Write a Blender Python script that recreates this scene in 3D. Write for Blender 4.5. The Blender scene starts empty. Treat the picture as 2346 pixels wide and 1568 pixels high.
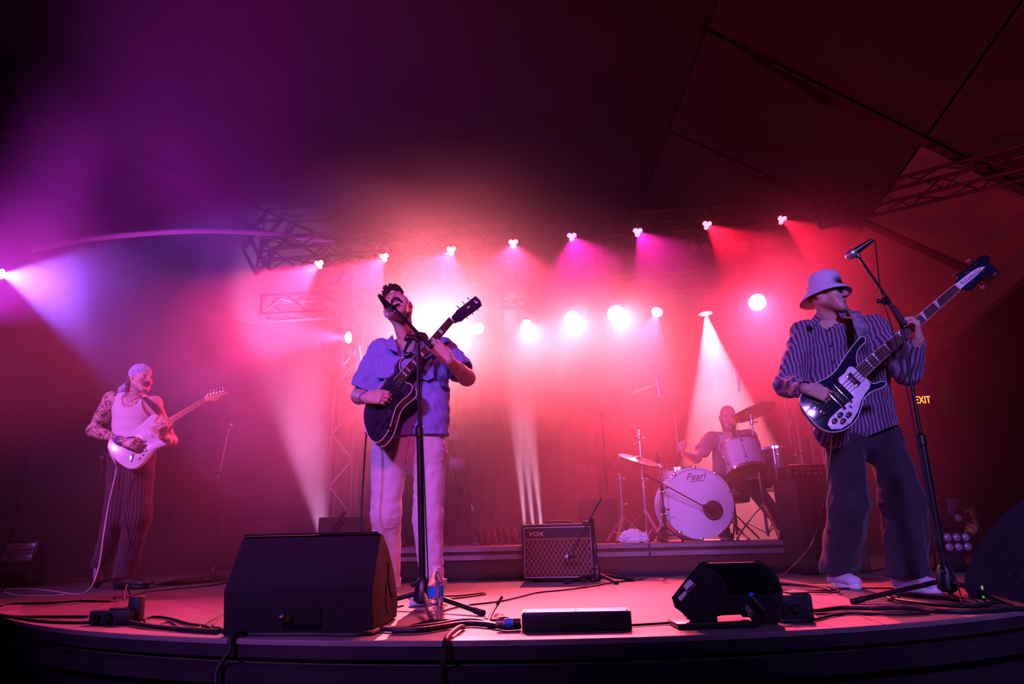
import bpy, bmesh, math, random
import numpy as np
from mathutils import Vector, Matrix, Quaternion

# ------------------------------------------------------------------ camera
SC = bpy.context.scene
COL = SC.collection
FW, FH = 2346.0, 1568.0
F_PX, PITCH, ROLL, CAM_Z = 1500.0, math.radians(16.8), -0.022, 0.31
_fw = np.array([0, math.cos(PITCH), math.sin(PITCH)])
_up0 = np.array([0, -math.sin(PITCH), math.cos(PITCH)])
_r0 = np.array([1.0, 0, 0])
_rt = math.cos(ROLL)*_r0 + math.sin(ROLL)*_up0
_up = -math.sin(ROLL)*_r0 + math.cos(ROLL)*_up0
CAMP = np.array([0, 0, CAM_Z])
cd = bpy.data.cameras.new('camera')
cam = bpy.data.objects.new('camera', cd)
COL.objects.link(cam)
cd.sensor_width = 36.0
cd.lens = F_PX*36.0/FW
cd.clip_start = 0.02
cd.clip_end = 200
_m = Matrix(((_rt[0], _up[0], -_fw[0], CAMP[0]), (_rt[1], _up[1], -_fw[1], CAMP[1]),
             (_rt[2], _up[2], -_fw[2], CAMP[2]), (0, 0, 0, 1)))
cam.matrix_world = _m
SC.camera = cam

# ------------------------------------------------------------------ world and exposure
w = bpy.data.worlds.new('night')
SC.world = w
w.use_nodes = True
w.node_tree.nodes['Background'].inputs[0].default_value = (0.35, 0.05, 0.14, 1)
w.node_tree.nodes['Background'].inputs[1].default_value = 0.012
SC.view_settings.view_transform = 'Standard'
SC.view_settings.look = 'None'
SC.view_settings.exposure = 0.0
SC.view_settings.gamma = 1.0
SC.view_settings.use_curve_mapping = False
cy = SC.cycles
cy.use_denoising = True
cy.max_bounces = 5
cy.diffuse_bounces = 2
cy.glossy_bounces = 2
cy.transmission_bounces = 4
cy.transparent_max_bounces = 6
cy.volume_bounces = 0
cy.sample_clamp_indirect = 4.0
cy.caustics_reflective = False
cy.caustics_refractive = False
cy.use_adaptive_sampling = True
cy.adaptive_threshold = 0.03

HAZE = 0.15
# ------------------------------------------------------------------ pixel helpers
def ray(px, py):
    return _fw + _rt*(px-FW/2)/F_PX + _up*(FH/2-py)/F_PX
def at(px, py, Y):
    """the point of the plane y = Y seen at a pixel"""
    d = ray(px, py); t = Y/d[1]
    return Vector(CAMP + d*t)
def gnd(px, py, z=0.0):
    """the point of the plane z seen at a pixel"""
    d = ray(px, py); t = (z-CAM_Z)/d[2]
    return Vector(CAMP + d*t)
def V(*a): return Vector(a)

# ------------------------------------------------------------------ lights of the house (front of stage, hung behind the audience)
def spot(name, loc, target, color, power, angle, blend=0.5, radius=0.05):
    l = bpy.data.lights.new(name, 'SPOT')
    l.color = color; l.energy = power; l.spot_size = math.radians(angle); l.spot_blend = blend
    l.shadow_soft_size = radius
    o = bpy.data.objects.new(name, l)
    COL.objects.link(o)
    o.location = loc
    o.rotation_euler = (Vector(target)-Vector(loc)).to_track_quat('-Z', 'Y').to_euler()
    return o
spot('front_wash_left', (-2.8, -3.0, 3.3), (-0.5, 3.7, 1.0), (0.46, 0.14, 1.0), 2000, 32, 0.7, 0.3)
spot('front_wash_right', (1.0, -2.8, 3.3), (1.8, 3.7, 1.0), (0.40, 0.18, 1.0), 1900, 32, 0.7, 0.55)
spot('front_wash_centre', (0.2, -3.6, 3.5), (-0.6, 3.6, 1.0), (1.0, 0.07, 0.42), 1000, 24, 0.7, 0.3)
spot('side_wash_left', (-5.2, 0.5, 3.6), (-3.0, 5.4, 1.3), (0.74, 0.15, 1.0), 1800, 32, 0.8, 0.2)
# ------------------------------------------------------------------ materials
MATS = {}
def mat(name, color, rough=0.6, metal=0.0, var=0.0, vscale=8.0, bump=0.0, bscale=60.0, emit=None, estr=0.0,
        coat=0.0, trans=0.0, ior=1.45, detail=3.0, sheen=0.0, coords='Object', spec=0.5):
    if name in MATS: return MATS[name]
    m = bpy.data.materials.new(name); m.use_nodes = True
    nt = m.node_tree; b = nt.nodes['Principled BSDF']
    b.inputs['Roughness'].default_value = rough
    b.inputs['Metallic'].default_value = metal
    b.inputs['Coat Weight'].default_value = coat
    b.inputs['Transmission Weight'].default_value = trans
    b.inputs['IOR'].default_value = ior
    b.inputs['Specular IOR Level'].default_value = spec
    if sheen: b.inputs['Sheen Weight'].default_value = sheen
    tc = nt.nodes.new('ShaderNodeTexCoord')
    n = nt.nodes.new('ShaderNodeTexNoise')
    n.inputs['Scale'].default_value = vscale; n.inputs['Detail'].default_value = detail
    nt.links.new(tc.outputs[coords], n.inputs['Vector'])
    mx = nt.nodes.new('ShaderNodeMix'); mx.data_type = 'RGBA'
    c = Vector(color[:3])
    mx.inputs[6].default_value = (*[max(0, x*(1-var)) for x in c], 1)
    mx.inputs[7].default_value = (*[min(1, x*(1+var)) for x in c], 1)
    nt.links.new(n.outputs[0], mx.inputs[0])
    nt.links.new(mx.outputs[2], b.inputs['Base Color'])
    if bump:
        n2 = nt.nodes.new('ShaderNodeTexNoise'); n2.inputs['Scale'].default_value = bscale; n2.inputs['Detail'].default_value = 2
        nt.links.new(tc.outputs[coords], n2.inputs['Vector'])
        bp = nt.nodes.new('ShaderNodeBump'); bp.inputs['Strength'].default_value = bump; bp.inputs['Distance'].default_value = 0.01
        nt.links.new(n2.outputs[0], bp.inputs['Height']); nt.links.new(bp.outputs[0], b.inputs['Normal'])
    if emit:
        b.inputs['Emission Color'].default_value = (*emit, 1); b.inputs['Emission Strength'].default_value = estr
    MATS[name] = m
    return m

# ------------------------------------------------------------------ mesh builder (world coordinates)
class MB:
    def __init__(s): s.v = []; s.f = []; s.m = []
    def _add(s, vs, fs, mi=0):
        o = len(s.v); s.v.extend([tuple(x) for x in vs]); s.f.extend([tuple(i+o for i in f) for f in fs]); s.m.extend([mi]*len(fs))
    def box(s, c, size, M=None, mi=0, taper=1.0):
        sx, sy, sz = [x/2 for x in size]
        vs = []
        for z in (-1, 1):
            t = taper if z > 0 else 1.0
            for x, y in ((-1, -1), (1, -1), (1, 1), (-1, 1)): vs.append(Vector((x*sx*t, y*sy*t, z*sz)))
        if M is not None: vs = [M @ v for v in vs]
        vs = [v+Vector(c) for v in vs]
        s._add(vs, [(0, 3, 2, 1), (4, 5, 6, 7), (0, 1, 5, 4), (1, 2, 6, 5), (2, 3, 7, 6), (3, 0, 4, 7)], mi); return s
    def bbox(s, c, size, bev=0.01, M=None, mi=0):
        """box with chamfered edges"""
        bm = bmesh.new(); bmesh.ops.create_cube(bm, size=1.0)
        for v in bm.verts: v.co = Vector((v.co.x*size[0], v.co.y*size[1], v.co.z*size[2]))
        bmesh.ops.bevel(bm, geom=list(bm.edges), offset=min(bev, min(size)*0.45), segments=2, affect='EDGES', profile=0.6)
        s._bm(bm, c, M, mi); return s
    def _bm(s, bm, c=(0, 0, 0), M=None, mi=0):
        bm.verts.index_update()
        vs = [(M @ v.co if M is not None else v.co)+Vector(c) for v in bm.verts]
        s._add(vs, [[v.index for v in f.verts] for f in bm.faces], mi); bm.free()
    def tube(s, pts, r, n=8, caps=True, mi=0, closed=False):
        """tube along points; r a number or one radius per point"""
        pts = [Vector(p) for p in pts]; k = len(pts)
        rs = [r]*k if not hasattr(r, '__len__') else list(r)
        ring = []; prev = None
        for i in range(k):
            if closed: t = pts[(i+1) % k]-pts[i-1]
            else: t = pts[min(i+1, k-1)]-pts[max(i-1, 0)]
            if t.length < 1e-9: t = Vector((0, 0, 1))
            t.normalize()
            if prev is None:
                a = Vector((0, 0, 1)) if abs(t.z) < 0.9 else Vector((1, 0, 0))
                u = t.cross(a).normalized()
            else:
                u = prev-t*prev.dot(t)
                u = u.normalized() if u.length > 1e-6 else t.orthogonal().normalized()
            prev = u; w_ = t.cross(u)
            ring.append([pts[i]+(u*math.cos(2*math.pi*j/n)+w_*math.sin(2*math.pi*j/n))*rs[i] for j in range(n)])
        vs = [p for q in ring for p in q]; fs = []
        for i in range(k if closed else k-1):
            i2 = (i+1) % k
            for j in range(n):
                j2 = (j+1) % n
                fs.append((i*n+j, i*n+j2, i2*n+j2, i2*n+j))
        if caps and not closed:
            fs.append(tuple(range(n-1, -1, -1))); fs.append(tuple((k-1)*n+j for j in range(n)))
        s._add(vs, fs, mi); return s
    def lathe(s, prof, c=(0, 0, 0), axis=(0, 0, 1), n=24, mi=0, closed=False):
        """profile of (radius, height) turned about an axis through c"""
        q = Vector((0, 0, 1)).rotation_difference(Vector(axis).normalized())
        c = Vector(c); k = len(prof); vs = []; fs = []
        for r, h in prof:
            for j in range(n):
                a = 2*math.pi*j/n
                vs.append(c+q @ Vector((r*math.cos(a), r*math.sin(a), h)))
        for i in range(k if closed else k-1):
            i2 = (i+1) % k
            for j in range(n):
                j2 = (j+1) % n
                fs.append((i*n+j, i*n+j2, i2*n+j2, i2*n+j))
        if not closed:
            if prof[0][0] > 1e-6: fs.append(tuple(range(n-1, -1, -1)))
            if prof[-1][0] > 1e-6: fs.append(tuple((k-1)*n+j for j in range(n)))
        s._add(vs, fs, mi); return s
    def ball(s, c, r, n=12, M=None, mi=0):
        rr = (r, r, r) if not hasattr(r, '__len__') else r
        bm = bmesh.new(); bmesh.ops.create_uvsphere(bm, u_segments=n, v_segments=max(6, n//2+1), radius=1)
        for v in bm.verts: v.co = Vector((v.co.x*rr[0], v.co.y*rr[1], v.co.z*rr[2]))
        s._bm(bm, c, M, mi); return s
    def prism(s, poly, depth, bev=0.0, mi=0, seg=2):
        """poly: list of 3-D points of one planar outline; extruded by the vector depth (away from the face)"""
        bm = bmesh.new()
        vs = [bm.verts.new(p) for p in poly]
        f = bm.faces.new(vs)
        d = Vector(depth)
        f.normal_update()
        if f.normal.dot(d) > 0: f.normal_flip()
        r = bmesh.ops.extrude_face_region(bm, geom=[f])
        nv = [e for e in r['geom'] if isinstance(e, bmesh.types.BMVert)]
        # the extrude keeps the old face and makes a new one: move the new one by depth
        bmesh.ops.translate(bm, verts=nv, vec=d)
        faces = list(bm.faces)
        if bev:
            caps = [x for x in bm.faces if abs(x.normal.normalized().dot(d.normalized())) > 0.99] if False else None
            top = [e for e in bm.edges if len(e.link_faces) == 2]
            bm.normal_update()
            es = []
            for e in bm.edges:
                if len(e.link_faces) == 2:
                    n1, n2 = e.link_faces[0].normal, e.link_faces[1].normal
                    c1, c2 = abs(n1.dot(d.normalized())) > 0.9, abs(n2.dot(d.normalized())) > 0.9
                    if c1 != c2: es.append(e)
            if es: bmesh.ops.bevel(bm, geom=es, offset=bev, segments=seg, affect='EDGES', profile=0.5)
        bmesh.ops.recalc_face_normals(bm, faces=list(bm.faces))
        s._bm(bm, mi=mi); return s
    def poly(s, pts, mi=0):
        s._add(pts, [tuple(range(len(pts)))], mi); return s
    def grid(s, rows, mi=0, closed=False):
        n = len(rows[0]); vs = [p for r in rows for p in r]; fs = []
        for i in range(len(rows)-1):
            for j in range(n if closed else n-1):
                j2 = (j+1) % n
                fs.append((i*n+j, i*n+j2, (i+1)*n+j2, (i+1)*n+j))
        s._add(vs, fs, mi); return s

def wmat(o):
    m = Matrix.LocRotScale(o.location, o.rotation_euler, o.scale)
    if o.parent: m = wmat(o.parent) @ o.matrix_parent_inverse @ m
    return m
def link_mesh(name, me, parent=None, c=None):
    o = bpy.data.objects.new(name, me); COL.objects.link(o)
    if c is not None: o.location = c
    if parent is not None:
        o.parent = parent; o.matrix_parent_inverse = wmat(parent).inverted()
    return o
def obj(name, mb, mats, parent=None, smooth=35.0, label=None):
    """one mesh object from a builder in world coordinates, its origin at the middle of its base"""
    me = bpy.data.meshes.new(name)
    a = np.array(mb.v, dtype=float)
    lo, hi = a.min(0), a.max(0)
    c = np.array([(lo[0]+hi[0])/2, (lo[1]+hi[1])/2, lo[2]])
    me.from_pydata((a-c).tolist(), [], mb.f)
    for m in (mats if isinstance(mats, (list, tuple)) else [mats]): me.materials.append(m)
    if any(mb.m): me.polygons.foreach_set('material_index', mb.m)
    if smooth:
        me.polygons.foreach_set('use_smooth', [True]*len(me.polygons))
        me.set_sharp_from_angle(angle=math.radians(smooth))
    me.validate(); me.update()
    o = link_mesh(name, me, parent, Vector(c))
    if label: o['label'] = label
    return o
def tag(o, label, cat, group=None):
    o['label'] = label; o['category'] = cat
    if group: o['group'] = group
    return o
def thing(name, label, cat, loc=(0, 0, 0), group=None):
    o = bpy.data.objects.new(name, None); COL.objects.link(o); o.location = loc
    o.empty_display_size = 0.1
    return tag(o, label, cat, group)
def struct(o):
    o['kind'] = 'structure'; return o
def copy_tree(root, delta, label=None, group=None, matz=0.0):
    """copy of a thing and its parts, shifted by delta"""
    def cp(o, parent):
        c = o.copy(); COL.objects.link(c)
        if parent is not None: c.parent = parent
        for ch in o.children: cp(ch, c)
        return c
    r = cp(root, None); r.location = root.location+Vector(delta)
    if matz: r.rotation_euler = (0, 0, matz)
    if label: r['label'] = label
    if group: r['group'] = group
    return r
def spline(pts, n=8, closed=False):
    """Catmull-Rom through points"""
    P = [Vector(p) for p in pts]; k = len(P); out = []
    rng = range(k) if closed else range(k-1)
    for i in rng:
        if closed: a, b, c, d = P[i-1], P[i], P[(i+1) % k], P[(i+2) % k]
        else: a, b, c, d = P[max(i-1, 0)], P[i], P[i+1], P[min(i+2, k-1)]
        for j in range(n):
            t = j/n
            out.append(0.5*((2*b)+(c-a)*t+(2*a-5*b+4*c-d)*t*t+(3*b-a-3*c+d)*t**3))
    if not closed: out.append(P[-1])
    return out
def text_part(name, body, size, M, m, parent, extrude=0.0008, font_shear=0.0, align='CENTER'):
    cu = bpy.data.curves.new(name, 'FONT'); cu.body = body; cu.size = size; cu.extrude = extrude; cu.shear = font_shear
    cu.align_x = align; cu.align_y = 'CENTER'; cu.resolution_u = 2
    t = bpy.data.objects.new(name, cu); COL.objects.link(t)
    dg = bpy.context.evaluated_depsgraph_get()
    me = bpy.data.meshes.new_from_object(t.evaluated_get(dg))
    bpy.data.objects.remove(t); bpy.data.curves.remove(cu)
    me.transform(M); me.name = name
    me.materials.clear(); me.materials.append(m)
    return link_mesh(name, me, parent)
def frame(origin, xdir, zdir):
    """matrix whose local x runs along xdir and z along zdir"""
    z = Vector(zdir).normalized(); x = Vector(xdir); x = (x-z*x.dot(z)).normalized(); y = z.cross(x)
    return Matrix(((x.x, y.x, z.x, origin[0]), (x.y, y.y, z.y, origin[1]), (x.z, y.z, z.z, origin[2]), (0, 0, 0, 1)))
# ------------------------------------------------------------------ the place: stage, walls, roof
RND = random.Random(7)
M_concrete = mat('stage_concrete', (0.13, 0.115, 0.10), 0.55, var=0.35, vscale=1.6, bump=0.12, bscale=35, detail=6, coords='Object')
M_wallc = mat('wall_concrete', (0.07, 0.066, 0.072), 0.8, var=0.35, vscale=1.3, bump=0.3, bscale=18, detail=6)
M_black = mat('matte_black', (0.012, 0.012, 0.013), 0.7, var=0.3, vscale=6, bump=0.1, bscale=80)
M_fascia = mat('black_painted_wood', (0.030, 0.026, 0.030), 0.8, spec=0.15, var=0.5, vscale=5, bump=0.2, bscale=30)
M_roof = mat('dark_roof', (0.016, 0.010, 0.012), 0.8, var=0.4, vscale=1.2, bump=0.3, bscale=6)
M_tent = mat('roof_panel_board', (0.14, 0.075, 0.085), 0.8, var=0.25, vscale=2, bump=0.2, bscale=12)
M_beam = mat('dark_beam', (0.008, 0.006, 0.006), 0.7, var=0.3)
M_edge = mat('worn_edge_wood', (0.20, 0.17, 0.17), 0.5, var=0.5, vscale=3, bump=0.3, bscale=25, detail=5)

SCX, SCY, SR = 0.15, 5.93, 3.66      # plan of the rounded stage front
def edge_pts(r, z, a0=-62, a1=62, n=62):
    return [Vector((SCX+r*math.sin(math.radians(a0+(a1-a0)*i/n)), SCY-r*math.cos(math.radians(a0+(a1-a0)*i/n)), z)) for i in range(n+1)]
def ring_wall(mb, r0, z0, r1, z1):
    mb.grid([[p for p in edge_pts(r0, z0)], [p for p in edge_pts(r1, z1)]])
def outline(r, z):
    e = edge_pts(r, z)
    return [Vector((-10, e[0].y, z))]+e+[Vector((10, e[-1].y, z)), Vector((10, 12.2, z)), Vector((-10, 12.2, z))]
mb = MB(); o_ = outline(SR-0.035, 0.0)
mb.prism(o_, (0, 0, -0.3))
floor = struct(obj('floor', mb, M_concrete))
# hairline cracks in the slab run through the material
nt = M_concrete.node_tree; b = nt.nodes['Principled BSDF']
tc = nt.nodes.new('ShaderNodeTexCoord'); vo = nt.nodes.new('ShaderNodeTexVoronoi'); vo.feature = 'DISTANCE_TO_EDGE'; vo.inputs['Scale'].default_value = 0.62
dn = nt.nodes.new('ShaderNodeTexNoise'); dn.inputs['Scale'].default_value = 5.0; dn.inputs['Detail'].default_value = 5
mxv = nt.nodes.new('ShaderNodeMix'); mxv.data_type = 'VECTOR'; mxv.inputs[0].default_value = 0.12
nt.links.new(tc.outputs['Object'], dn.inputs['Vector']); nt.links.new(tc.outputs['Object'], mxv.inputs[4]); nt.links.new(dn.outputs[1], mxv.inputs[5])
nt.links.new(mxv.outputs[1], vo.inputs['Vector'])
mr = nt.nodes.new('ShaderNodeMapRange'); mr.inputs[1].default_value = 0.0; mr.inputs[2].default_value = 0.006; mr.inputs[3].default_value = 0.35; mr.inputs[4].default_value = 1.0
nt.links.new(vo.outputs['Distance'], mr.inputs[0])
mm = nt.nodes.new('ShaderNodeMix'); mm.data_type = 'RGBA'; mm.blend_type = 'MULTIPLY'; mm.inputs[0].default_value = 1.0
src = b.inputs['Base Color'].links[0].from_socket
nt.links.new(src, mm.inputs[6]); nt.links.new(mr.outputs[0], mm.inputs[7]); nt.links.new(mm.outputs[2], b.inputs['Base Color'])

mb = MB()     # worn nosing strip
mb.grid([edge_pts(SR-0.10, 0.003), edge_pts(SR-0.004, 0.003), edge_pts(SR, -0.002), edge_pts(SR, -0.014), edge_pts(SR-0.02, -0.016)])
struct(obj('trim_1', mb, M_edge))
mb = MB()     # black front board, a recess and a lower proud lip
mb.grid([edge_pts(SR-0.004, -0.014), edge_pts(SR-0.004, -0.055), edge_pts(SR-0.05, -0.057), edge_pts(SR-0.05, -0.075),
         edge_pts(SR+0.02, -0.078), edge_pts(SR+0.035, -0.083), edge_pts(SR+0.035, -0.13), edge_pts(SR-0.02, -0.14), edge_pts(SR-0.02, -1.1)])
struct(obj('trim_2', mb, M_fascia))
mb = MB(); mb.box((0, -2, -1.15), (22, 14, 0.1)); struct(obj('floor_pit', mb, M_black))

# left wall of concrete panels, splayed like a band shell
WA, WB = Vector((-9.2, 2.15, 0)), Vector((-3.2, 10.9, 0))
wd = (WB-WA).normalized(); wn = Vector((wd.y, -wd.x, 0))
mb = MB(); Lw = (WB-WA).length
Mw = frame(((WA+WB)/2), wd, (0, 0, 1))
mb.box(Vector(((WA+WB)/2))-wn*0.12+Vector((0, 0, 2.8)), (Lw+0.4, 0.12, 5.6), Mw.to_3x3())
wl = struct(obj('wall_left', mb, mat('wall_joint', (0.05, 0.05, 0.05), 0.9, var=0.2)))
zs = [0.0, 0.68, 2.05, 3.6, 5.2]; us = [0, 1.9, 3.75, 5.55, 6.45, 8.2, Lw]
for zi in range(4):
    for ui in range(len(us)-1):
        u0, u1 = us[ui]+0.006, us[ui+1]-0.006; z0, z1 = zs[zi]+0.005, zs[zi+1]-0.005
        mb = MB(); mb.bbox(WA+wd*((u0+u1)/2)-wn*0.03+Vector((0, 0, (z0+z1)/2)), (u1-u0, 0.06+RND.uniform(-0.004, 0.004), z1-z0), 0.006, Mw.to_3x3())
        obj('panel', mb, M_wallc, wl)
# tie holes in the panels
mb = MB()
for u in [3.9, 4.6, 5.2, 5.8, 6.3, 7.0, 7.6, 8.4]:
    for z in (0.85, 1.25, 1.75):
        p = WA+wd*(u+RND.uniform(-.05, .05))+Vector((0, 0, z+RND.uniform(-.04, .04)))
        mb.lathe([(0.0, 0.003), (0.022, 0.003), (0.026, 0.001), (0.026, 0)], p, wn, 10)
obj('tie_hole', mb, M_black, wl)['kind'] = 'stuff'

# back curtain in soft folds
mb = MB(); rows = []
M_drape = mat('black_drape', (0.02, 0.017, 0.018), 0.9, var=0.3, vscale=3, bump=0.2, bscale=40, sheen=0.3)
for z in (0.0, 1.2, 2.6, 4.2, 5.4):
    rows.append([Vector((-4.2+0.06*i, 10.6+0.09*math.sin(i*0.9+0.4*math.sin(i*.21))+0.03*math.sin(i*0.37), z)) for i in range(190)])
mb.grid(rows); struct(obj('wall_back', mb, M_drape))

# roof
mb = MB(); n = 14
rows = []
for y in (-6.5, 0, 3, 5, 7, 9, 11.5):
    rows.append([Vector((-10+12.2*i/n, y, 5.15+0.55*math.sin(math.pi*min(1, max(0, (i+2)/(n+6)))))) for i in range(n+1)])
mb.grid(rows); struct(obj('ceiling', mb, M_roof))
E0, E1 = Vector((4.55, 3.2, 3.2)), Vector((6.95, 11.2, 3.2))     # eave of the right roof slope
T0, T1 = Vector((2.1, 3.2, 5.35)), Vector((2.1, 11.2, 5.35))
E00 = Vector((3.9, -6.5, 3.2)); T00 = Vector((2.1, -6.5, 5.35))
rn = (E1-E0).cross(T0-E0).normalized()
if rn.z > 0: rn = -rn
rup = Vector((0.05, 0, 0.45)); mb = MB(); mb.poly([E0+rup, E1+rup, T1+rup, T0+rup]); mb.poly([E00+rup, E0+rup, T0+rup, T00+rup])
cr = struct(obj('ceiling_right', mb, M_beam))
tcuts = [-1.1, -0.6, -0.25, 0.0, 0.30, 0.52, 0.76, 1.0]
for i in range(len(tcuts)-1):
    for s0, s1 in ((0, 0.37), (0.37, 1.0)):
        a, c_ = tcuts[i]+0.004, tcuts[i+1]-0.004
        P = lambda t, s: (E0+((E1-E0)*t if t >= 0 else (E00-E0)*(-t/1.1)))*(1-s)+(T0+((T1-T0)*t if t >= 0 else (T00-T0)*(-t/1.1)))*s
        mb = MB(); mb.prism([P(a, s0+.003), P(c_, s0+.003), P(c_, s1-.003), P(a, s1-.003)], -rn*0.02)
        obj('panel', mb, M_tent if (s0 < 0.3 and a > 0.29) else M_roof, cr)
for t in tcuts[1:-1]:                      # battens over the joints
    a, b_ = P(t, 0.0), P(t, 0.8)
    mb = MB(); mb.tube([a+rn*0.04, b_+rn*0.04], 0.05, 4); obj('batten', mb, M_beam, cr)
for t, s0, s1 in ((0.30, 0.62, 0.92), (0.0, 0.2, 0.45), (-0.25, 0.5, 0.8)):
    mb = MB(); mb.box((P(t, s0)+P(t, s1))/2+rn*0.06, ((P(t, s1)-P(t, s0)).length, 0.07, 0.09), frame((0, 0, 0), P(t, s1)-P(t, s0), rn).to_3x3())
    obj('batten', mb, M_beam, cr)
mb = MB(); mb.prism([E0+Vector((0, 0, .12)), E1+Vector((0, 0, .12)), E1-Vector((0, 0, .26)), E0-Vector((0, 0, .26))], (0.2, 0, 0)); mb.prism([E00+Vector((0, 0, .12)), E0+Vector((0, 0, .12)), E0-Vector((0, 0, .26)), E00-Vector((0, 0, .26))], (0.2, 0, 0))
struct(obj('trim_3', mb, mat('eave_board', (0.10, 0.085, 0.085), .8, var=.3)))
mb = MB(); off = Vector((0.12, 0, 0))
mb.prism([E0+off-Vector((0, 0, 4.3)), E1+off-Vector((0, 0, 4.3)), E1+off, E0+off], (0.15, 0, 0)); mb.prism([E00+off-Vector((0, 0, 4.3)), E0+off-Vector((0, 0, 4.3)), E0+off, E00+off], (0.15, 0, 0))
struct(obj('wall_right', mb, mat('dark_side_wall', (0.012, 0.009, 0.009), .85, var=.4, vscale=2)))

# ------------------------------------------------------------------ haze hanging over the back of the stage
hm = bpy.data.materials.new('stage_haze'); hm.use_nodes = True; nt = hm.node_tree; nt.nodes.clear()
out = nt.nodes.new('ShaderNodeOutputMaterial'); vs = nt.nodes.new('ShaderNodeVolumeScatter')
vs.inputs['Anisotropy'].default_value = 0.45
nt.links.new(vs.outputs[0], out.inputs['Volume'])
geo = nt.nodes.new('ShaderNodeNewGeometry')
def mth(op, a, b_=None, c_=None):
    n = nt.nodes.new('ShaderNodeMath'); n.operation = op
    for i, x in enumerate((a, b_, c_)):
        if x is None: continue
        if isinstance(x, (int, float)): n.inputs[i].default_value = x
        else: nt.links.new(x, n.inputs[i])
    return n.outputs[0]
def rng_(x, a, b_, c_, d, smooth=True):
    n = nt.nodes.new('ShaderNodeMapRange'); n.interpolation_type = 'SMOOTHSTEP' if smooth else 'LINEAR'
    nt.links.new(x, n.inputs[0])
    for i, v in enumerate((a, b_, c_, d)): n.inputs[i+1].default_value = v
    return n.outputs[0]
sx = nt.nodes.new('ShaderNodeSeparateXYZ'); nt.links.new(geo.outputs['Position'], sx.inputs[0])
nz = nt.nodes.new('ShaderNodeTexNoise'); nz.inputs['Scale'].default_value = 0.55; nz.inputs['Detail'].default_value = 3; nz.inputs['Distortion'].default_value = 0.6
nt.links.new(geo.outputs['Position'], nz.inputs['Vector'])
wisp = rng_(nz.outputs[0], 0.34, 0.68, 0.2, 1.9, False)
rgt = rng_(sx.outputs[0], 2.5, 4.4, 1.0, 0.05)
low = rng_(sx.outputs[2], 0.2, 1.9, 0.6, 1.0)
yf = rng_(sx.outputs[1], 4.0, 5.6, 0.0, 1.0)
zl_ = rng_(sx.outputs[0], -3.6, -1.3, 1.1, 0.05)
zf0 = rng_(sx.outputs[2], 3.3, 4.5, 0.0, 1.0)
zf = mth('ADD', mth('SUBTRACT', 1.0, zf0), mth('MULTIPLY', zf0, zl_))
dens = mth('MULTIPLY', mth('MULTIPLY', wisp, mth('MULTIPLY', mth('MULTIPLY', yf, rgt), low)), mth('MULTIPLY', zf, HAZE))
nt.links.new(dens, vs.inputs['Density'])
mb = MB(); mb.box((-0.5, 7.25, 2.62), (13.0, 6.5, 5.1))
hz = obj('haze', mb, hm, smooth=None); hz['kind'] = 'stuff'; tag(hz, 'pink and violet stage haze hanging over the back of the stage', 'haze')
SC.cycles.volume_step_rate = 2.0
SC.cycles.volume_max_steps = 96
# ------------------------------------------------------------------ lighting rig
M_blk_metal = mat('black_metal', (0.02, 0.02, 0.022), 0.4, metal=0.6, var=0.2)
M_alu = mat('truss_aluminium', (0.16, 0.16, 0.17), 0.45, metal=0.7, var=0.15)
M_darktruss = mat('black_truss', (0.03, 0.03, 0.03), 0.5, metal=0.5, var=0.2)
def lens_mat(name, col, s):
    m = mat('lens_'+name, (0.8, 0.8, 0.8), 0.2, emit=col, estr=s); m.cycles.emission_sampling = 'NONE'; return m
def truss(name, label, A, B, w=0.29, m=None, group=None, up=(0, 0, 1), bays=None, r=0.024):
    A, B = Vector(A), Vector(B); d = (B-A).normalized(); L = (B-A).length
    s = d.cross(Vector(up)).normalized(); u = s.cross(d)
    t = thing(name, label, 'truss', A, group)
    cs = [(-w/2, -w/2), (w/2, -w/2), (w/2, w/2), (-w/2, w/2)]
    C = [[A+s*a+u*b_, B+s*a+u*b_] for a, b_ in cs]
    for c in C:
        mb = MB(); mb.tube(c, r, 8); obj('chord', mb, m, t)
    bays = bays or max(2, int(L/(w*1.15)))
    for k in range(4):
        c0, c1 = C[k], C[(k+1) % 4]
        for i in range(bays):
            f0, f1 = i/bays, (i+1)/bays
            a = c0[0].lerp(c0[1], f0 if i % 2 == 0 else f1); b_ = c1[0].lerp(c1[1], f1 if i % 2 == 0 else f0)
            mb = MB(); mb.tube([a, b_], r*0.5, 5, caps=False); obj('brace', mb, m, t)
    for e in (0, 1):
        mb = MB(); mb.tube([C[0][e], C[1][e], C[2][e], C[3][e]], r*0.8, 6, closed=True); obj('end_frame', mb, m, t)
    return t
truss('lighting_truss', 'long aluminium box truss with bright lamps hung along it above the drummer', (-3.0, 7.35, 3.72), (4.3, 7.35, 4.12), 0.29, M_darktruss)
truss('lighting_truss', 'lower rear box truss carrying spotlights behind the drum kit', (-3.6, 9.0, 3.62), (4.6, 9.0, 3.92), 0.29, M_alu)
truss('lighting_truss', 'dark box truss crossing under the sloping roof panels on the exit side', (2.98, 5.73, 3.26), (4.72, 4.62, 3.26), 0.21, M_darktruss, r=0.017)
p0 = at(795, 1190, 9.3)
truss('truss_tower', 'upright aluminium truss tower behind the singer', (p0.x, 9.0, 0.0), (p0.x, 9.0, 3.45), 0.29, M_alu, up=(0, 1, 0))
p0 = at(1850, 1190, 9.3)
truss('truss_tower', 'upright aluminium truss tower beyond the crash cymbal', (p0.x, 9.0, 0.0), (p0.x, 9.0, 3.72), 0.29, M_alu, up=(0, 1, 0))

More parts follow.
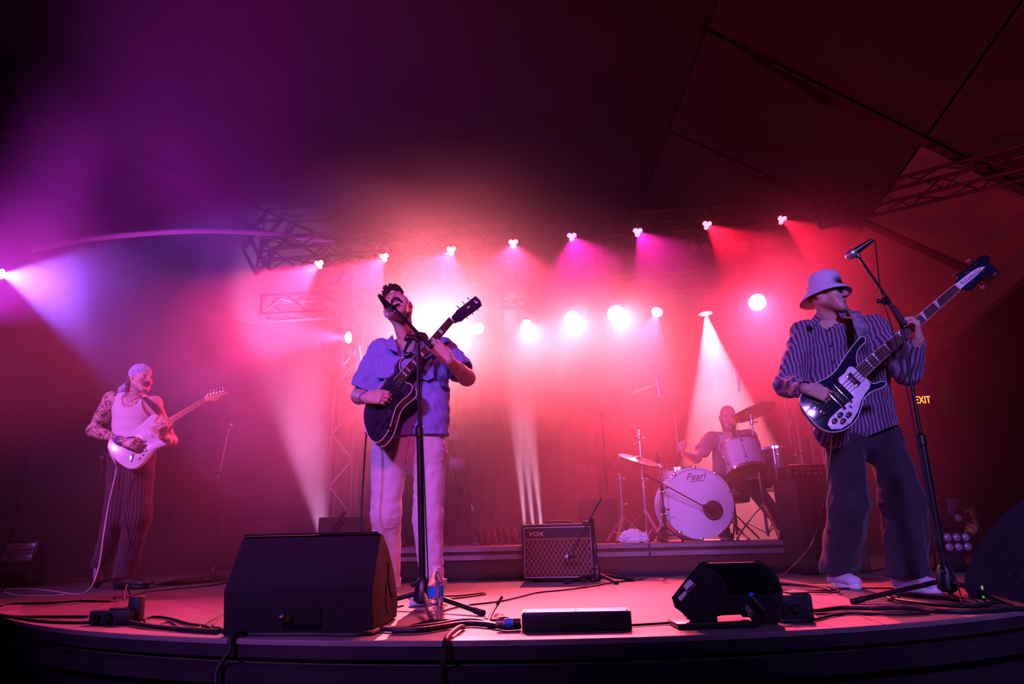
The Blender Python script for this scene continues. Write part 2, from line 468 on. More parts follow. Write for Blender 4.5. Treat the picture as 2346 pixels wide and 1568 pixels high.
def par(label, pos, aim, col, power, angle, group, lens_col, lens_s, n_lens=3, size=0.055, name='led_par', hang=0.17, blend=0.35, lens_r=None, aimdir=None, beam=True):
    """lamp head with lenses, yoke and its own light"""
    pos = Vector(pos); d = (Vector(aim)-pos).normalized()
    t = thing(name, label, 'stage light', pos, group)
    q = Vector((0, 0, 1)).rotation_difference(d)
    mb = MB(); R = size*1.25
    mb.lathe([(0.0, -0.20), (R*0.55, -0.20), (R*0.8, -0.15), (R, -0.06), (R, 0.0), (R*0.92, 0.0), (R*0.9, -0.012), (0, -0.012)], pos, d, 20)
    obj('housing', mb, M_blk_metal, t)
    lm = lens_mat(lens_col[0], lens_col[1], lens_s)
    if n_lens == 1:
        mb = MB(); mb.lathe([(R*0.88, -0.011), (R*0.7, -0.002), (R*0.4, 0.006), (0, 0.009)], pos, d, 20); obj('lens', mb, lm, t)
    else:
        for k in range(n_lens):
            a = math.pi/2+2*math.pi*k/n_lens+math.pi
            c = pos+q @ Vector((math.cos(a)*R*0.46, math.sin(a)*R*0.46, -0.010))
            mb = MB(); lr = lens_r or R*0.42
            mb.lathe([(lr, 0), (lr*0.8, 0.006), (lr*0.4, 0.010), (0, 0.011)], c, d, 14); obj('lens', mb, lm, t)
    if hang:
        side = d.cross(Vector((0, 0, 1))); side = side.normalized() if side.length > 0.05 else Vector((1, 0, 0))
        b0 = pos-d*0.09
        sg = Vector((0, 0, hang))
        mb = MB(); mb.tube([b0+side*(R+0.012), b0+side*(R+0.012)+sg*0.75, b0+side*R*0.4+sg, b0-side*R*0.4+sg, b0-side*(R+0.012)+sg*0.75, b0-side*(R+0.012)], 0.008, 6)
        obj('yoke', mb, M_blk_metal, t)
    if beam:
        s = spot('beam', pos+d*0.02, pos+d*3, col, power, angle, blend, 0.02)
        s.parent = t; s.matrix_parent_inverse = wmat(t).inverted()
    return t
PINK, MAG, RED, BLU = (1.0, 0.040, 0.17), (1.0, 0.015, 0.36), (1.0, 0.010, 0.05), (0.20, 0.10, 1.0)
TOP = [(731, 606, PINK, 1200, 'pink'), (880, 590, PINK, 1100, 'pink'), (1034, 574, PINK, 800, 'pink'), (1176, 558, PINK, 500, 'pink'),
       (1310, 543, MAG, 300, 'magenta'), (1461, 532, MAG, 300, 'magenta'), (1620, 516, RED, 420, 'red'), (1792, 504, RED, 420, 'red')]
lens_c = {'pink': ('pink', (1.0, 0.10, 0.18)), 'magenta': ('magenta', (1.0, 0.07, 0.4)), 'red': ('red', (1.0, 0.06, 0.09)), 'blue': ('blue', (0.35, 0.25, 1.0)), 'white': ('white', (1, .10, .16))}
for i, (px, py, col, pw, nm) in enumerate(TOP):
    p = at(px, py, 7.05)
    par('%s-lit three-lens stage lamp in the upper row, hung from the long truss' % nm, p, (p.x+0.10*(p.x-0.75), 4.0, 1.0), col, pw, 30, '%s lamps of the upper row' % nm, lens_c[nm], 14)
p = at(2, 628, 6.6)
par('blue-white stage lamp throwing a violet beam over the guitarist in the headscarf', p, (p.x+3.0, 5.7, p.z-1.0), BLU, 900, 42, None, lens_c['blue'], 12, hang=0.2)
# ---- rear row of moving heads on the lower truss
REAR = [  # px, py, aim, colour, power, angle, size, strength, label
    (797, 774, (-4.6, 5.5, 2.2), PINK, 2600, 40, 0.075, 12, 'rear spotlight throwing a pale beam away from the truss tower behind the singer'),
    (1004, 778, (-0.50, 3.0, 1.5), (1.0, 0.15, 0.19), 7500, 42, 0.09, 16, 'bright rear spotlight shining from behind the singer and his guitar neck'),
    (1096, 753, (-2.2, 5.0, 1.4), PINK, 3600, 40, 0.075, 12, 'rear spotlight with its beam passing behind the singer'),
    (1206, 745, (0.5, 4.6, 0.6), (1.0, 0.12, 0.17), 1500, 44, 0.075, 12, 'round rear spotlight hung over the small amplifier'),
    (1312, 733, (0.55, 2.2, 0.2), (1.0, 0.12, 0.17), 2000, 40, 0.115, 20, 'large glaring rear spotlight beside its equally bright twin'),
    (1412, 720, (1.25, 2.2, 0.0), (1.0, 0.12, 0.17), 2000, 40, 0.115, 20, 'second large glaring rear spotlight of the bright pair'),
    (1505, 716, (0.6, 6.3, 0.2), (1.0, 0.02, 0.07), 2600, 48, 0.075, 12, 'small round rear spotlight between the glaring pair and the sharp cone of light'),
    (1617, 720, None, (1.0, 0.17, 0.27), 14000, 36, 0.085, 14, 'rear spotlight throwing a sharp cone of light straight down on the drummer'),
    (1735, 693, (1.5, 2.4, 0.4), (1.0, 0.04, 0.12), 2800, 40, 0.11, 20, 'large glaring red spotlight behind the bass player')]
def hang_(t, a, b_):
    a, b_ = Vector(a), Vector(b_); mb = MB(); mb.tube([a, b_], 0.014, 8); mb.bbox(b_, (0.06, 0.05, 0.06), 0.008); obj('hook_clamp', mb, M_blk_metal, t)
def ltz(x): return 3.72+0.0548*(x+3.0)-0.14
for px, py, aim, col, pw, an, sz, st, lb in REAR:
    p = at(px, py, 8.72)
    par(lb, p, aim if aim else (p.x+0.05, p.y-0.35, 0.2), col, pw, an, None, lens_c['white'], st, 1, sz, 'spotlight', 0.24, 0.25 if aim is None else 1.0)
    sp = [o for o in COL.objects if o.name.startswith('spotlight') and o.type == 'EMPTY'][-1]
    hang_(sp, p+Vector((0, 0.08, 0.22)), (p.x, 8.88, 3.62+0.0366*(p.x+3.6)-0.14))
# ---- beams standing up from the floor behind the riser gear
def floor_lamp(px, py, Y, z0, aim, col, pw, an, lb, group=None, size=0.045, blend=0.8):
    p = at(px, py, Y); p.z = z0+0.16
    t = par(lb, p, p+Vector(aim), col, pw, an, group, lens_c['white'], 10, 3, size, 'floor_light', 0.0, blend)
    mb = MB(); mb.bbox((p.x, p.y, z0+0.012), (0.14, 0.12, 0.02), 0.004); mb.tube([(p.x-0.075, p.y, z0+0.015), (p.x-0.075, p.y, z0+0.13)], 0.008, 6); mb.tube([(p.x+0.075, p.y, z0+0.015), (p.x+0.075, p.y, z0+0.13)], 0.008, 6)
    obj('stand', mb, M_blk_metal, t); return t
LAV = (0.9, 0.34, 0.85)
floor_lamp(752, 1240, 7.4, 0.0, (-0.50, 0.75, 1.2), LAV, 11000, 22, 'floor light throwing a pale beam slantwise past the headscarf guitarist')
for px in (1203, 1222, 1241):
    floor_lamp(px, 1215, 7.6, 0.26, (-0.06, 1.0, 1.2), (0.9, 0.50, 0.85), 11000, 7, 'floor light of a close trio sending a thick white shaft up behind the small amplifier', 'group of three floor lights')
floor_lamp(914, 1250, 7.2, 0.26, (-0.5, 0.9, 1.2), LAV, 4000, 12, 'floor light glowing between the legs of the singer')
for i, px in enumerate((1096, 1112, 1128, 1144, 1160, 1176)):
    floor_lamp(px, 1240, 7.5, 0.26, (-0.26-0.03*(5-i), 0.9, 1.2), (0.95, 0.30, 0.6), 750, 4, 'slim floor light in a short row throwing narrow parallel beams', 'row of slim floor lights', 0.028)
# ---- off the frame: a violet lamp for the haze, and red lamps added to redden the roof
par('violet lamp high on the wall beside the headscarf guitarist', (-4.9, 4.9, 2.0), (-2.2, 7.4, 6.0), (0.42, 0.018, 0.52), 3300, 74, None, lens_c['blue'], 6, 3, 0.055, 'led_par', 0.17, 1.0)
par('unseen added red lamp washing the sloping roof panels', (4.0, 3.0, 1.9), (4.5, 7.2, 3.6), (1.0, 0.006, 0.12), 170, 80, None, lens_c['red'], 6, 3, 0.055, 'led_par', 0.17, 0.9)  # added out of view to redden the roof slope
par('unseen added crimson lamp washing the roof near the front', (-4.5, 1.2, 2.2), (0.0, 3.0, 5.4), (1.0, 0.004, 0.06), 1100, 90, None, lens_c['red'], 6, 3, 0.055, 'led_par', 0.17, 0.9)  # added out of view, stands in for red light scattered onto the ceiling
# ---- unlit lamp pairs and panels on the long truss
M_glassdim = mat('unlit_lens', (0.30, 0.24, 0.28), 0.15, var=0.2, coat=0.6)
PAIRS = [((763, 640), (791, 638)), ((894, 630), (924, 627)), ((1027, 618), (1056, 613)), ((1165, 604), (1193, 602)), ((1301, 591), (1333, 588)), ((1446, 579), (1475, 575)), ((1590, 566), (1619, 563)), ((1733, 552), (1765, 552))]
for a, b_ in PAIRS:
    pa, pb = at(*a, 7.12), at(*b_, 7.12)
    t = thing('blinder_lamp', 'unlit twin-lens lamp below a lit one on the long truss', 'stage light', (pa+pb)/2, 'unlit twin-lens lamps')
    for p in (pa, pb):
        mb = MB(); mb.lathe([(0, 0.10), (0.045, 0.10), (0.062, 0.02), (0.062, 0), (0.056, 0), (0.054, 0.012), (0, 0.012)], p, (0, 1, 0.15), 18); obj('housing', mb, M_blk_metal, t)
        mb = MB(); mb.lathe([(0.054, 0.010), (0.04, 0.0), (0.02, -0.006), (0, -0.008)], p, (0, 1, 0.15), 18); obj('lens', mb, M_glassdim, t)
    mb = MB(); mb.bbox((pa+pb)/2+Vector((0, 0.09, 0.09)), ((pb-pa).length+0.12, 0.03, 0.03), 0.005); obj('bracket', mb, M_blk_metal, t); pm = (pa+pb)/2; hang_(t, pm+Vector((0, .09, .09)), (pm.x, 7.22, ltz(pm.x)))
M_panel = mat('strobe_panel_glass', (0.30, 0.22, 0.25), 0.3, var=0.2)
for px, py, w_ in ((850, 652, 62), (1110, 622, 52), (1390, 591, 55), (1690, 562, 54)):
    p = at(px, py, 7.1); W_ = w_*0.0049; H_ = 0.10
    t = thing('strobe_panel', 'flat striped strobe panel on the long truss', 'stage light', p, 'strobe panels on the long truss')
    mb = MB(); mb.bbox(p+Vector((0, 0.03, 0)), (W_, 0.05, H_), 0.006); obj('housing', mb, M_blk_metal, t)
    for k in range(4):
        mb = MB(); mb.bbox(p+Vector((0, 0.002, -H_/2+H_*(k+.5)/4)), (W_*0.94, 0.008, H_/4*0.78), 0.002); obj('strip', mb, M_panel, t)
    hang_(t, p+Vector((0, .05, .03)), (p.x, 7.22, ltz(p.x)))
# ---- pipe arching along the wall head
mb = MB(); mb.tube(spline([at(70, 572, 6.6), at(180, 552, 6.9), at(300, 538, 7.2), at(430, 530, 7.6), at(540, 531, 8.0), at(650, 539, 8.4), at(770, 556, 8.8)], 8), 0.035, 10)
tag(obj('arched_pipe', mb, mat('pale_pipe', (0.45, 0.42, 0.45), .4, var=.2)), 'pale pipe arching high across the wall above the headscarf guitarist', 'pipe')
# ---- exit sign
p = at(2112, 918, 10.42)
t = thing('exit_sign', 'dark exit sign with glowing orange letters on the far wall', 'sign', p)
mb = MB(); mb.bbox(p, (0.34, 0.05, 0.20), 0.008); obj('case', mb, M_black, t)
me_ = mat('exit_letters', (0.8, 0.2, 0.05), 0.5, emit=(1.0, 0.16, 0.02), estr=6.0); me_.cycles.emission_sampling = 'NONE'
text_part('lettering', 'EXIT', 0.165, frame(p+Vector((0, -0.027, 0)), (1, 0, 0), (0, -1, 0)) @ Matrix.Diagonal((0.74, 1.0, 1, 1)), me_, t, 0.002)
# ------------------------------------------------------------------ blended distance fields turned into meshes (bodies and clothes)
def _n3(v): return np.array([v[0], v[1], v[2]], dtype=np.float64)
class Field:
    def __init__(s, lo, hi, vox):
        s.lo = _n3(lo); s.vox = vox
        s.n = np.ceil((_n3(hi)-s.lo)/vox).astype(int)+1
        s.d = np.full(tuple(s.n), 0.4, np.float32)
    def _sub(s, lo, hi):
        a = np.clip(np.floor((lo-s.lo)/s.vox).astype(int)-1, 0, s.n); b_ = np.clip(np.ceil((hi-s.lo)/s.vox).astype(int)+2, 0, s.n)
        if np.any(b_ <= a): return None
        ax = [(s.lo[i]+np.arange(a[i], b_[i])*s.vox).astype(np.float32) for i in range(3)]
        return (slice(a[0], b_[0]), slice(a[1], b_[1]), slice(a[2], b_[2])), ax[0][:, None, None], ax[1][None, :, None], ax[2][None, None, :]
    def _mix(s, sl, b_, k, mode):
        a = s.d[sl]
        if mode == 'u':
            h = np.clip(0.5+0.5*(b_-a)/k, 0, 1); s.d[sl] = b_*(1-h)+a*h-k*h*(1-h)
        elif mode == 's':
            b_ = -b_; h = np.clip(0.5-0.5*(b_-a)/k, 0, 1); s.d[sl] = b_*(1-h)+a*h+k*h*(1-h)
    def cap(s, a, b_, ra, rb=None, k=0.02, flat=None, mode='u'):
        rb = ra if rb is None else rb
        a, b_ = _n3(a), _n3(b_); m = max(ra, rb)*(max(1, flat[1]) if flat else 1)+k+2.5*s.vox
        r = s._sub(np.minimum(a, b_)-m, np.maximum(a, b_)+m)
        if r is None: return s
        sl, X, Y, Z = r; ab = b_-a; L2 = max(ab @ ab, 1e-12)
        px, py, pz = X-np.float32(a[0]), Y-np.float32(a[1]), Z-np.float32(a[2])
        t = np.clip((px*np.float32(ab[0])+py*np.float32(ab[1])+pz*np.float32(ab[2]))/np.float32(L2), 0, 1)
        qx, qy, qz = px-t*np.float32(ab[0]), py-t*np.float32(ab[1]), pz-t*np.float32(ab[2])
        q2 = qx*qx+qy*qy+qz*qz; sc = 1.0
        if flat:
            ax = _n3(flat[0]); ax = ax/np.linalg.norm(ax); f = flat[1]
            c = qx*np.float32(ax[0])+qy*np.float32(ax[1])+qz*np.float32(ax[2])
            q2 = q2+c*c*np.float32(1/f**2-1); sc = min(1.0, f)**0.5
        s._mix(sl, ((np.sqrt(np.maximum(q2, 0))-(ra+(rb-ra)*t))*np.float32(sc)).astype(np.float32), k, mode); return s
    def chain(s, pts, rs, k=0.02, flat=None, mode='u'):
        for i in range(len(pts)-1): s.cap(pts[i], pts[i+1], rs[i], rs[i+1], k, flat, mode)
        return s
    def ell(s, c, r, R=None, k=0.02, mode='u'):
        c, r = _n3(c), _n3(r); m = max(r)+k+2.5*s.vox
        q = s._sub(c-m, c+m)
        if q is None: return s
        sl, X, Y, Z = q; px, py, pz = X-np.float32(c[0]), Y-np.float32(c[1]), Z-np.float32(c[2])
        if R is not None:
            A = np.array(R, dtype=np.float32)     # columns: local axes
            px, py, pz = [px*A[0, i]+py*A[1, i]+pz*A[2, i] for i in range(3)]
        r = r.astype(np.float32)
        k0 = np.sqrt((px/r[0])**2+(py/r[1])**2+(pz/r[2])**2); k1 = np.sqrt((px/r[0]**2)**2+(py/r[1]**2)**2+(pz/r[2]**2)**2)
        s._mix(sl, (k0*(k0-1)/np.maximum(k1, 1e-6)).astype(np.float32), k, mode); return s
    def cut(s, p, n, rad, k=0.004):
        """remove what lies beyond the plane through p with outward normal n, within rad of p"""
        p, n = _n3(p), _n3(n); n = n/np.linalg.norm(n)
        q = s._sub(p-rad, p+rad)
        if q is None: return s
        sl, X, Y, Z = q
        b_ = ((X-p[0])*n[0]+(Y-p[1])*n[1]+(Z-p[2])*n[2]).astype(np.float32)
        inside = ((X-p[0])**2+(Y-p[1])**2+(Z-p[2])**2) < rad*rad
        a = s.d[sl]; s.d[sl] = np.where(inside, np.maximum(a, b_), a); return s
    def ripple(s, amp, waves):
        """cloth folds: waves = [(direction, wavelength, phase, bend)]"""
        ax = [(s.lo[i]+np.arange(s.n[i])*s.vox).astype(np.float32) for i in range(3)]
        X, Y, Z = ax[0][:, None, None], ax[1][None, :, None], ax[2][None, None, :]
        tot = 0
        for d, wl, ph, bend in waves:
            d = _n3(d); d = d/np.linalg.norm(d)
            arg = (X*d[0]+Y*d[1]+Z*d[2])*(2*math.pi/wl)+ph
            arg = arg+bend*np.sin((X*d[2]-Z*d[0]+Y*0.7)*(2*math.pi/(wl*2.7))+ph*1.7)
            tot = tot+np.sin(arg)
        s.d = (s.d+np.float32(amp)*tot.astype(np.float32)).astype(np.float32); return s
    def crease(s, amp, seed, scale=1.0):
        """fine cloth creases: narrow valleys along bent waves"""
        ax = [(s.lo[i]+np.arange(s.n[i])*s.vox).astype(np.float32) for i in range(3)]
        X, Y, Z = ax[0][:, None, None], ax[1][None, :, None], ax[2][None, None, :]
        rr = np.random.default_rng(seed); tot = 0
        near = np.abs(s.d) < 0.03
        for k in range(5):
            d = rr.normal(size=3); d[1] *= 0.6; d /= np.linalg.norm(d); e = rr.normal(size=3); e /= np.linalg.norm(e)
            wl = scale*rr.uniform(0.05, 0.11); ph = rr.uniform(0, 6.28)
            bend = np.sin((X*e[0]+Y*e[1]+Z*e[2])*(6.283/(wl*2.3))+ph)
            wv = np.sin((X*d[0]+Y*d[1]+Z*d[2])*(6.283/wl)+1.8*bend+ph)
            mask = 0.5+0.5*np.sin((X*e[2]+Y*e[0]+Z*e[1])*(6.283/(wl*3.1))+ph*2)
            tot = tot+(np.abs(wv)**0.7)*mask
        s.d = np.where(near, s.d+np.float32(amp)*(1.1-tot).astype(np.float32)*-1, s.d).astype(np.float32); return s
    def mesh(s):
        d = s.d.copy()
        for sl in (np.s_[0, :, :], np.s_[-1, :, :], np.s_[:, 0, :], np.s_[:, -1, :], np.s_[:, :, 0], np.s_[:, :, -1]): d[sl] = np.maximum(d[sl], 0.01)
        sg = d < 0
        nx, ny, nz = d.shape
        cnt = np.zeros((nx-1, ny-1, nz-1), np.int8)
        for i in (0, 1):
            for j in (0, 1):
                for k in (0, 1): cnt += sg[i:nx-1+i, j:ny-1+j, k:nz-1+k]
        I, J, K = np.nonzero((cnt > 0) & (cnt < 8))
        vid = np.full(cnt.shape, -1, np.int32); vid[I, J, K] = np.arange(len(I))
        acc = np.zeros((len(I), 3)); num = np.zeros(len(I))
        cs = [(i, j, k) for i in (0, 1) for j in (0, 1) for k in (0, 1)]
        val = {c: d[I+c[0], J+c[1], K+c[2]].astype(np.float64) for c in cs}
        for c in cs:
            for a in range(3):
                if c[a] == 0:
                    e = list(c); e[a] = 1; e = tuple(e)
                    va, vb = val[c], val[e]; m = (va < 0) != (vb < 0)
                    t = np.where(m, va/np.where(m, va-vb, 1), 0)
                    for q in range(3): acc[:, q] += np.where(m, c[q]+(t if q == a else 0), 0)
                    num += m
        P = acc/num[:, None]+np.stack([I, J, K], 1)
        P = s.lo+P*s.vox
        quads = []
        for a in range(3):
            s0 = [slice(0, -1) if q == a else slice(1, -1) for q in range(3)]; s1 = [slice(1, None) if q == a else slice(1, -1) for q in range(3)]
            A, B = sg[tuple(s0)], sg[tuple(s1)]
            for flip, msk in ((False, A & ~B), (True, ~A & B)):
                q = np.array(np.nonzero(msk)); 
                if q.shape[1] == 0: continue
                for r in range(3):
                    if r != a: q[r] += 1
                u, v = [(1, 2), (2, 0), (0, 1)][a]
                def g(du, dv):
                    e = [q[0].copy(), q[1].copy(), q[2].copy()]; e[u] -= du; e[v] -= dv
                    return vid[e[0], e[1], e[2]]
                f = np.stack([g(1, 1), g(0, 1), g(0, 0), g(1, 0)], 1)
                if flip: f = f[:, ::-1]
                quads.append(f)
        F = np.concatenate(quads) if quads else np.zeros((0, 4), int)
        return P, F[(F >= 0).all(1)]
def join_meshes(ms):
    vs, fs, o = [], [], 0
    for v, f in ms:
        vs.append(v); fs.append(f+o); o += len(v)
    return np.concatenate(vs), np.concatenate(fs)
def sdf_obj(name, ms, m, parent=None, tint=None, label=None, attr=None):
    v, f = join_meshes(ms if isinstance(ms, list) else [ms])
    lo, hi = v.min(0), v.max(0); c = np.array([(lo[0]+hi[0])/2, (lo[1]+hi[1])/2, lo[2]])
    me = bpy.data.meshes.new(name)
    me.vertices.add(len(v)); me.vertices.foreach_set('co', (v-c).astype(np.float32).ravel())
    me.loops.add(len(f)*4); me.loops.foreach_set('vertex_index', f.astype(np.int32).ravel())
    me.polygons.add(len(f)); me.polygons.foreach_set('loop_start', np.arange(0, len(f)*4, 4, dtype=np.int32))
    me.update(calc_edges=True)
    me.polygons.foreach_set('use_smooth', np.ones(len(f), bool))
    if tint is not None:
        col = np.ones((len(v), 4), np.float32); col[:, :3] = tint(v)
        at_ = me.color_attributes.new('tint', 'FLOAT_COLOR', 'POINT'); at_.data.foreach_set('color', col.ravel())
    if attr is not None:
        fa = me.attributes.new(attr[0], 'FLOAT', 'POINT'); fa.data.foreach_set('value', attr[1](v).astype(np.float32))
    me.materials.append(m); me.validate(); me.update()
    o = link_mesh(name, me, parent, Vector(c))
    if label: o['label'] = label
    return o
def skin_mat(name, color, rough=0.5):
    m = bpy.data.materials.new(name); m.use_nodes = True; nt = m.node_tree; b = nt.nodes['Principled BSDF']
    b.inputs['Roughness'].default_value = rough; b.inputs['Subsurface Weight'].default_value = 0.0
    at_ = nt.nodes.new('ShaderNodeAttribute'); at_.attribute_name = 'tint'
    n = nt.nodes.new('ShaderNodeTexNoise'); n.inputs['Scale'].default_value = 30; tc = nt.nodes.new('ShaderNodeTexCoord'); nt.links.new(tc.outputs['Object'], n.inputs['Vector'])
    mx = nt.nodes.new('ShaderNodeMix'); mx.data_type = 'RGBA'; mx.inputs[6].default_value = (*[x*0.85 for x in color], 1); mx.inputs[7].default_value = (*[min(1, x*1.12) for x in color], 1)
    nt.links.new(n.outputs[0], mx.inputs[0])
    mu = nt.nodes.new('ShaderNodeMix'); mu.data_type = 'RGBA'; mu.blend_type = 'MULTIPLY'; mu.inputs[0].default_value = 1
    nt.links.new(mx.outputs[2], mu.inputs[6]); nt.links.new(at_.outputs['Color'], mu.inputs[7]); nt.links.new(mu.outputs[2], b.inputs['Base Color'])
    return m
def paint(v, blobs):
    """tint per vertex; blobs = [(centre, radius, colour)]"""
    col = np.ones((len(v), 3), np.float32)
    for c, r, k in blobs:
        w_ = np.clip(1.4*(1-np.linalg.norm(v-_n3(c), axis=1)/r), 0, 1)[:, None]
        col = col*(1-w_)+np.array(k, np.float32)*w_
    return col
def bounds(pts, pad):
    a = np.array([_n3(p) for p in pts]); return a.min(0)-pad, a.max(0)+pad

# ------------------------------------------------------------------ heads and hands
def head_frame(c, fwd, up):
    f = Vector(fwd).normalized(); u = Vector(up); u = (u-f*u.dot(f)).normalized(); r = f.cross(u)
    return Matrix(((r.x, f.x, u.x, c[0]), (r.y, f.y, u.y, c[1]), (r.z, f.z, u.z, c[2]), (0, 0, 0, 1)))
def head_field(M, neck, vox=0.003, s=1.0, mouth=0.0, neck_r=0.056, smile=0.0, nose=1.0):
    """local axes: x the person's right, y forward, z up"""
    L = lambda x, y, z: M @ Vector((x*s, y*s, z*s))
    R = np.array(M.to_3x3())
    ctr = M @ Vector((0, 0, 0)); lo, hi = bounds([L(0.12, 0.14, 0.15), L(-0.12, -0.14, -0.15), L(-0.12, 0.14, -0.15), L(0.12, -0.14, 0.15), L(0, .14, -.16), L(0.12, .14, .15), L(-.12, -.14, .15), neck], 0.04)
    F = Field(lo, hi, vox)
    dj = mouth*0.03
    F.ell(L(0, -0.014, 0.036), (0.074*s, 0.094*s, 0.084*s), R, 0.03)
    F.ell(L(0, 0.030, -0.022), (0.062*s, 0.062*s, 0.078*s), R, 0.03)
    for x in (-1, 1):
        F.cap(L(x*0.056, 0.0, -0.05), L(x*0.016, 0.074, -0.098-dj), 0.020*s, 0.018*s, 0.025)
        F.ell(L(x*0.043, 0.064, -0.022), (0.022*s, 0.02*s, 0.018*s), R, 0.02)
        F.cap(L(x*0.05, 0.05, -0.03), L(x*0.03, 0.075, -0.085-dj), 0.016*s, 0.014*s, 0.02)
    F.cap(L(-0.014, 0.082, -0.100-dj), L(0.014, 0.082, -0.100-dj), 0.017*s, 0.017*s, 0.02)
    F.cap(L(-0.036, 0.083, 0.020), L(0.036, 0.083, 0.020), 0.011*s, 0.011*s, 0.012)
    for x in (-1, 1):
        F.ell(L(x*0.031, 0.099, 0.001), (0.017*s, 0.014*s, 0.011*s), R, 0.010, 's')
        F.ell(L(x*0.031, 0.079, 0.000), (0.014*s, 0.013*s, 0.011*s), R, 0.004)
    F.cap(L(0, 0.090, 0.012), L(0, 0.113*nose, -0.026), 0.008*s, 0.0115*s, 0.009)
    for x in (-1, 1): F.ell(L(x*0.012, 0.101, -0.032), (0.008*s, 0.010*s, 0.007*s), R, 0.006)
    for x in (-1, 1): F.ell(L(x*0.007, 0.111, -0.041), (0.004*s, 0.005*s, 0.005*s), R, 0.003, 's')
    w_ = 0.021+0.006*smile
    F.cap(L(-w_, 0.084, -0.060+0.004*smile), L(0, 0.097, -0.057), 0.006*s, 0.008*s, 0.008); F.cap(L(w_, 0.084, -0.060+0.004*smile), L(0, 0.097, -0.057), 0.006*s, 0.008*s, 0.008)
    F.cap(L(-w_*.8, 0.086, -0.071-dj*1.1), L(w_*.8, 0.086, -0.071-dj*1.1), 0.008*s, 0.008*s, 0.008)
    if mouth: F.ell(L(0, 0.092, -0.066-dj*0.55), (0.024*s, 0.04*s, (0.006+dj*0.62)*s), R, 0.006, 's')
    else:
        F.cap(L(-w_, 0.100, -0.0645), L(w_, 0.100, -0.0645), 0.0035*s, 0.0035*s, 0.003, mode='s')
    for x in (-1, 1):
        F.ell(L(x*0.079, -0.006, -0.006), (0.009*s, 0.019*s, 0.031*s), R, 0.010)
        F.ell(L(x*0.090, 0.000, -0.004), (0.007*s, 0.010*s, 0.018*s), R, 0.005, 's')
    F.cap(L(0, -0.018, -0.03), neck, neck_r*s, neck_r*1.04*s, 0.03)
    return F
def face_blobs(M, s=1.0, mouth=0.0, brow=(0.25, 0.16, 0.14), lip=(0.75, 0.45, 0.45), stubble=None):
    L = lambda x, y, z: M @ Vector((x*s, y*s, z*s)); dj = mouth*0.03; b = []
    if stubble:
        b += [(L(0, 0.08, -0.095-dj), 0.045*s, stubble), (L(0.05, 0.03, -0.075), 0.05*s, stubble), (L(-0.05, 0.03, -0.075), 0.05*s, stubble), (L(0, 0.09, -0.05), .026*s, stubble)]
    for x in (-1, 1):
        for q in (0.016, 0.028, 0.040): b.append((L(x*q, 0.093-q*.12, 0.017+0.002*math.sin(q*80)), 0.010*s, brow))
        b.append((L(x*0.031, 0.092, -0.001), 0.0075*s, (0.3, 0.2, 0.2)))
    for q in (-0.018, -0.006, 0.006, 0.018):
        b.append((L(q, 0.096, -0.059), 0.008*s, lip)); b.append((L(q, 0.094, -0.072-dj*1.1), 0.009*s, lip))
    if mouth: b.append((L(0, 0.062, -0.066-dj*.55), 0.030*s, (0.12, 0.03, 0.03)))
    return b
def hand_field(F, wrist, d, n, thumb, curls, s=1.0, spread=0.0, thumb_curl=0.4, thumb_out=0.8):
    """d towards the fingers, n out of the palm, thumb = side of the thumb; curls = four bend angles (radians per joint)"""
    d = Vector(d).normalized(); n = Vector(n); n = (n-d*n.dot(d)).normalized(); t = Vector(thumb); t = (t-d*t.dot(d)-n*t.dot(n)).normalized()
    w_ = Vector(wrist); tips = []
    offs = [0.030, 0.010, -0.010, -0.028]; lens = [0.070, 0.078, 0.072, 0.056]; base = [0.088, 0.092, 0.088, 0.080]
    for i in range(4):
        kn = w_+(d*base[i]+t*offs[i])*s
        F.cap(w_+d*0.012*s+t*offs[i]*0.55*s, kn, 0.0165*s, 0.0125*s, 0.012)
        ang = curls[i][0]; p = kn; r = 0.0098*s
        segs = [0.45, 0.31, 0.24]
        for j in range(3):
            dd = (d+t*offs[i]*spread*8).normalized()
            v = dd*math.cos(ang)+n*math.sin(ang)
            q = p+v*lens[i]*segs[j]*s*1.08
            F.cap(p, q, r, r*0.9, 0.004); p = q; r *= 0.9
            if j < 2: ang += curls[i][1+j]
        tips.append(p)
    tb = w_+(d*0.022+t*0.026)*s
    F.cap(w_+d*0.01*s+t*.01*s, tb, 0.018*s, 0.0165*s, 0.012)
    v = (d*0.75+t*thumb_out+n*thumb_curl*0.6).normalized(); p1 = tb+v*0.042*s
    v2 = (d*0.95+t*thumb_out*0.35+n*thumb_curl).normalized(); p2 = p1+v2*0.034*s
    v3 = (d*1.0+t*thumb_out*0.1+n*thumb_curl*1.3).normalized(); p3 = p2+v3*0.026*s
    F.cap(tb, p1, 0.0155*s, 0.0115*s, 0.008); F.cap(p1, p2, 0.0112*s, 0.0105*s, 0.004); F.cap(p2, p3, 0.0105*s, 0.0088*s, 0.004)
    return tips
def hand_mesh(wrist, elbow, d, n, thumb, curls, s=1.0, vox=0.0028, fr=0.030, **kw):
    w_ = Vector(wrist); lo, hi = bounds([w_, w_+Vector(d).normalized()*0.15*s], 0.11*s)
    F = Field(lo, hi, vox); hand_field(F, w_, d, n, thumb, curls, s, **kw)
    e = Vector(elbow); F.cap(w_+(e-w_).normalized()*0.05, w_+Vector(d).normalized()*0.015, fr, fr*0.86, 0.015, flat=(n, 0.8))
    return F.mesh()
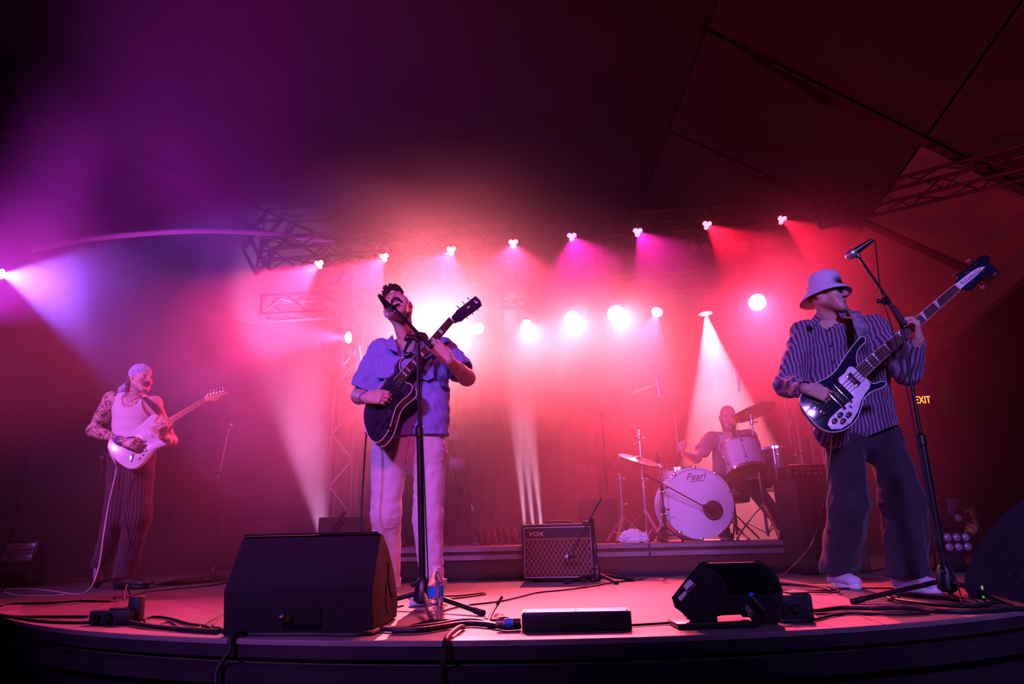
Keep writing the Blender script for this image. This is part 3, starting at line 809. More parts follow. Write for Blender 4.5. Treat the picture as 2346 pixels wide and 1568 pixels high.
def shoe(name, toe, heel, ankle, m_upper, m_sole, m_lace, parent, width=0.047, label=None, slip=False):
    """low trainer standing from heel to toe; points lie on its sole"""
    toe, heel, ankle = Vector(toe), Vector(heel), Vector(ankle)
    d = (toe-heel); L = d.length; d.normalize(); side = d.cross(Vector((0, 0, 1))).normalized(); u = side.cross(d)
    lo, hi = bounds([toe, heel, ankle], 0.09)
    F = Field(lo, hi, 0.004)
    F.cap(heel+d*0.05*L/0.28+u*0.045, toe-d*0.055+u*0.040, width*0.84, width*0.92, 0.03, flat=(u, 0.72))
    F.cap(heel+d*0.045+u*0.045, heel+d*0.055+u*0.088, 0.038, 0.037, 0.03)
    F.cap(heel+d*0.06+u*0.08, toe-d*0.10+u*0.048, 0.036, 0.034, 0.03)
    F.ell(heel+d*0.058+u*0.125, (0.03, 0.03, 0.03), None, 0.01, 's')
    F.cut((heel+toe)/2+u*0.022, -u, 0.3)
    o = sdf_obj(name, F.mesh(), m_upper, parent, label=label)
    n = 20; ring = []
    for i in range(n):
        a = 2*math.pi*i/n; x = math.cos(a); y = math.sin(a)
        wd = width*(1.02+0.06*x) if x > 0 else width*(0.86+0.12*(1+x))
        ring.append((heel+toe)/2+d*(L/2*x)*(abs(x)**-0.12 if abs(x) > .1 else 1)+side*wd*y*(1 if abs(y) < .999 else 1))
    mb = MB(); mb.prism([p+u*0.001 for p in ring], u*0.028, 0.006); obj('sole', mb, m_sole, o)
    if not slip:
        for i in range(4):
            c = heel+d*(L*(0.48+0.085*i))+u*(0.092-0.0085*i)
            mb = MB(); mb.tube(spline([c-side*0.020-u*0.006, c+u*0.004, c+side*0.020-u*0.006], 3), 0.0035, 5); obj('lace', mb, m_lace, o)
    return o
# ------------------------------------------------------------------ guitars
M_chrome = mat('chrome', (0.75, 0.75, 0.78), 0.16, metal=1.0, var=0.1, vscale=30)
M_steel = mat('string_steel', (0.6, 0.58, 0.6), 0.3, metal=1.0, var=0.1)
M_bkplastic = mat('black_plastic', (0.01, 0.01, 0.011), 0.35, var=0.2)
M_cream = mat('cream_binding', (0.72, 0.62, 0.5), 0.4, var=0.1)
M_rose = mat('rosewood', (0.075, 0.035, 0.025), 0.5, var=0.35, vscale=20)
M_maple = mat('maple_neck', (0.62, 0.30, 0.12), 0.3, var=0.15, vscale=12, coat=0.4)
M_pearl = mat('pearl_inlay', (0.75, 0.74, 0.76), 0.25, var=0.15, vscale=60)
M_strap = mat('strap_webbing', (0.02, 0.018, 0.02), 0.8, var=0.3, vscale=40, bump=0.3, bscale=200)
class Plane:
    """the face of an instrument: pixel outlines land on it"""
    def __init__(s, p0, n): s.p = Vector(p0); s.n = Vector(n).normalized()
    def __call__(s, px, py, h=0.0):
        d = Vector(ray(px, py)); o = Vector(CAMP); q = s.p+s.n*h
        return o+d*((q-o).dot(s.n)/d.dot(s.n))
def zmap(ox, oy, k): return lambda pts: [(ox+x/k, oy+y/k) for x, y in pts]
def board(mb, P, a0, a1, b0, b1, h0, h1, bev=0.0):
    """slab between two edges given in pixels (a0-a1 left, b0-b1 right) from height h0 up to h1"""
    mb.prism([P(*a0, h1), P(*a1, h1), P(*b1, h1), P(*b0, h1)], P.n*(h0-h1), bev)
def plate(mb, P, pts, h0, h1, bev=0.0, smooth=0):
    q = [P(*p, h1) for p in pts]
    if smooth: q = spline(q, smooth, True)
    mb.prism(q, P.n*(h0-h1), bev)
def lerp2(a, b, t): return (a[0]+(b[0]-a[0])*t, a[1]+(b[1]-a[1])*t)
def neck_parts(root, P, a0, a1, b0, b1, m_board, m_neck, m_fret, nf, h, strings, bridge, gauge, inlay=None, binding=None, scale_t=0.72):
    """a = bass-side edge from body to nut, b = treble-side edge"""
    mb = MB(); mid0, mid1 = lerp2(a0, b0, .5), lerp2(a1, b1, .5)
    wN = (P(*a1)-P(*b1)).length; w0 = (P(*a0)-P(*b0)).length
    A, B = P(*mid0, h-0.006), P(*mid1, h-0.006)
    d = (B-A).normalized(); sd = (P(*b0)-P(*a0)).normalized()
    rows = []
    for t in (0, .5, 1):
        c = A.lerp(B, t); w_ = w0+(wN-w0)*t
        rows.append([c+sd*(w_/2)*math.cos(q)-P.n*0.019*math.sin(q)*1.15 for q in [math.pi*i/8 for i in range(9)]])
    mb.grid(rows, closed=True)
    neck = obj('neck', mb, m_neck, root)
    mb = MB(); board(mb, P, a0, a1, b0, b1, h-0.006, h); fb = obj('fretboard', mb, m_board, neck)
    if binding:
        for e0, e1 in ((a0, a1), (b0, b1)):
            mb = MB(); mb.tube([P(*e0, h-0.003), P(*e1, h-0.003)], 0.0028, 6); obj('binding', mb, binding, neck)
    k = 2**(-1/12.0); tot = 1-k**nf; ts = [1-(1-k**(i+1))/tot for i in range(nf)]      # 1 at nut side
    tpos = [1.0]+ts
    for t in ts[:-1]:
        p, q = lerp2(a0, a1, t), lerp2(b0, b1, t)
        mb = MB(); mb.tube([P(*p, h+0.0004), P(*q, h+0.0004)], 0.0013, 5); obj('fret', mb, m_fret, neck)
    if inlay: inlay(neck, P, tpos, a0, a1, b0, b1, h)
    mb = MB(); board(mb, P, lerp2(a1, a0, -.002), lerp2(a1, a0, -.012), lerp2(b1, b0, -.002), lerp2(b1, b0, -.012), h-0.004, h+0.003); obj('nut', mb, M_cream, neck)
    for i in range(strings):
        t = (i+0.6)/(strings+0.2)
        p, q = lerp2(bridge[0], bridge[1], t), lerp2(a1, b1, t)
        mb = MB(); mb.tube([P(*p, h+0.011), P(*q, h+0.003)], gauge*(1.25-0.6*i/strings), 5); obj('string', mb, M_steel, root)
    return neck
def dots(m, size=0.005, frets=(3, 5, 7, 9, 12, 15, 17)):
    def f(neck, P, tp, a0, a1, b0, b1, h):
        for i in frets:
            if i >= len(tp): continue
            t = (tp[i]+tp[i-1])/2; c = lerp2(lerp2(a0, a1, t), lerp2(b0, b1, t), .5)
            mb = MB(); mb.lathe([(size, 0), (size, 0.0005), (0, 0.0005)], P(*c, h), P.n, 10); obj('inlay', mb, m, neck)
    return f
def blocks(m, tri=False, frets=(3, 5, 7, 9, 12, 15, 17)):
    def f(neck, P, tp, a0, a1, b0, b1, h):
        for i in frets:
            if i >= len(tp): continue
            t0, t1 = tp[i]*.78+tp[i-1]*.22, tp[i]*.3+tp[i-1]*.7
            e = lambda t, s: P(*lerp2(lerp2(a0, a1, t), lerp2(b0, b1, t), s), h+0.0005)
            pts = [e(t0, .04), e(t1, .04), e(t0*.8+t1*.2, .96), e(t0, .96)] if tri else [e(t0, .15), e(t1, .15), e(t1, .85), e(t0, .85)]
            mb = MB(); mb.prism(pts, -P.n*0.0005); obj('inlay', mb, m, neck)
    return f
def knob(P, px, h, m, root, r=0.011, hh=0.014, cap=None):
    mb = MB(); mb.lathe([(r*1.1, 0), (r*1.1, 0.003), (r, 0.005), (r*0.92, hh), (r*0.7, hh+0.001), (0, hh+0.001)], P(*px, h), P.n, 16)
    o = obj('knob', mb, m, root)
    if cap:
        mb = MB(); mb.lathe([(r*0.8, 0), (r*0.75, 0.0015), (0, 0.002)], P(*px, h+hh+0.001), P.n, 14); obj('knob_cap', mb, cap, o)
def rect(c, u, w_, hgt):
    """pixel rectangle: centre, unit direction of the long side, long side, short side"""
    ux, uy = u; vx, vy = -uy, ux
    return [(c[0]+ux*a*w_/2+vx*b*hgt/2, c[1]+uy*a*w_/2+vy*b*hgt/2) for a, b in ((-1, -1), (1, -1), (1, 1), (-1, 1))]
def tuner(P, post, key, h, root, m=None, kr=(0.010, 0.005, 0.008), m_key=None):
    mb = MB(); c = P(*post, h)
    mb.lathe([(0.007, 0), (0.007, 0.002), (0.0035, 0.003), (0.0035, 0.012), (0.0045, 0.014), (0, 0.015)], c, P.n, 12)
    o = obj('tuner', mb, m or M_chrome, root)
    k = P(*key, h-0.014); d = (k-P(*post, h-0.014)).normalized()
    mb = MB(); mb.tube([P(*post, h-0.014), k], 0.0028, 6); F_ = frame((0, 0, 0), d, P.n).to_3x3()
    mb.ball(k+d*0.008, kr, 10, F_); obj('tuner_key', mb, m_key or m or M_chrome, o)
def xy(v): return (v[0], v[1])
def strap(root, pts, width, nrm, m, n=8, th=0.003, name='strap'):
    s = spline(pts, n); rows = []
    for i, p in enumerate(s):
        t = (s[min(i+1, len(s)-1)]-s[max(i-1, 0)]).normalized(); nn = Vector(nrm[0]).lerp(Vector(nrm[1]), i/(len(s)-1)).normalized()
        w_ = t.cross(nn).normalized()
        rows.append([p-w_*width/2, p+w_*width/2, p+w_*width/2-nn*th, p-w_*width/2-nn*th])
    mb = MB(); mb.grid(rows, closed=True); return obj(name, mb, m, root)

# ---- singer's dark semi-hollow guitar
def build_semi():
    z = zmap(780, 620, 3.733)
    n = Vector((-0.73*0.64, -0.77, 0.66*0.64)).normalized()
    P = Plane(at(905, 935, 3.44), n)
    root = thing('electric_guitar', 'dark semi-hollow electric guitar with cream binding, played by the singer in the blue shirt', 'guitar', P(905, 935))
    M_body = mat('dark_lacquer', (0.030, 0.018, 0.045), 0.16, var=0.3, coat=1.0)
    face = z([(540, 745), (512, 775), (505, 820), (516, 866), (545, 905), (552, 945), (575, 966), (605, 975), (614, 1010), (592, 1058), (532, 1108), (482, 1162), (456, 1232), (430, 1322),
              (398, 1392), (348, 1455), (300, 1472), (250, 1436), (214, 1352), (197, 1262), (207, 1175), (245, 1100), (300, 1040), (352, 985), (388, 925), (425, 860), (462, 800), (500, 757)])
    pts = spline([P(*p) for p in face], 4, True)
    mb = MB(); mb.prism(pts, -n*0.045, 0.003); obj('body', mb, M_body, root)
    mb = MB(); mb.tube(pts, 0.0028, 6, closed=True); obj('binding', mb, M_cream, root, label='cream edge binding of the top')
    mb = MB(); mb.tube([p-n*0.043 for p in pts], 0.0026, 6, closed=True); obj('binding', mb, M_cream, root)
    a0, a1, b0, b1 = z([(455, 935), (930, 400), (508, 990), (962, 436)])
    nk = neck_parts(root, P, a0, a1, b0, b1, M_rose, mat('mahogany_neck', (0.16, 0.03, 0.02), .35, var=.2, coat=.5), M_chrome, 22, 0.012, 6, z([(318, 1092), (372, 1150)]), 0.0007, blocks(M_pearl), M_cream)
    hz_ = zmap(1030, 660, 15.68)
    hs = hz_([(60, 1035), (130, 960), (200, 880), (235, 815), (620, 520), (930, 275), (1010, 345), (1090, 440), (1105, 560), (1045, 625), (820, 800), (590, 965), (440, 1075), (400, 1130), (260, 1165), (105, 1220)])
    mb = MB(); plate(mb, P, hs, -0.008, 0.010, 0.002); h = obj('headstock', mb, M_body, nk)
    mb = MB(); plate(mb, P, hz_([(620, 700), (660, 660), (740, 655), (690, 715), (640, 740)]), 0.010, 0.011); obj('inlay', mb, M_pearl, h)
    mb = MB(); plate(mb, P, hz_([(880, 440), (940, 470), (1015, 510), (960, 575), (930, 520), (870, 470)]), 0.010, 0.011); obj('inlay', mb, M_pearl, h)
    for post, key in (((375, 770), (300, 690)), ((560, 620), (490, 545)), ((745, 470), (680, 400)), ((450, 940), (585, 1050)), ((650, 800), (790, 905)), ((840, 660), (985, 760))):
        tuner(P, hz_([post])[0], hz_([key])[0], 0.010, nk)
    ax = (0.66, 0.75)
    for c in ((486, 962), (390, 1050)):
        mb = MB(); plate(mb, P, rect(z([c])[0], (0.55, 0.83), 22, 11), 0, 0.012, 0.002); pk = obj('pickup', mb, M_chrome, root)
        mb = MB(); plate(mb, P, rect(z([c])[0], (0.55, 0.83), 26, 15), 0, 0.004); obj('pickup_ring', mb, M_bkplastic, root)
    mb = MB(); plate(mb, P, rect(z([(345, 1122)])[0], (0.62, 0.78), 22, 4), 0, 0.013, 0.002); obj('bridge', mb, M_chrome, root)
    mb = MB(); plate(mb, P, rect(z([(292, 1180)])[0], (0.62, 0.78), 24, 5), 0, 0.013, 0.002); obj('tailpiece', mb, M_chrome, root)
    for c in ((313, 1307), (405, 1282), (363, 1332), (412, 1340), (275, 1392), (320, 1412)):
        knob(P, z([c])[0], 0, M_bkplastic, root, 0.0095, 0.012, M_chrome)
    mb = MB(); plate(mb, P, z([(430, 1010), (500, 1010), (540, 1060), (470, 1150), (420, 1185), (395, 1140)]), 0.006, 0.008); obj('pickguard', mb, M_bkplastic, root)
    for s_ in (z([(330, 1250), (350, 1220), (372, 1180), (385, 1140)]), z([(470, 880), (455, 900), (425, 930), (405, 960)])):
        mb = MB(); mb.tube(spline([P(*q, 0.0008) for q in s_], 4), [0.006]+[0.0035]*11+[0.006], 6); obj('f_hole', mb, M_bkplastic, root)
    mb = MB(); mb.lathe([(0.007, 0), (0.007, 0.01), (0, 0.012)], P(841, 992, -0.02), (-0.8, -0.2, -0.4), 10); obj('jack_socket', mb, M_chrome, root)
    # strap over his left shoulder
    strap(root, [P(*z([(535, 748)])[0], -0.02), at(938, 775, 3.50), at(946, 762, 3.62), at(968, 764, 3.78), at(985, 800, 3.86)], 0.05, ((0, -1, .2), (0.2, 0.3, 1)), M_strap)
    return root, P
SEMI, P_semi = build_semi()

# ---- bass player's dark bass with a white plate
def build_bass():
    z = zmap(1760, 540, 3.266); zh = zmap(2060, 560, 7.84); zb = zmap(1820, 820, 8.254)
    n = Vector((-0.10, -0.98, 0.16)).normalized()
    P = Plane(at(1930, 910, 3.42), n)
    root = thing('bass_guitar', 'dark solid-body bass guitar with pale scratchplate, held by the man in the bucket hat', 'guitar', P(1930, 910))
    M_body = mat('midnight_lacquer', (0.010, 0.010, 0.028), 0.18, var=0.4, coat=1.0)
    M_plate = mat('pale_plate', (0.70, 0.68, 0.72), 0.35, var=0.08)
    face = z([(725, 768), (726, 796), (690, 832), (666, 872), (660, 920), (670, 965), (700, 1010), (735, 1072), (790, 1108), (840, 1092), (874, 1095), (880, 1116), (850, 1140), (790, 1161), (742, 1192), (712, 1232),
              (695, 1290), (668, 1362), (620, 1420), (550, 1460), (470, 1470), (400, 1445), (340, 1400), (282, 1330), (247, 1270), (238, 1215), (262, 1165), (320, 1125), (395, 1085), (450, 1058), (505, 1010), (560, 930), (620, 842), (668, 782), (702, 756)])
    pts = spline([P(*p) for p in face], 4, True)
    mb = MB(); mb.prism(pts, -n*0.038, 0.004); obj('body', mb, M_body, root)
    mb = MB(); mb.tube([p-n*0.002 for p in pts], 0.0024, 6, closed=True); obj('binding', mb, M_plate, root)
    a0, a1, b0, b1 = z([(655, 990), (1392, 368), (722, 1058), (1437, 405)])
    nk = neck_parts(root, P, a0, a1, b0, b1, M_rose, mat('bass_neck', (0.10, 0.03, 0.02), .35, var=.2, coat=.5), M_chrome, 20, 0.012, 4, z([(362, 1262), (452, 1345)]), 0.0013, blocks(M_pearl, True), M_cream)
    hs = zh([(980, 725), (1060, 600), (1055, 520), (1200, 440), (1330, 330), (1440, 225), (1560, 185), (1640, 225), (1648, 290), (1585, 330), (1680, 370), (1785, 450), (1700, 530), (1500, 620), (1400, 720), (1320, 820), (1200, 798), (1100, 805)])
    mb = MB(); plate(mb, P, hs, -0.010, 0.006, 0.002); h = obj('headstock', mb, M_body, nk)
    cov = zh([(985, 735), (1080, 658), (1170, 588), (1290, 495), (1400, 432), (1480, 408), (1548, 402), (1490, 465), (1390, 562), (1290, 645), (1195, 720), (1095, 810)])
    mb = MB(); plate(mb, P, cov, 0.006, 0.0085); tr = obj('name_plate', mb, M_plate, nk)
    c0, c1 = P(*zh([(1110, 715)])[0], 0.0088), P(*zh([(1480, 440)])[0], 0.0088)
    text_part('lettering', 'Rickenbacker', (c1-c0).length/5.6, frame((c0+c1)/2, c1-c0, P.n), mat('ink_dark', (0.03, 0.02, 0.05), .6), nk, 0.0004)
    for post, key in (((1215, 510), (1040, 545)), ((1380, 360), (1275, 310)), ((1325, 660), (1480, 760)), ((1520, 485), (1700, 525))):
        tuner(P, zh([post])[0], zh([key])[0], 0.006, nk, kr=(0.016, 0.006, 0.013), m_key=M_chrome)
    pg = z([(628, 978), (660, 1002), (735, 1072), (765, 1110), (760, 1140), (727, 1180), (695, 1240), (670, 1320), (620, 1400), (545, 1448), (472, 1450), (445, 1415), (460, 1370), (520, 1312), (582, 1262), (640, 1215), (636, 1200), (530, 1096), (524, 1068), (572, 1030), (600, 985)])
    mb = MB(); plate(mb, P, pg, 0.0, 0.003, 0.0008); obj('scratchplate', mb, M_plate, root)
    for q in ((1092, 190), (860, 413), (1402, 527), (1185, 860), (955, 943), (753, 1118), (684, 1298), (1005, 1243)):
        mb = MB(); mb.lathe([(0.0028, 0), (0.0024, 0.001), (0, 0.0012)], P(*zb([q])[0], 0.003), n, 8); obj('screw', mb, M_blk_metal, root)
    u = (0.70, 0.714)
    c = zb([(1125, 412)])[0]
    mb = MB(); plate(mb, P, rect(c, u, 34, 11), 0.003, 0.013, 0.002, 0); pk = obj('pickup', mb, M_bkplastic, root)
    for t in (-1, 1):
        cc = (c[0]+u[0]*14.5*t, c[1]+u[1]*14.5*t); mb = MB(); plate(mb, P, rect(cc, u, 7, 13), 0.003, 0.014, 0.002); obj('pickup_end', mb, M_chrome, pk)
    c = zb([(870, 720)])[0]
    for off, w_, sz in (((6, -6), 60, 5), ((-9, 9), 60, 7)):
        cc = (c[0]+off[0], c[1]+off[1]); mb = MB(); plate(mb, P, rect(cc, u, w_, sz), 0.0, 0.012, 0.002); obj('pickup_frame', mb, M_chrome, root)
    mb = MB(); plate(mb, P, rect(c, u, 40, 14), 0.0, 0.010, 0.001); obj('pickup', mb, M_bkplastic, root)
    tp = zb([(220, 1008), (345, 868), (410, 810), (715, 995), (640, 1065), (540, 1100), (390, 1192)])
    mb = MB(); plate(mb, P, tp, 0, 0.008, 0.001); br = obj('bridge', mb, M_chrome, root)
    for i in range(4):
        cc = zb([(415+55*i, 930+35*i)])[0]; mb = MB(); plate(mb, P, rect(cc, (-.7, .7), 11, 5), 0.008, 0.013, 0.001); obj('saddle', mb, M_bkplastic if i % 2 else M_chrome, br)
    for q in ((865, 1085), (1025, 1083), (758, 1198), (918, 1200)):
        knob(P, zb([q])[0], 0.003, M_bkplastic, root, 0.0125, 0.016, M_chrome)
    mb = MB(); mb.tube([P(*zb([(1035, 905)])[0], 0.004), P(*zb([(1090, 955)])[0], 0.004)], 0.004, 8); obj('switch', mb, M_bkplastic, root)
    so = at(1968, 735, 3.52)
    M_st = mat('patterned_strap', (0.25, 0.22, 0.28), 0.7, var=0.9, vscale=22, detail=1.0)
    strap(root, [P(*z([(722, 762)])[0], -0.015), at(1972, 752, 3.46), at(1962, 722, 3.53), at(1950, 712, 3.66), at(1945, 725, 3.80)], 0.06, ((-.2, -1, .2), (0.1, 0.2, 1)), M_st)
    return root, P
BASS, P_bass = build_bass()

# ---- white solid-body guitar of the man in the headscarf
def build_strat():
    z = zmap(160, 800, 5.226)
    n = Vector((0.18, -0.95, 0.20)).normalized()
    P = Plane(at(325, 1010, 5.24), n)
    root = thing('electric_guitar', 'white double-cutaway electric guitar with an orange maple neck, held by the tattooed guitarist', 'guitar', P(325, 1010))
    M_body = mat('white_lacquer', (0.80, 0.78, 0.78), 0.18, var=0.05, coat=0.8)
    M_pg = mat('white_scratchplate', (0.74, 0.72, 0.74), 0.35, var=0.05)
    face = z([(1072, 778), (1068, 805), (1022, 850), (1016, 890), (1045, 915), (1040, 985), (1050, 1045), (1110, 1080), (1178, 1064), (1208, 1078), (1208, 1112), (1150, 1150), (1060, 1182), (1000, 1222), (940, 1292), (870, 1372), (790, 1430),
              (700, 1432), (600, 1374), (512, 1294), (456, 1212), (446, 1145), (478, 1075), (560, 1018), (660, 996), (760, 960), (852, 898), (930, 822), (1000, 778), (1045, 765)])
    pts = spline([P(*p) for p in face], 4, True)
    mb = MB(); mb.prism(pts, -n*0.042, 0.010, seg=3); obj('body', mb, M_body, root)
    pg = z([(905, 940), (965, 948), (1020, 1018), (1060, 1062), (1110, 1084), (1170, 1072), (1192, 1085), (1150, 1128), (1060, 1160), (985, 1205), (930, 1270), (870, 1330), (825, 1345), (800, 1330), (805, 1240), (760, 1190), (740, 1110), (780, 1040), (850, 985)])
    mb = MB(); plate(mb, P, pg, 0.0, 0.0025, 0.0006); obj('scratchplate', mb, M_pg, root)
    a0, a1, b0, b1 = z([(962, 948), (1608, 585), (1018, 1015), (1640, 627)])
    nk = neck_parts(root, P, a0, a1, b0, b1, M_maple, M_maple, M_steel, 21, 0.011, 6, z([(770, 1130), (830, 1210)]), 0.0007, dots(M_bkplastic, 0.0045))
    hs = z([(1608, 586), (1622, 548), (1680, 522), (1760, 505), (1832, 496), (1876, 500), (1890, 525), (1872, 552), (1832, 556), (1802, 572), (1735, 630), (1690, 618), (1640, 627)])
    mb = MB(); plate(mb, P, hs, -0.006, 0.008, 0.002); obj('headstock', mb, M_maple, nk)
    for i in range(6):
        q = (1660+36*i, 552-9.5*i); tuner(P, z([q])[0], z([(q[0]-8, q[1]-28)])[0], 0.008, nk, kr=(0.008, 0.004, 0.007))
    for c in ((958, 1010), (880, 1065)):
        mb = MB(); plate(mb, P, rect(z([c])[0], (0.62, 0.78), 20, 5), 0.0025, 0.008, 0.0015); obj('pickup', mb, M_pg, root)
    mb = MB(); plate(mb, P, rect(z([(800, 1172)])[0], (0.62, 0.78), 19, 9), 0, 0.010, 0.002); obj('bridge', mb, M_chrome, root)
    for q in ((905, 1215), (870, 1265), (828, 1305)):
        knob(P, z([q])[0], 0.0025, M_pg, root, 0.010, 0.012)
    mb = MB(); plate(mb, P, z([(715, 1265), (765, 1255), (760, 1300), (735, 1360), (715, 1340)]), 0.0, 0.004, 0.001); obj('jack_plate', mb, M_chrome, root)
    strap(root, [P(*z([(1072, 780)])[0], -0.02), at(358, 940, 5.28), at(338, 918, 5.36), at(322, 906, 5.48)], 0.045, ((.3, -1, .2), (0.1, -0.3, 1)), M_strap)
    return root, P
STRAT, P_strat = build_strat()
# ------------------------------------------------------------------ people
YF = (0, 1, 0)
M_skin = skin_mat('skin', (0.62, 0.40, 0.32)); M_skin2 = skin_mat('skin_tanned', (0.55, 0.34, 0.26))
M_hair = mat('dark_hair', (0.025, 0.014, 0.010), 0.55, var=0.5, vscale=60, bump=0.6, bscale=220)
M_teeth = mat('teeth', (0.75, 0.72, 0.66), 0.3, var=0.05)
M_white_rubber = mat('white_rubber', (0.75, 0.73, 0.72), 0.5, var=0.06)
M_lace = mat('lace', (0.7, 0.68, 0.7), 0.8, var=0.1)
M_band = mat('blue_wristband', (0.03, 0.16, 0.55), 0.4, var=0.15)
def cloth(name, c, var=0.12, bs=260, sheen=0.15, vs=14): return mat(name, c, 0.85, var=var, vscale=vs, bump=0.25, bscale=bs, sheen=sheen)
def band(c, axis, r, w_, m, parent, name='wristband'):
    mb = MB(); mb.lathe([(r, -w_/2), (r+0.002, -w_/2), (r+0.002, w_/2), (r, w_/2)], c, axis, 20, closed=True); return obj(name, mb, m, parent)
def flap(pts, th, m, parent, name, bev=0.001):
    mb = MB(); n = (pts[1]-pts[0]).cross(pts[2]-pts[0]).normalized()
    if n.y > 0: n = -n
    # triangulated so that four-point flaps may bend with the cloth
    k = len(pts); top = [p+n*th for p in pts]
    vs = pts+top; fs = [tuple(range(k, 2*k)), tuple(reversed(range(k)))]+[(i, (i+1) % k, k+(i+1) % k, k+i) for i in range(k)]
    mb._add(vs, fs); return obj(name, mb, m, parent)

# ---- the singer
def build_singer():
    A = at
    root = thing('person', 'singer in a blue short-sleeved shirt and pale jeans shouting into a microphone, head thrown back', 'person', (-0.55, 3.75, 0))
    hd = head_frame(A(911, 706, 3.66), (-0.10, -0.84, 0.46), (-0.34, 0.42, 0.86)); nk = A(936, 788, 3.74)
    H = head_field(hd, nk, s=1.02, mouth=1.0, neck_r=0.054)
    # neck cords
    for x in (-1, 1): H.cap(hd @ Vector((x*0.05, -0.01, -0.06)), nk+Vector((-x*0.018, -0.055, -0.01)), 0.014, 0.012, 0.02)
    H.ell(hd @ Vector((0, 0.035, -0.135)), (0.016, 0.016, 0.02), None, 0.02)
    ms = [H.mesh()]
    sR, sL = A(872, 806, 3.73), A(1016, 802, 3.75)
    eR, wR = A(823, 908, 3.78), A(838, 913, 3.47)
    eL, wL = A(1070, 866, 3.64), A(1027, 826, 3.40)
    wst = A(942, 1000, 3.74)
    hipR, knR, anR = A(892, 1040, 3.75), A(884, 1178, 3.72), Vector((-0.735, 3.93, 0.085))
    hipL, knL, anL = A(985, 1040, 3.75), A(980, 1190, 3.70), gnd(944, 1391)+Vector((0.075, 0.20, 0.085))
    lo, hi = bounds([sR, sL, eR, wR, eL, wL, wst, anR, anL, nk], 0.16)
    B = Field(lo, hi, 0.007)
    B.cap(nk+Vector((0, -0.0, 0.03)), nk+Vector((0, 0.0, -0.08)), 0.056, 0.07, 0.04)
    B.cap(sR+Vector((0.05, 0, -0.02)), sL+Vector((-0.05, 0, -0.02)), 0.07, 0.07, 0.05, (YF, 0.8))
    B.cap(A(942, 830, 3.74), wst, 0.145, 0.125, 0.05, (YF, 0.62))
    B.chain([sR, eR, wR], [0.050, 0.042, 0.028], 0.03); B.cap(eR.lerp(wR, .05), eR.lerp(wR, .5), 0.043, 0.038, 0.02)
    B.chain([sL, eL, wL], [0.050, 0.043, 0.029], 0.03); B.cap(eL.lerp(wL, .08), eL.lerp(wL, .5), 0.044, 0.039, 0.02)
    for h, k_, a in ((hipR, knR, anR), (hipL, knL, anL)): B.chain([h, k_, a], [0.07, 0.05, 0.036], 0.03)
    ms.append(B.mesh())
    c1 = [(0.55, 0.75, 0.5), (0.65, 0.8, 0.5), (0.75, 0.8, 0.5), (0.8, 0.8, 0.5)]
    ms.append(hand_mesh(wR, eR, (0.86, -0.30, -0.02), (0.25, 0.9, -0.25), (0.1, -0.2, 1), c1, 1.0, thumb_curl=0.7, thumb_out=0.5))
    c2 = [(0.35, 0.7, 0.5), (0.40, 0.75, 0.5), (0.45, 0.75, 0.5), (0.5, 0.7, 0.5)]
    ms.append(hand_mesh(wL, eL, (-0.62, -0.10, 0.72), (-0.25, 0.95, -0.05), (0.75, 0.1, 0.6), c2, 1.0, spread=0.5, thumb_curl=1.0, thumb_out=0.5))
    bl = face_blobs(hd, 1.02, 1.0, stubble=(0.72, 0.55, 0.52))
    body = sdf_obj('body', ms, M_skin, root, lambda v: paint(v, bl))
    # hair: short sides, a quiff over the forehead
    L = lambda x, y, z: hd @ Vector((x*1.02, y*1.02, z*1.02)); R = np.array(hd.to_3x3())
    lo, hi = bounds([L(0, 0, 0)], 0.17); F = Field(lo, hi, 0.0032)
    F.ell(L(0, -0.020, 0.040), (0.079, 0.097, 0.088), R, 0.01)
    F.ell(L(0, 0.115, -0.030), (0.086, 0.085, 0.118), R, 0.008, 's'); F.ell(L(0, -0.02, -0.105), (0.12, 0.16, 0.085), R, 0.008, 's')
    rr = random.Random(3)
    for i in range(26):
        x = -0.055+0.11*i/25; y = 0.050+0.03*(1-(x/0.055)**2)
        b0 = L(x, y, 0.088-0.4*x*x/0.05); F.cap(b0, b0+hd.to_3x3() @ Vector((0.004+rr.uniform(-.012, .012), 0.010+rr.uniform(-.02, .01), 0.030+rr.uniform(-.012, .012))), 0.010, 0.004, 0.006)
    for i in range(40):
        a = rr.uniform(0, 6.28); q = rr.uniform(0, .7); d = hd.to_3x3() @ Vector((math.sin(q)*math.cos(a), math.sin(q)*math.sin(a)-.15, math.cos(q))); c = L(0, -0.02, 0.045)
        F.cap(c+d*0.085, c+d*0.108, 0.009, 0.004, 0.006)
    sdf_obj('hair', F.mesh(), M_hair, root)
    lo, hi = bounds([L(0, 0.1, -0.05)], 0.06); F = Field(lo, hi, 0.0025)
    for x in (-1, 1): F.chain([L(0, 0.106, -0.047), L(x*0.018, 0.101, -0.050), L(x*0.032, 0.086, -0.066)], [0.0065, 0.0075, 0.005], 0.006)
    sdf_obj('moustache', F.mesh(), M_hair, root)
    mb = MB(); mb.tube(spline([L(-0.018, 0.080, -0.066), L(-0.009, 0.090, -0.066), L(0.009, 0.090, -0.066), L(0.018, 0.080, -0.066)], 4), 0.0055, 6); obj('teeth', mb, M_teeth, root)
    # shirt
    M_sh = cloth('blue_work_shirt', (0.24, 0.26, 0.66))
    lo, hi = bounds([sR, sL, A(820, 905, 3.76), A(1085, 880, 3.6), A(940, 1010, 3.74)], 0.17); S = Field(lo, hi, 0.005)
    S.cap(sR+Vector((0.01, 0, -0.012)), sL+Vector((-0.01, 0, -0.012)), 0.074, 0.074, 0.05, (YF, 0.85))
    S.cap(A(943, 850, 3.74), A(942, 1050, 3.74), 0.186, 0.188, 0.06, (YF, 0.64))
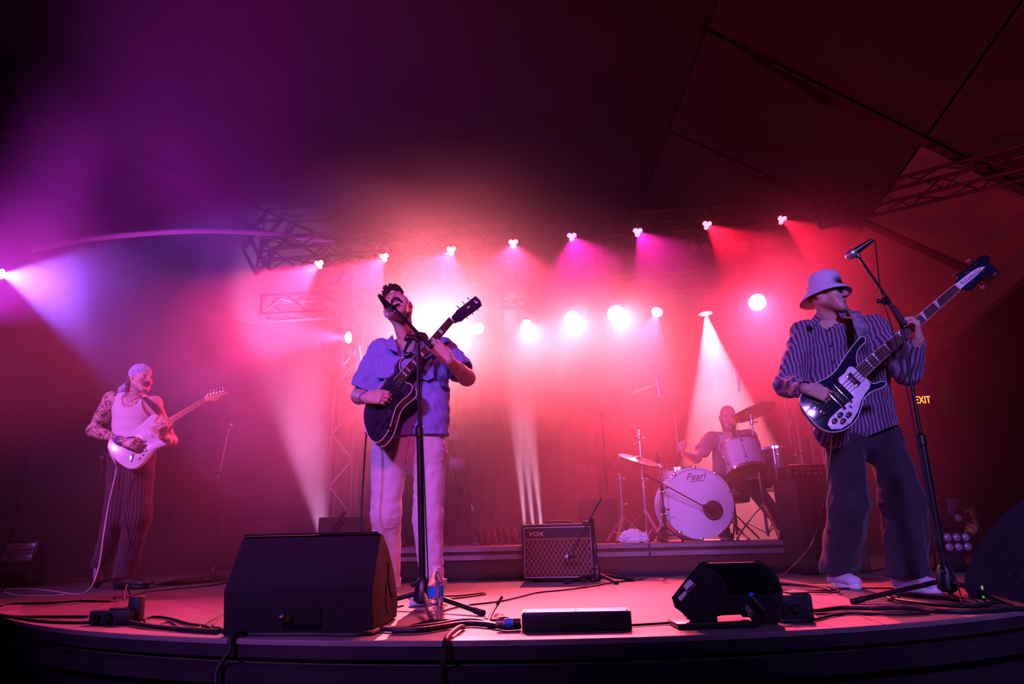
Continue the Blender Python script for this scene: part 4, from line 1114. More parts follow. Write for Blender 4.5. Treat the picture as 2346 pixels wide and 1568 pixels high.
    S.cap(A(985, 860, 3.73), A(978, 1050, 3.73), 0.115, 0.115, 0.06, (YF, 0.9))
    S.cap(A(900, 860, 3.73), A(905, 1050, 3.73), 0.115, 0.105, 0.06, (YF, 0.9))
    dR = (A(832, 893, 3.75)-sR); S.cap(sR, sR+dR*1.15, 0.074, 0.082, 0.04)
    dL = (eL-sL)*0.80; S.cap(sL, sL+dL*1.2, 0.076, 0.084, 0.04)
    S.ripple(0.0020, [((0.2, 0.3, 1), 0.11, 0.5, 1.2), ((1, 0.2, 0.5), 0.17, 2.0, 1.0), ((-0.6, 0.3, 1), 0.075, 1.0, 1.4)])
    S.crease(0.0032, 4)
    S.cut(sR+dR, dR, 0.15); S.cut(sL+dL, dL, 0.15)
    S.cap(sR+dR*0.7, sR+dR*1.3, 0.060, 0.066, 0.004, mode='s'); S.cap(sL+dL*0.7, sL+dL*1.3, 0.060, 0.066, 0.004, mode='s')
    S.cut(A(942, 996, 3.62), (0.03, 0, -1), 0.6)
    S.ell(A(932, 780, 3.60), (0.050, 0.13, 0.075), None, 0.01, 's'); S.cap(nk+Vector((0, 0, .1)), nk+Vector((0, .0, -.035)), 0.066, 0.066, 0.006, mode='s')
    shirt = sdf_obj('shirt', S.mesh(), M_sh, root)
    flap([A(899, 768, 3.66), A(880, 789, 3.60), A(893, 801, 3.575), A(911, 808, 3.575), A(908, 790, 3.61)], 0.004, M_sh, shirt, 'collar')
    flap([A(958, 770, 3.67), A(986, 785, 3.62), A(968, 805, 3.585), A(945, 812, 3.575), A(952, 790, 3.61)], 0.004, M_sh, shirt, 'collar')
    flap([A(964, 826, 3.598), A(994, 823, 3.602), A(994, 866, 3.606), A(979, 873, 3.600), A(964, 866, 3.598)], 0.005, M_sh, shirt, 'pocket')
    flap([A(964, 824, 3.592), A(994, 821, 3.596), A(994, 832, 3.596), A(979, 838, 3.592), A(964, 834, 3.592)], 0.005, M_sh, shirt, 'pocket_flap')
    flap([A(860, 846, 3.612), A(905, 830, 3.598), A(903, 862, 3.598), A(882, 868, 3.602), A(862, 866, 3.612)], 0.005, M_sh, shirt, 'pocket')
    for py in (826, 862, 900, 940, 978):
        mb = MB(); mb.lathe([(0.006, 0), (0.006, 0.002), (0.004, 0.003), (0, 0.003)], A(948, py, 3.614), (0, -1, 0), 10); obj('button', mb, M_bkplastic, shirt)
    # jeans
    M_j = cloth('pale_jeans', (0.66, 0.62, 0.66), 0.10)
    lo, hi = bounds([hipR, hipL, anR, anL, A(940, 985, 3.74)], 0.17); S = Field(lo, hi, 0.006)
    S.cap(A(912, 1000, 3.75), A(972, 1000, 3.75), 0.112, 0.112, 0.04, (YF, 0.92))
    S.cap(A(902, 1040, 3.75), A(978, 1040, 3.75), 0.116, 0.112, 0.04, (YF, 0.95))
    S.chain([hipR, knR, anR], [0.106, 0.083, 0.072], 0.03); S.chain([hipL, knL, anL], [0.098, 0.080, 0.067], 0.03)
    S.ripple(0.0011, [((0.8, 0.2, 0.5), 0.10, 0.3, 1.4), ((0.9, 0.3, 0.3), 0.16, 1.2, 1.2), ((-0.7, 0.1, 0.5), 0.055, 2.0, 1.5)])
    S.crease(0.0026, 9, 1.2)
    S.cut(anR+Vector((0, 0, -.01)), (0, 0, -1), 0.13); S.cut(anL+Vector((0, 0, .0)), (0, 0, -1), 0.13)
    je = sdf_obj('jeans', S.mesh(), M_j, root)
    for a in (anR, anL):
        mb = MB(); c = a+Vector((0, 0, 0.012)); mb.lathe([(0.066, -0.028), (0.076, -0.028), (0.078, 0.02), (0.068, 0.022)], c, (0, 0, 1), 24, closed=True); obj('cuff', mb, M_j, je)
    mb = MB(); mb.tube(spline([A(938, 1000, 3.622), A(932, 1030, 3.624), A(928, 1058, 3.63)], 4), 0.004, 6); obj('fly_seam', mb, M_j, je)
    M_sn = cloth('pale_trainer', (0.55, 0.5, 0.6), .2)
    toe = gnd(944, 1391); shoe('shoe', toe, toe+Vector((0.10, 0.265, 0)), anL, M_sn, M_white_rubber, M_lace, root)
    toe = Vector((anR.x-0.05, anR.y-0.24, 0)); shoe('shoe', toe, Vector((anR.x+0.01, anR.y+0.05, 0)), anR, M_sn, M_white_rubber, M_lace, root)
    band(wR.lerp(eR, .10), wR-eR, 0.031, 0.022, M_band, root)
    mb = MB(); mb.tube(spline([wL.lerp(eL, .12)+Vector((0.030*math.cos(t), 0, 0.030*math.sin(t))) for t in [i*6.283/10 for i in range(11)]], 3), 0.0015, 5); obj('bracelet', mb, M_steel, root)
    mb = MB(); mb.tube(spline([A(911, 782, 3.645), A(918, 800, 3.598), A(930, 813, 3.585), A(944, 803, 3.595), A(955, 778, 3.65)], 6), 0.0016, 5); obj('necklace', mb, M_steel, root)
    return root
build_singer()

# ---- the bass player
def build_bassist():
    A = at
    root = thing('person', 'bass player in a pale bucket hat, dark glasses, textured long-sleeved shirt and wide dark trousers', 'person', (2.05, 3.75, 0))
    hd = head_frame(A(1894, 678, 3.68), (0.62, -0.76, 0.02), (-0.03, 0.08, 1)); nk = A(1903, 738, 3.74)
    ms = [head_field(hd, nk, s=1.03, neck_r=0.062).mesh()]
    sR, sL = A(1842, 762, 3.74), A(2003, 752, 3.76)
    eR, wR = A(1806, 880, 3.72), A(1850, 892, 3.42)
    eL, wL = A(2078, 850, 3.58), A(2104, 778, 3.42)
    wst = A(1945, 960, 3.76)
    hipR, knR, anR = A(1935, 980, 3.76), A(1945, 1150, 3.86), gnd(1968, 1352)+Vector((-0.012, 0.20, 0.075))
    hipL, knL, anL = A(2022, 980, 3.76), A(2070, 1150, 3.74), gnd(2160, 1362)+Vector((-0.06, 0.17, 0.075))
    lo, hi = bounds([sR, sL, eR, wR, eL, wL, wst, anR, anL, nk], 0.16); B = Field(lo, hi, 0.007)
    B.cap(nk+Vector((0, 0, 0.03)), nk+Vector((0, 0, -0.08)), 0.062, 0.075, 0.04)
    B.cap(sR+Vector((0.05, 0, -0.02)), sL+Vector((-0.05, 0, -0.02)), 0.07, 0.07, 0.05, (YF, .8)); B.cap(A(1925, 800, 3.76), wst, 0.14, 0.13, 0.05, (YF, .62))
    B.chain([sR, eR, wR], [0.05, 0.042, 0.029], 0.03); B.chain([sL, eL, wL], [0.05, 0.042, 0.029], 0.03)
    for h, k_, a in ((hipR, knR, anR), (hipL, knL, anL)): B.chain([h, k_, a], [0.07, 0.05, 0.036], 0.03)
    ms.append(B.mesh())
    c1 = [(0.35, 0.35, 0.25), (0.55, 0.6, 0.4), (0.65, 0.8, 0.5), (0.7, 0.9, 0.5)]
    ms.append(hand_mesh(wR, eR, (0.88, -0.06, -0.34), (0.05, 0.98, -0.2), (0.3, -0.1, 0.9), c1, 1.03, thumb_curl=0.5, thumb_out=0.5))
    c2 = [(0.75, 0.85, 0.5), (0.8, 0.85, 0.5), (0.8, 0.9, 0.5), (0.8, 0.9, 0.5)]
    ms.append(hand_mesh(wL, eL, (-0.05, -0.35, 0.93), (-0.82, 0.5, 0.2), (0.55, 0.75, 0.3), c2, 1.0, thumb_curl=0.9, thumb_out=0.7))
    bl = face_blobs(hd, 1.03, 0, stubble=(0.62, 0.48, 0.46))
    sdf_obj('body', ms, M_skin2, root, lambda v: paint(v, bl))
    L = lambda x, y, z: hd @ Vector((x*1.03, y*1.03, z*1.03)); R = np.array(hd.to_3x3())
    lo, hi = bounds([L(0, 0, 0)], 0.17); F = Field(lo, hi, 0.004)
    F.ell(L(0, -0.022, 0.035), (0.080, 0.096, 0.084), R, .01); F.ell(L(0, 0.11, -0.03), (0.086, 0.09, 0.12), R, .008, 's'); F.ell(L(0, -0.01, -0.125), (0.13, 0.16, 0.085), R, .008, 's')
    sdf_obj('hair', F.mesh(), mat('brown_hair', (0.10, 0.05, 0.03), .6, var=.4, vscale=50, bump=.5, bscale=200), root)
    # bucket hat: soft crown, stitched seam, sloping brim
    M_hat = cloth('pale_hat_cotton', (0.50, 0.50, 0.62), 0.08)
    up = Vector((-0.10, -0.05, 1)).normalized(); c = L(0, -0.005, 0.050)
    prof = [(0.0, 0.098), (0.055, 0.094), (0.078, 0.082), (0.088, 0.060), (0.096, 0.015), (0.101, -0.005), (0.118, -0.028), (0.142, -0.060), (0.1425, -0.064), (0.139, -0.062), (0.114, -0.030), (0.098, -0.008), (0.092, 0.015), (0.082, 0.058), (0.0, 0.09)]
    q = Vector((0, 0, 1)).rotation_difference((up+hd.to_3x3() @ Vector((0, 0.10, 0))).normalized())
    mb = MB(); nn = 40; k = len(prof)
    fy = hd.to_3x3() @ Vector((0, 1, 0)); fx = hd.to_3x3() @ Vector((1, 0, 0)); rows = []
    for r, h in prof:
        row = []
        for j in range(nn):
            a = 2*math.pi*j/nn; wob = 1+0.02*math.sin(3*a+h*30)*(1 if r > .09 else 0)
            p = Vector((r*0.92*math.cos(a), r*1.06*math.sin(a), h)) * 1.0; p.x *= wob; p.y *= wob
            if r > 0.1: p.z += 0.018*math.sin(a)*((r-0.1)/0.04)
            row.append(c+(fx*p.x+fy*p.y)+q @ Vector((0, 0, p.z)) + (q @ Vector((0, 0, 1))-Vector((0, 0, 1)))*0)
        rows.append(row)
    mb.grid(rows, closed=True); hat = obj('bucket_hat', mb, M_hat, root, smooth=50)
    mb = MB(); mb.tube([p+(p-c).normalized()*0.0008 for p in rows[5]], 0.0016, 5, closed=True); obj('seam', mb, M_hat, hat)
    # glasses
    G = MB()
    for x in (-1, 1):
        ctr = L(x*0.032, 0.100, 0.000); pts = [ctr+hd.to_3x3() @ Vector((0.026*math.cos(t), 0, 0.018*math.sin(t))) for t in [i*math.pi/8 for i in range(16)]]
        G.prism(pts, hd.to_3x3() @ Vector((0, -0.004, 0)), 0.001)
    G.tube([L(-0.008, 0.102, 0.004), L(0.008, 0.102, 0.004)], 0.003, 6)
    for x in (-1, 1): G.tube([L(x*0.056, 0.098, 0.006), L(x*0.080, 0.05, 0.006), L(x*0.084, -0.01, 0.010)], 0.0028, 6)
    obj('sunglasses', G, mat('dark_glass', (0.006, 0.005, 0.006), 0.12, coat=.5), root)
    # shirt with wavy seersucker weave
    M_s = cloth('seersucker', (0.10, 0.05, 0.15), 0.1)
    nt = M_s.node_tree; b = nt.nodes['Principled BSDF']; tc = nt.nodes.new('ShaderNodeTexCoord')
    wv = nt.nodes.new('ShaderNodeTexWave'); wv.bands_direction = 'Z'; wv.inputs['Scale'].default_value = 42; wv.inputs['Distortion'].default_value = 0
    w2 = nt.nodes.new('ShaderNodeTexWave'); w2.bands_direction = 'X'; w2.inputs['Scale'].default_value = 15; w2.inputs['Distortion'].default_value = 0.6
    nt.links.new(tc.outputs['Object'], wv.inputs['Vector']); nt.links.new(tc.outputs['Object'], w2.inputs['Vector'])
    sm = nt.nodes.new('ShaderNodeMath'); sm.operation = 'MULTIPLY_ADD'; nt.links.new(w2.outputs['Fac'], sm.inputs[0]); sm.inputs[1].default_value = 7.0
    cmb = nt.nodes.new('ShaderNodeMath'); cmb.operation = 'MULTIPLY'; nt.links.new(wv.outputs['Fac'], cmb.inputs[0]); nt.links.new(w2.outputs['Fac'], cmb.inputs[1])
    rp = nt.nodes.new('ShaderNodeMapRange'); rp.inputs[1].default_value = 0.25; rp.inputs[2].default_value = 0.5; nt.links.new(cmb.outputs[0], rp.inputs[0])
    mx = nt.nodes.new('ShaderNodeMix'); mx.data_type = 'RGBA'; mx.inputs[6].default_value = (0.05, 0.02, 0.07, 1); mx.inputs[7].default_value = (0.44, 0.36, 0.50, 1)
    nt.links.new(rp.outputs[0], mx.inputs[0]); nt.links.new(mx.outputs[2], b.inputs['Base Color'])
    lo, hi = bounds([sR, sL, eR, wR, eL, wL, A(1960, 1000, 3.76)], 0.18); S = Field(lo, hi, 0.006)
    S.cap(sR+Vector((0.01, 0, -0.01)), sL+Vector((-0.01, 0, -0.012)), 0.076, 0.076, 0.05, (YF, .85)); S.cap(nk+Vector((0, 0.02, -.02)), nk+Vector((0, 0.02, -.1)), 0.08, 0.12, 0.05)
    S.cap(A(1922, 810, 3.76), A(1950, 960, 3.76), 0.182, 0.176, 0.06, (YF, .66)); S.cap(A(1990, 830, 3.75), A(2010, 990, 3.75), 0.095, 0.115, 0.06, (YF, .9)); S.cap(A(1880, 830, 3.75), A(1905, 990, 3.75), 0.10, 0.10, .06, (YF, .9))
    S.chain([sR, eR, wR], [0.078, 0.072, 0.048], 0.04); S.chain([sL, eL, wL+(wL-eL)*0.0], [0.080, 0.074, 0.050], 0.04)
    S.ripple(0.0028, [((0.3, 0.3, 1), 0.10, 0.2, 1.4), ((1, 0.2, 0.4), 0.15, 1.0, 1.2), ((-0.7, 0.3, 1), 0.07, 0.4, 1.4)])
    S.crease(0.0035, 12)
    for e, w_ in ((eR, wR), (eL, wL)):
        d = (w_-e); S.cut(w_-d*0.10, d, 0.11); S.cap(w_-d*0.35, w_+d*0.2, 0.036, 0.038, 0.004, mode='s')
    S.cut(A(2030, 985, 3.70), (0.35, -0.1, -1), 0.5)
    S.ell(A(1902, 728, 3.62), (0.044, 0.10, 0.062), None, 0.01, 's'); S.cap(nk+Vector((0, 0, .12)), nk+Vector((0, 0, -.03)), 0.072, 0.072, 0.006, mode='s')
    sh = sdf_obj('shirt', S.mesh(), M_s, root)
    flap([A(1872, 716, 3.70), A(1850, 745, 3.63), A(1862, 752, 3.61), A(1876, 733, 3.63)], 0.005, M_s, sh, 'collar')
    flap([A(1929, 696, 3.70), A(1950, 712, 3.645), A(1957, 726, 3.62), A(1930, 728, 3.61), A(1921, 722, 3.62)], 0.005, M_s, sh, 'collar')
    for px, py in ((1900, 752), (1906, 788), (1911, 826)):
        mb = MB(); mb.lathe([(0.006, 0), (0.006, 0.002), (0, 0.003)], A(px, py, 3.63), (0, -1, 0), 10); obj('button', mb, M_bkplastic, sh)
    M_t = cloth('dark_trousers', (0.022, 0.017, 0.026), 0.2)
    lo, hi = bounds([hipR, hipL, anR, anL, A(1960, 920, 3.76)], 0.2); S = Field(lo, hi, 0.007)
    S.cap(A(1935, 955, 3.78), A(2000, 950, 3.78), 0.098, 0.098, 0.04, (YF, .8)); S.cap(A(1934, 1010, 3.78), A(2016, 1010, 3.78), 0.105, 0.108, 0.04, (YF, .9))
    S.chain([hipR+Vector((0, 0.02, -.05)), knR, anR+Vector((0, 0, .01))], [0.105, 0.112, 0.100], 0.03); S.chain([hipL+Vector((0, 0.02, -.05)), knL, anL+Vector((0, 0, .01))], [0.105, 0.115, 0.108], 0.03)
    S.ripple(0.0035, [((1, 0.5, 0.12), 0.085, 0.1, 0.8), ((1, -0.4, -0.1), 0.13, 1.0, 1.0), ((0.4, 0.2, 1), 0.2, 0.7, 1.3)])
    S.crease(0.0035, 21, 1.5)
    S.cut(anR+Vector((0, 0, -.0)), (0, 0, -1), 0.16); S.cut(anL+Vector((0, 0, -.0)), (0, 0, -1), 0.16)
    sdf_obj('trousers', S.mesh(), M_t, root)
    M_sn = cloth('cream_trainer', (0.60, 0.55, 0.62), .15)
    toe = gnd(1968, 1352); shoe('shoe', toe, toe+Vector((-0.015, 0.285, 0)), anR, M_sn, M_white_rubber, mat('navy_lace', (.05, .05, .2), .8), root, 0.052)
    toe = gnd(2160, 1362); shoe('shoe', toe, toe+Vector((-0.09, 0.27, 0)), anL, M_sn, M_white_rubber, mat('navy_lace', (.05, .05, .2), .8), root, 0.052)
    return root
build_bassist()

# ---- the guitarist with the headscarf
def build_guitarist():
    A = at; Y0 = 5.46
    root = thing('person', 'smiling tattooed guitarist in a white vest, headscarf and pinstriped dark trousers', 'person', (-3.1, 5.5, 0))
    hd = head_frame(A(322, 868, 5.44), (0.90, -0.42, -0.02), (0.10, -0.02, 1)); nk = A(312, 908, 5.48)
    ms = [head_field(hd, nk, s=1.0, mouth=0.22, neck_r=0.058, smile=1.0, vox=0.0034, nose=1.08).mesh()]
    sR, sL = A(257, 917, 5.44), A(352, 925, 5.50)
    eR, wR = A(213, 988, 5.42), A(281, 1012, 5.17)
    eL, wL = A(392, 1010, 5.40), A(371, 1000, 5.22)
    wst = A(300, 1030, 5.48)
    hipR, knR, anR = A(284, 1050, 5.48), A(268, 1190, 5.42), A(228, 1308, 5.72)
    hipL, knL, anL = A(322, 1050, 5.48), A(316, 1185, 5.44), A(284, 1322, 5.50)
    lo, hi = bounds([sR, sL, eR, wR, eL, wL, wst, anR, anL, nk], 0.16); B = Field(lo, hi, 0.007)
    B.cap(nk+Vector((0, 0, 0.03)), nk+Vector((0, 0, -0.07)), 0.058, 0.07, 0.04)
    B.cap(sR+Vector((0.05, 0, -0.015)), sL+Vector((-0.05, 0, -0.015)), 0.066, 0.066, 0.06, (YF, .9)); B.cap(A(302, 945, 5.47), wst, 0.145, 0.12, 0.05, (YF, .68))
    B.cap(sR, sR, 0.072, 0.072, 0.03); B.cap(sL, sL, 0.068, 0.068, 0.03)
    B.chain([sR, eR, wR], [0.062, 0.046, 0.030], 0.03); B.cap(eR.lerp(wR, .05), eR.lerp(wR, .5), 0.050, 0.042, 0.02); B.cap(sR.lerp(eR, .3), sR.lerp(eR, .6), .06, .056, .02)
    B.chain([sL, eL, wL], [0.056, 0.044, 0.030], 0.03)
    for h, k_, a in ((hipR, knR, anR), (hipL, knL, anL)): B.chain([h, k_, a], [0.06, 0.045, 0.034], 0.03)
    ms.append(B.mesh())
    c1 = [(0.55, 0.7, 0.4), (0.6, 0.75, 0.4), (0.55, 0.7, 0.4), (0.4, 0.5, 0.3)]
    ms.append(hand_mesh(wR, eR, (0.92, -0.12, -0.22), (0.1, 0.95, -0.25), (0.2, -0.1, 0.95), c1, 1.02, spread=.4, thumb_curl=0.5, thumb_out=0.5, vox=.0034))
    c2 = [(0.9, 0.9, 0.5), (0.9, 0.9, 0.5), (0.9, 0.9, 0.5), (0.9, 0.9, 0.5)]
    ms.append(hand_mesh(wL, eL, (0.25, -0.45, 0.55), (-0.75, 0.35, 0.55), (-0.35, 0.5, 0.65), c2, 0.98, thumb_curl=0.1, thumb_out=1.1, vox=.0034))
    bl = face_blobs(hd, 1.0, 0.22)
    def tint(v):
        col = paint(v, bl)
        sp, ss = (np.sin(v[:, 0]*61+3*np.sin(v[:, 2]*47))+np.sin(v[:, 2]*73+2.2*np.sin(v[:, 0]*39+v[:, 1]*31))+np.sin(v[:, 1]*57+v[:, 2]*29)), None
        line = (np.abs(sp) < 0.42) | (sp > 1.75)
        arm = np.zeros(len(v), bool)
        for a, b_ in ((sR, eR), (eR, wR)):
            a, b_ = _n3(a), _n3(b_); t = np.clip(((v-a) @ (b_-a))/((b_-a) @ (b_-a)), 0, 1); arm |= np.linalg.norm(v-a-t[:, None]*(b_-a), axis=1) < 0.085
        arm |= np.linalg.norm(v-_n3(wR+Vector((.05, 0, 0))), axis=1) < 0.07
        arm |= (np.linalg.norm(v-_n3(nk+Vector((0, -.06, -.02))), axis=1) < 0.11)
        m = line & arm & (v[:, 2] < nk.z+.03)
        col[m] = (0.16, 0.13, 0.2); return col
    sdf_obj('body', ms, M_skin, root, tint)
    L = lambda x, y, z: hd @ Vector((x, y, z)); R = np.array(hd.to_3x3())
    lo, hi = bounds([L(0, -.03, -.03)], 0.19); F = Field(lo, hi, 0.004); rr = random.Random(5)
    for i in range(70):
        x = rr.uniform(-.066, .066); z_ = rr.uniform(-.115, 0.005); y = -0.088-0.025*rr.random()+abs(x)*0.6
        p = L(x, y, z_); F.cap(p, p+Vector((rr.uniform(-.012, .012), rr.uniform(-.012, .012), -0.012)), 0.017, 0.012, 0.005)
    sdf_obj('hair', F.mesh(), mat('brown_hair', (0.10, 0.05, 0.03), .6, var=.4, vscale=50, bump=.5, bscale=200), root)
    lo, hi = bounds([L(0, 0.1, -0.05)], 0.06); F = Field(lo, hi, 0.0028)
    for x in (-1, 1): F.chain([L(0, 0.107, -0.046), L(x*0.018, 0.101, -0.050), L(x*0.034, 0.086, -0.062)], [0.006, 0.0075, 0.004], 0.006)
    sdf_obj('moustache', F.mesh(), M_hair, root)
    mb = MB(); mb.tube(spline([L(-0.020, 0.082, -0.067), L(0, 0.093, -0.067), L(0.020, 0.082, -0.067)], 4), 0.004, 6); obj('teeth', mb, M_teeth, root)
    # headscarf tied at the nape
    M_b = cloth('headscarf_cotton', (0.42, 0.45, 0.62), 0.35, vs=30)
    lo, hi = bounds([L(0, -.03, 0)], 0.2); F = Field(lo, hi, 0.004)
    F.ell(L(0, -0.018, 0.043), (0.081, 0.101, 0.090), R, .01)
    F.ripple(0.0012, [((1, .3, .5), .03, 0, 1.0)])
    F.cut(L(0, 0.06, 0.030), hd.to_3x3() @ Vector((0, 0.42, -1)), 0.3)
    F.cap(L(0, -0.112, 0.0), L(0, -0.125, -0.012), 0.016, 0.013, 0.012)
    F.chain([L(0, -0.128, -0.015), L(0.01, -0.155, -0.07), L(0.0, -0.180, -0.11)], [0.013, 0.019, 0.028], 0.01, (hd.to_3x3() @ Vector((1, 0, 0)), .4))
    F.chain([L(0, -0.128, -0.012), L(0.02, -0.165, -0.05), L(0.03, -0.195, -0.085)], [0.013, 0.020, 0.030], 0.01, (hd.to_3x3() @ Vector((1, 0, 0)), .4))
    sdf_obj('headscarf', F.mesh(), M_b, root)
    # vest
    M_v = cloth('white_rib_cotton', (0.78, 0.75, 0.76), 0.05)
    lo, hi = bounds([sR, sL, wst+Vector((0, 0, -.05))], 0.2); S = Field(lo, hi, 0.006)
    S.cap(sR+Vector((0.05, 0, -0.012)), sL+Vector((-0.05, 0, -0.012)), 0.074, 0.074, 0.06, (YF, .9)); S.cap(A(302, 945, 5.47), A(300, 1048, 5.48), 0.158, 0.148, 0.05, (YF, .70))
    S.ripple(0.0022, [((0.4, 0.2, 1), 0.09, 0.4, 1.4), ((1, .2, .6), .13, 1, 1.2)])
    S.ell(sR+Vector((-0.045, 0, 0.0)), (0.115, 0.16, 0.125), None, 0.008, 's'); S.ell(sL+Vector((0.04, 0, 0.0)), (0.105, 0.16, 0.125), None, 0.008, 's')
    S.ell(nk+Vector((0.01, -0.07, -0.005)), (0.072, 0.12, 0.135), None, 0.008, 's'); S.cap(nk+Vector((0, 0, .1)), nk+Vector((0, 0, -.02)), .075, .075, .006, mode='s')
    S.cut(wst+Vector((0, 0, -.01)), (0, 0, -1), 0.3)
    sdf_obj('vest', S.mesh(), M_v, root)
    # pinstriped trousers
    M_t = cloth('pinstripe', (0.03, 0.016, 0.022), 0.1)
    nt = M_t.node_tree; b = nt.nodes['Principled BSDF']; tc = nt.nodes.new('ShaderNodeTexCoord'); fa = nt.nodes.new('ShaderNodeAttribute'); fa.attribute_name = 'around'
    pp = nt.nodes.new('ShaderNodeMath'); pp.operation = 'PINGPONG'; nt.links.new(fa.outputs['Fac'], pp.inputs[0]); pp.inputs[1].default_value = 0.0125
    rp = nt.nodes.new('ShaderNodeMapRange'); rp.inputs[1].default_value = 0.0010; rp.inputs[2].default_value = 0.0022; rp.inputs[3].default_value = 1.0; rp.inputs[4].default_value = 0.0; nt.links.new(pp.outputs[0], rp.inputs[0])
    mx = nt.nodes.new('ShaderNodeMix'); mx.data_type = 'RGBA'; mx.inputs[6].default_value = (0.025, 0.013, 0.018, 1); mx.inputs[7].default_value = (0.17, 0.10, 0.12, 1); nt.links.new(rp.outputs[0], mx.inputs[0]); nt.links.new(mx.outputs[2], b.inputs['Base Color'])
    lo, hi = bounds([hipR, hipL, knR, knL, anR, anL, wst], 0.2); S = Field(lo, hi, 0.0075)
    S.cap(A(283, 1040, 5.48), A(318, 1040, 5.48), 0.118, 0.118, 0.05, (YF, .95))
    S.chain([hipR, knR, anR], [0.115, 0.100, 0.070], 0.03); S.chain([hipL, knL, anL], [0.112, 0.098, 0.085], 0.03)
    S.ripple(0.0028, [((1, .4, .1), .1, .2, .9), ((.3, .2, 1), .14, 1, 1.2)])
    S.cut(anL+Vector((0, 0, -.01)), (0, 0, -1), .15); S.cut(anR, anR-knR, .14)
    def around(v):
        best = np.full(len(v), 9.0); out = np.zeros(len(v))
        for ch in ([hipR, knR, anR], [hipL, knL, anL]):
            for a, b_ in zip(ch, ch[1:]):
                a, b_ = _n3(a), _n3(b_); t_ = np.clip(((v-a) @ (b_-a))/((b_-a) @ (b_-a)), 0, 1); q = v-a-t_[:, None]*(b_-a); d = np.linalg.norm(q, axis=1)
                m_ = d < best; best = np.where(m_, d, best); out = np.where(m_, np.arctan2(q[:, 0], -q[:, 1])*0.095, out)
        return out
    sdf_obj('trousers', S.mesh(), M_t, root, attr=('around', around))
    M_bt = mat('black_leather_shoe', (0.015, 0.012, 0.013), .4, var=.3)
    heel = Vector((anL.x-0.07, anL.y, 0)); shoe('shoe', heel+Vector((0.31, -0.06, 0)), heel, anL, M_bt, M_bkplastic, M_bt, root, 0.05)
    toe = Vector((anR.x+0.06, anR.y-0.10, 0.0)); shoe('shoe', toe, toe+Vector((-0.13, 0.10, 0.20)), anR, M_bt, M_bkplastic, M_bt, root, 0.05)
    band(wR.lerp(eR, .10), wR-eR, 0.034, 0.035, M_band, root)
    return root
build_guitarist()
# ------------------------------------------------------------------ riser and drum kit
RZ = 0.258
M_rtop = mat('riser_deck', (0.10, 0.09, 0.09), 0.6, var=0.3, vscale=4)
M_strip = mat('riser_strip', (0.20, 0.17, 0.18), 0.45, var=0.3, vscale=10)
M_skirt = mat('riser_skirt', (0.022, 0.018, 0.018), 0.85, var=0.3, vscale=3, bump=.3, bscale=25)
r0, r1 = Vector((-1.42, 5.50, 0)), Vector((2.62, 5.78, 0)); rd = (r1-r0).normalized(); rnn = Vector((rd.y, -rd.x, 0))
t = thing('drum_riser', 'low black platform with two pale edge strips carrying the drum kit', 'platform', (r0+r1)/2)
def rbox(z0, z1, out, m, nm, a=0.0, b_=1.0):
    A_, B_ = r0.lerp(r1, a), r0.lerp(r1, b_); mb = MB()
    mb.prism([A_+rnn*out+Vector((0, 0, z1)), B_+rnn*out+Vector((0, 0, z1)), B_+Vector((0, 3.6, z1)), A_+Vector((0, 3.6, z1))], (0, 0, z0-z1)); return obj(nm, mb, m, t)
rbox(0.225, RZ-0.004, -0.01, M_black, 'frame'); rbox(RZ-0.004, RZ, -0.002, M_rtop, 'deck')
rbox(0.0, 0.16, -0.03, M_skirt, 'skirt'); rbox(0.16, 0.225, -0.02, M_black, 'rail')
for z0, z1 in ((0.222, RZ-0.003), (0.158, 0.194)):
    for a, b_ in ((0, 0.365), (0.37, 0.62), (0.625, 1.0)):
        A_, B_ = r0.lerp(r1, a), r0.lerp(r1, b_); mb = MB(); mb.prism([A_+rnn*0.004+Vector((0, 0, z0)), B_+rnn*0.004+Vector((0, 0, z0)), B_+rnn*0.004+Vector((0, 0, z1)), A_+rnn*0.004+Vector((0, 0, z1))], -rnn*0.02)
        obj('edge_strip', mb, M_strip, t)

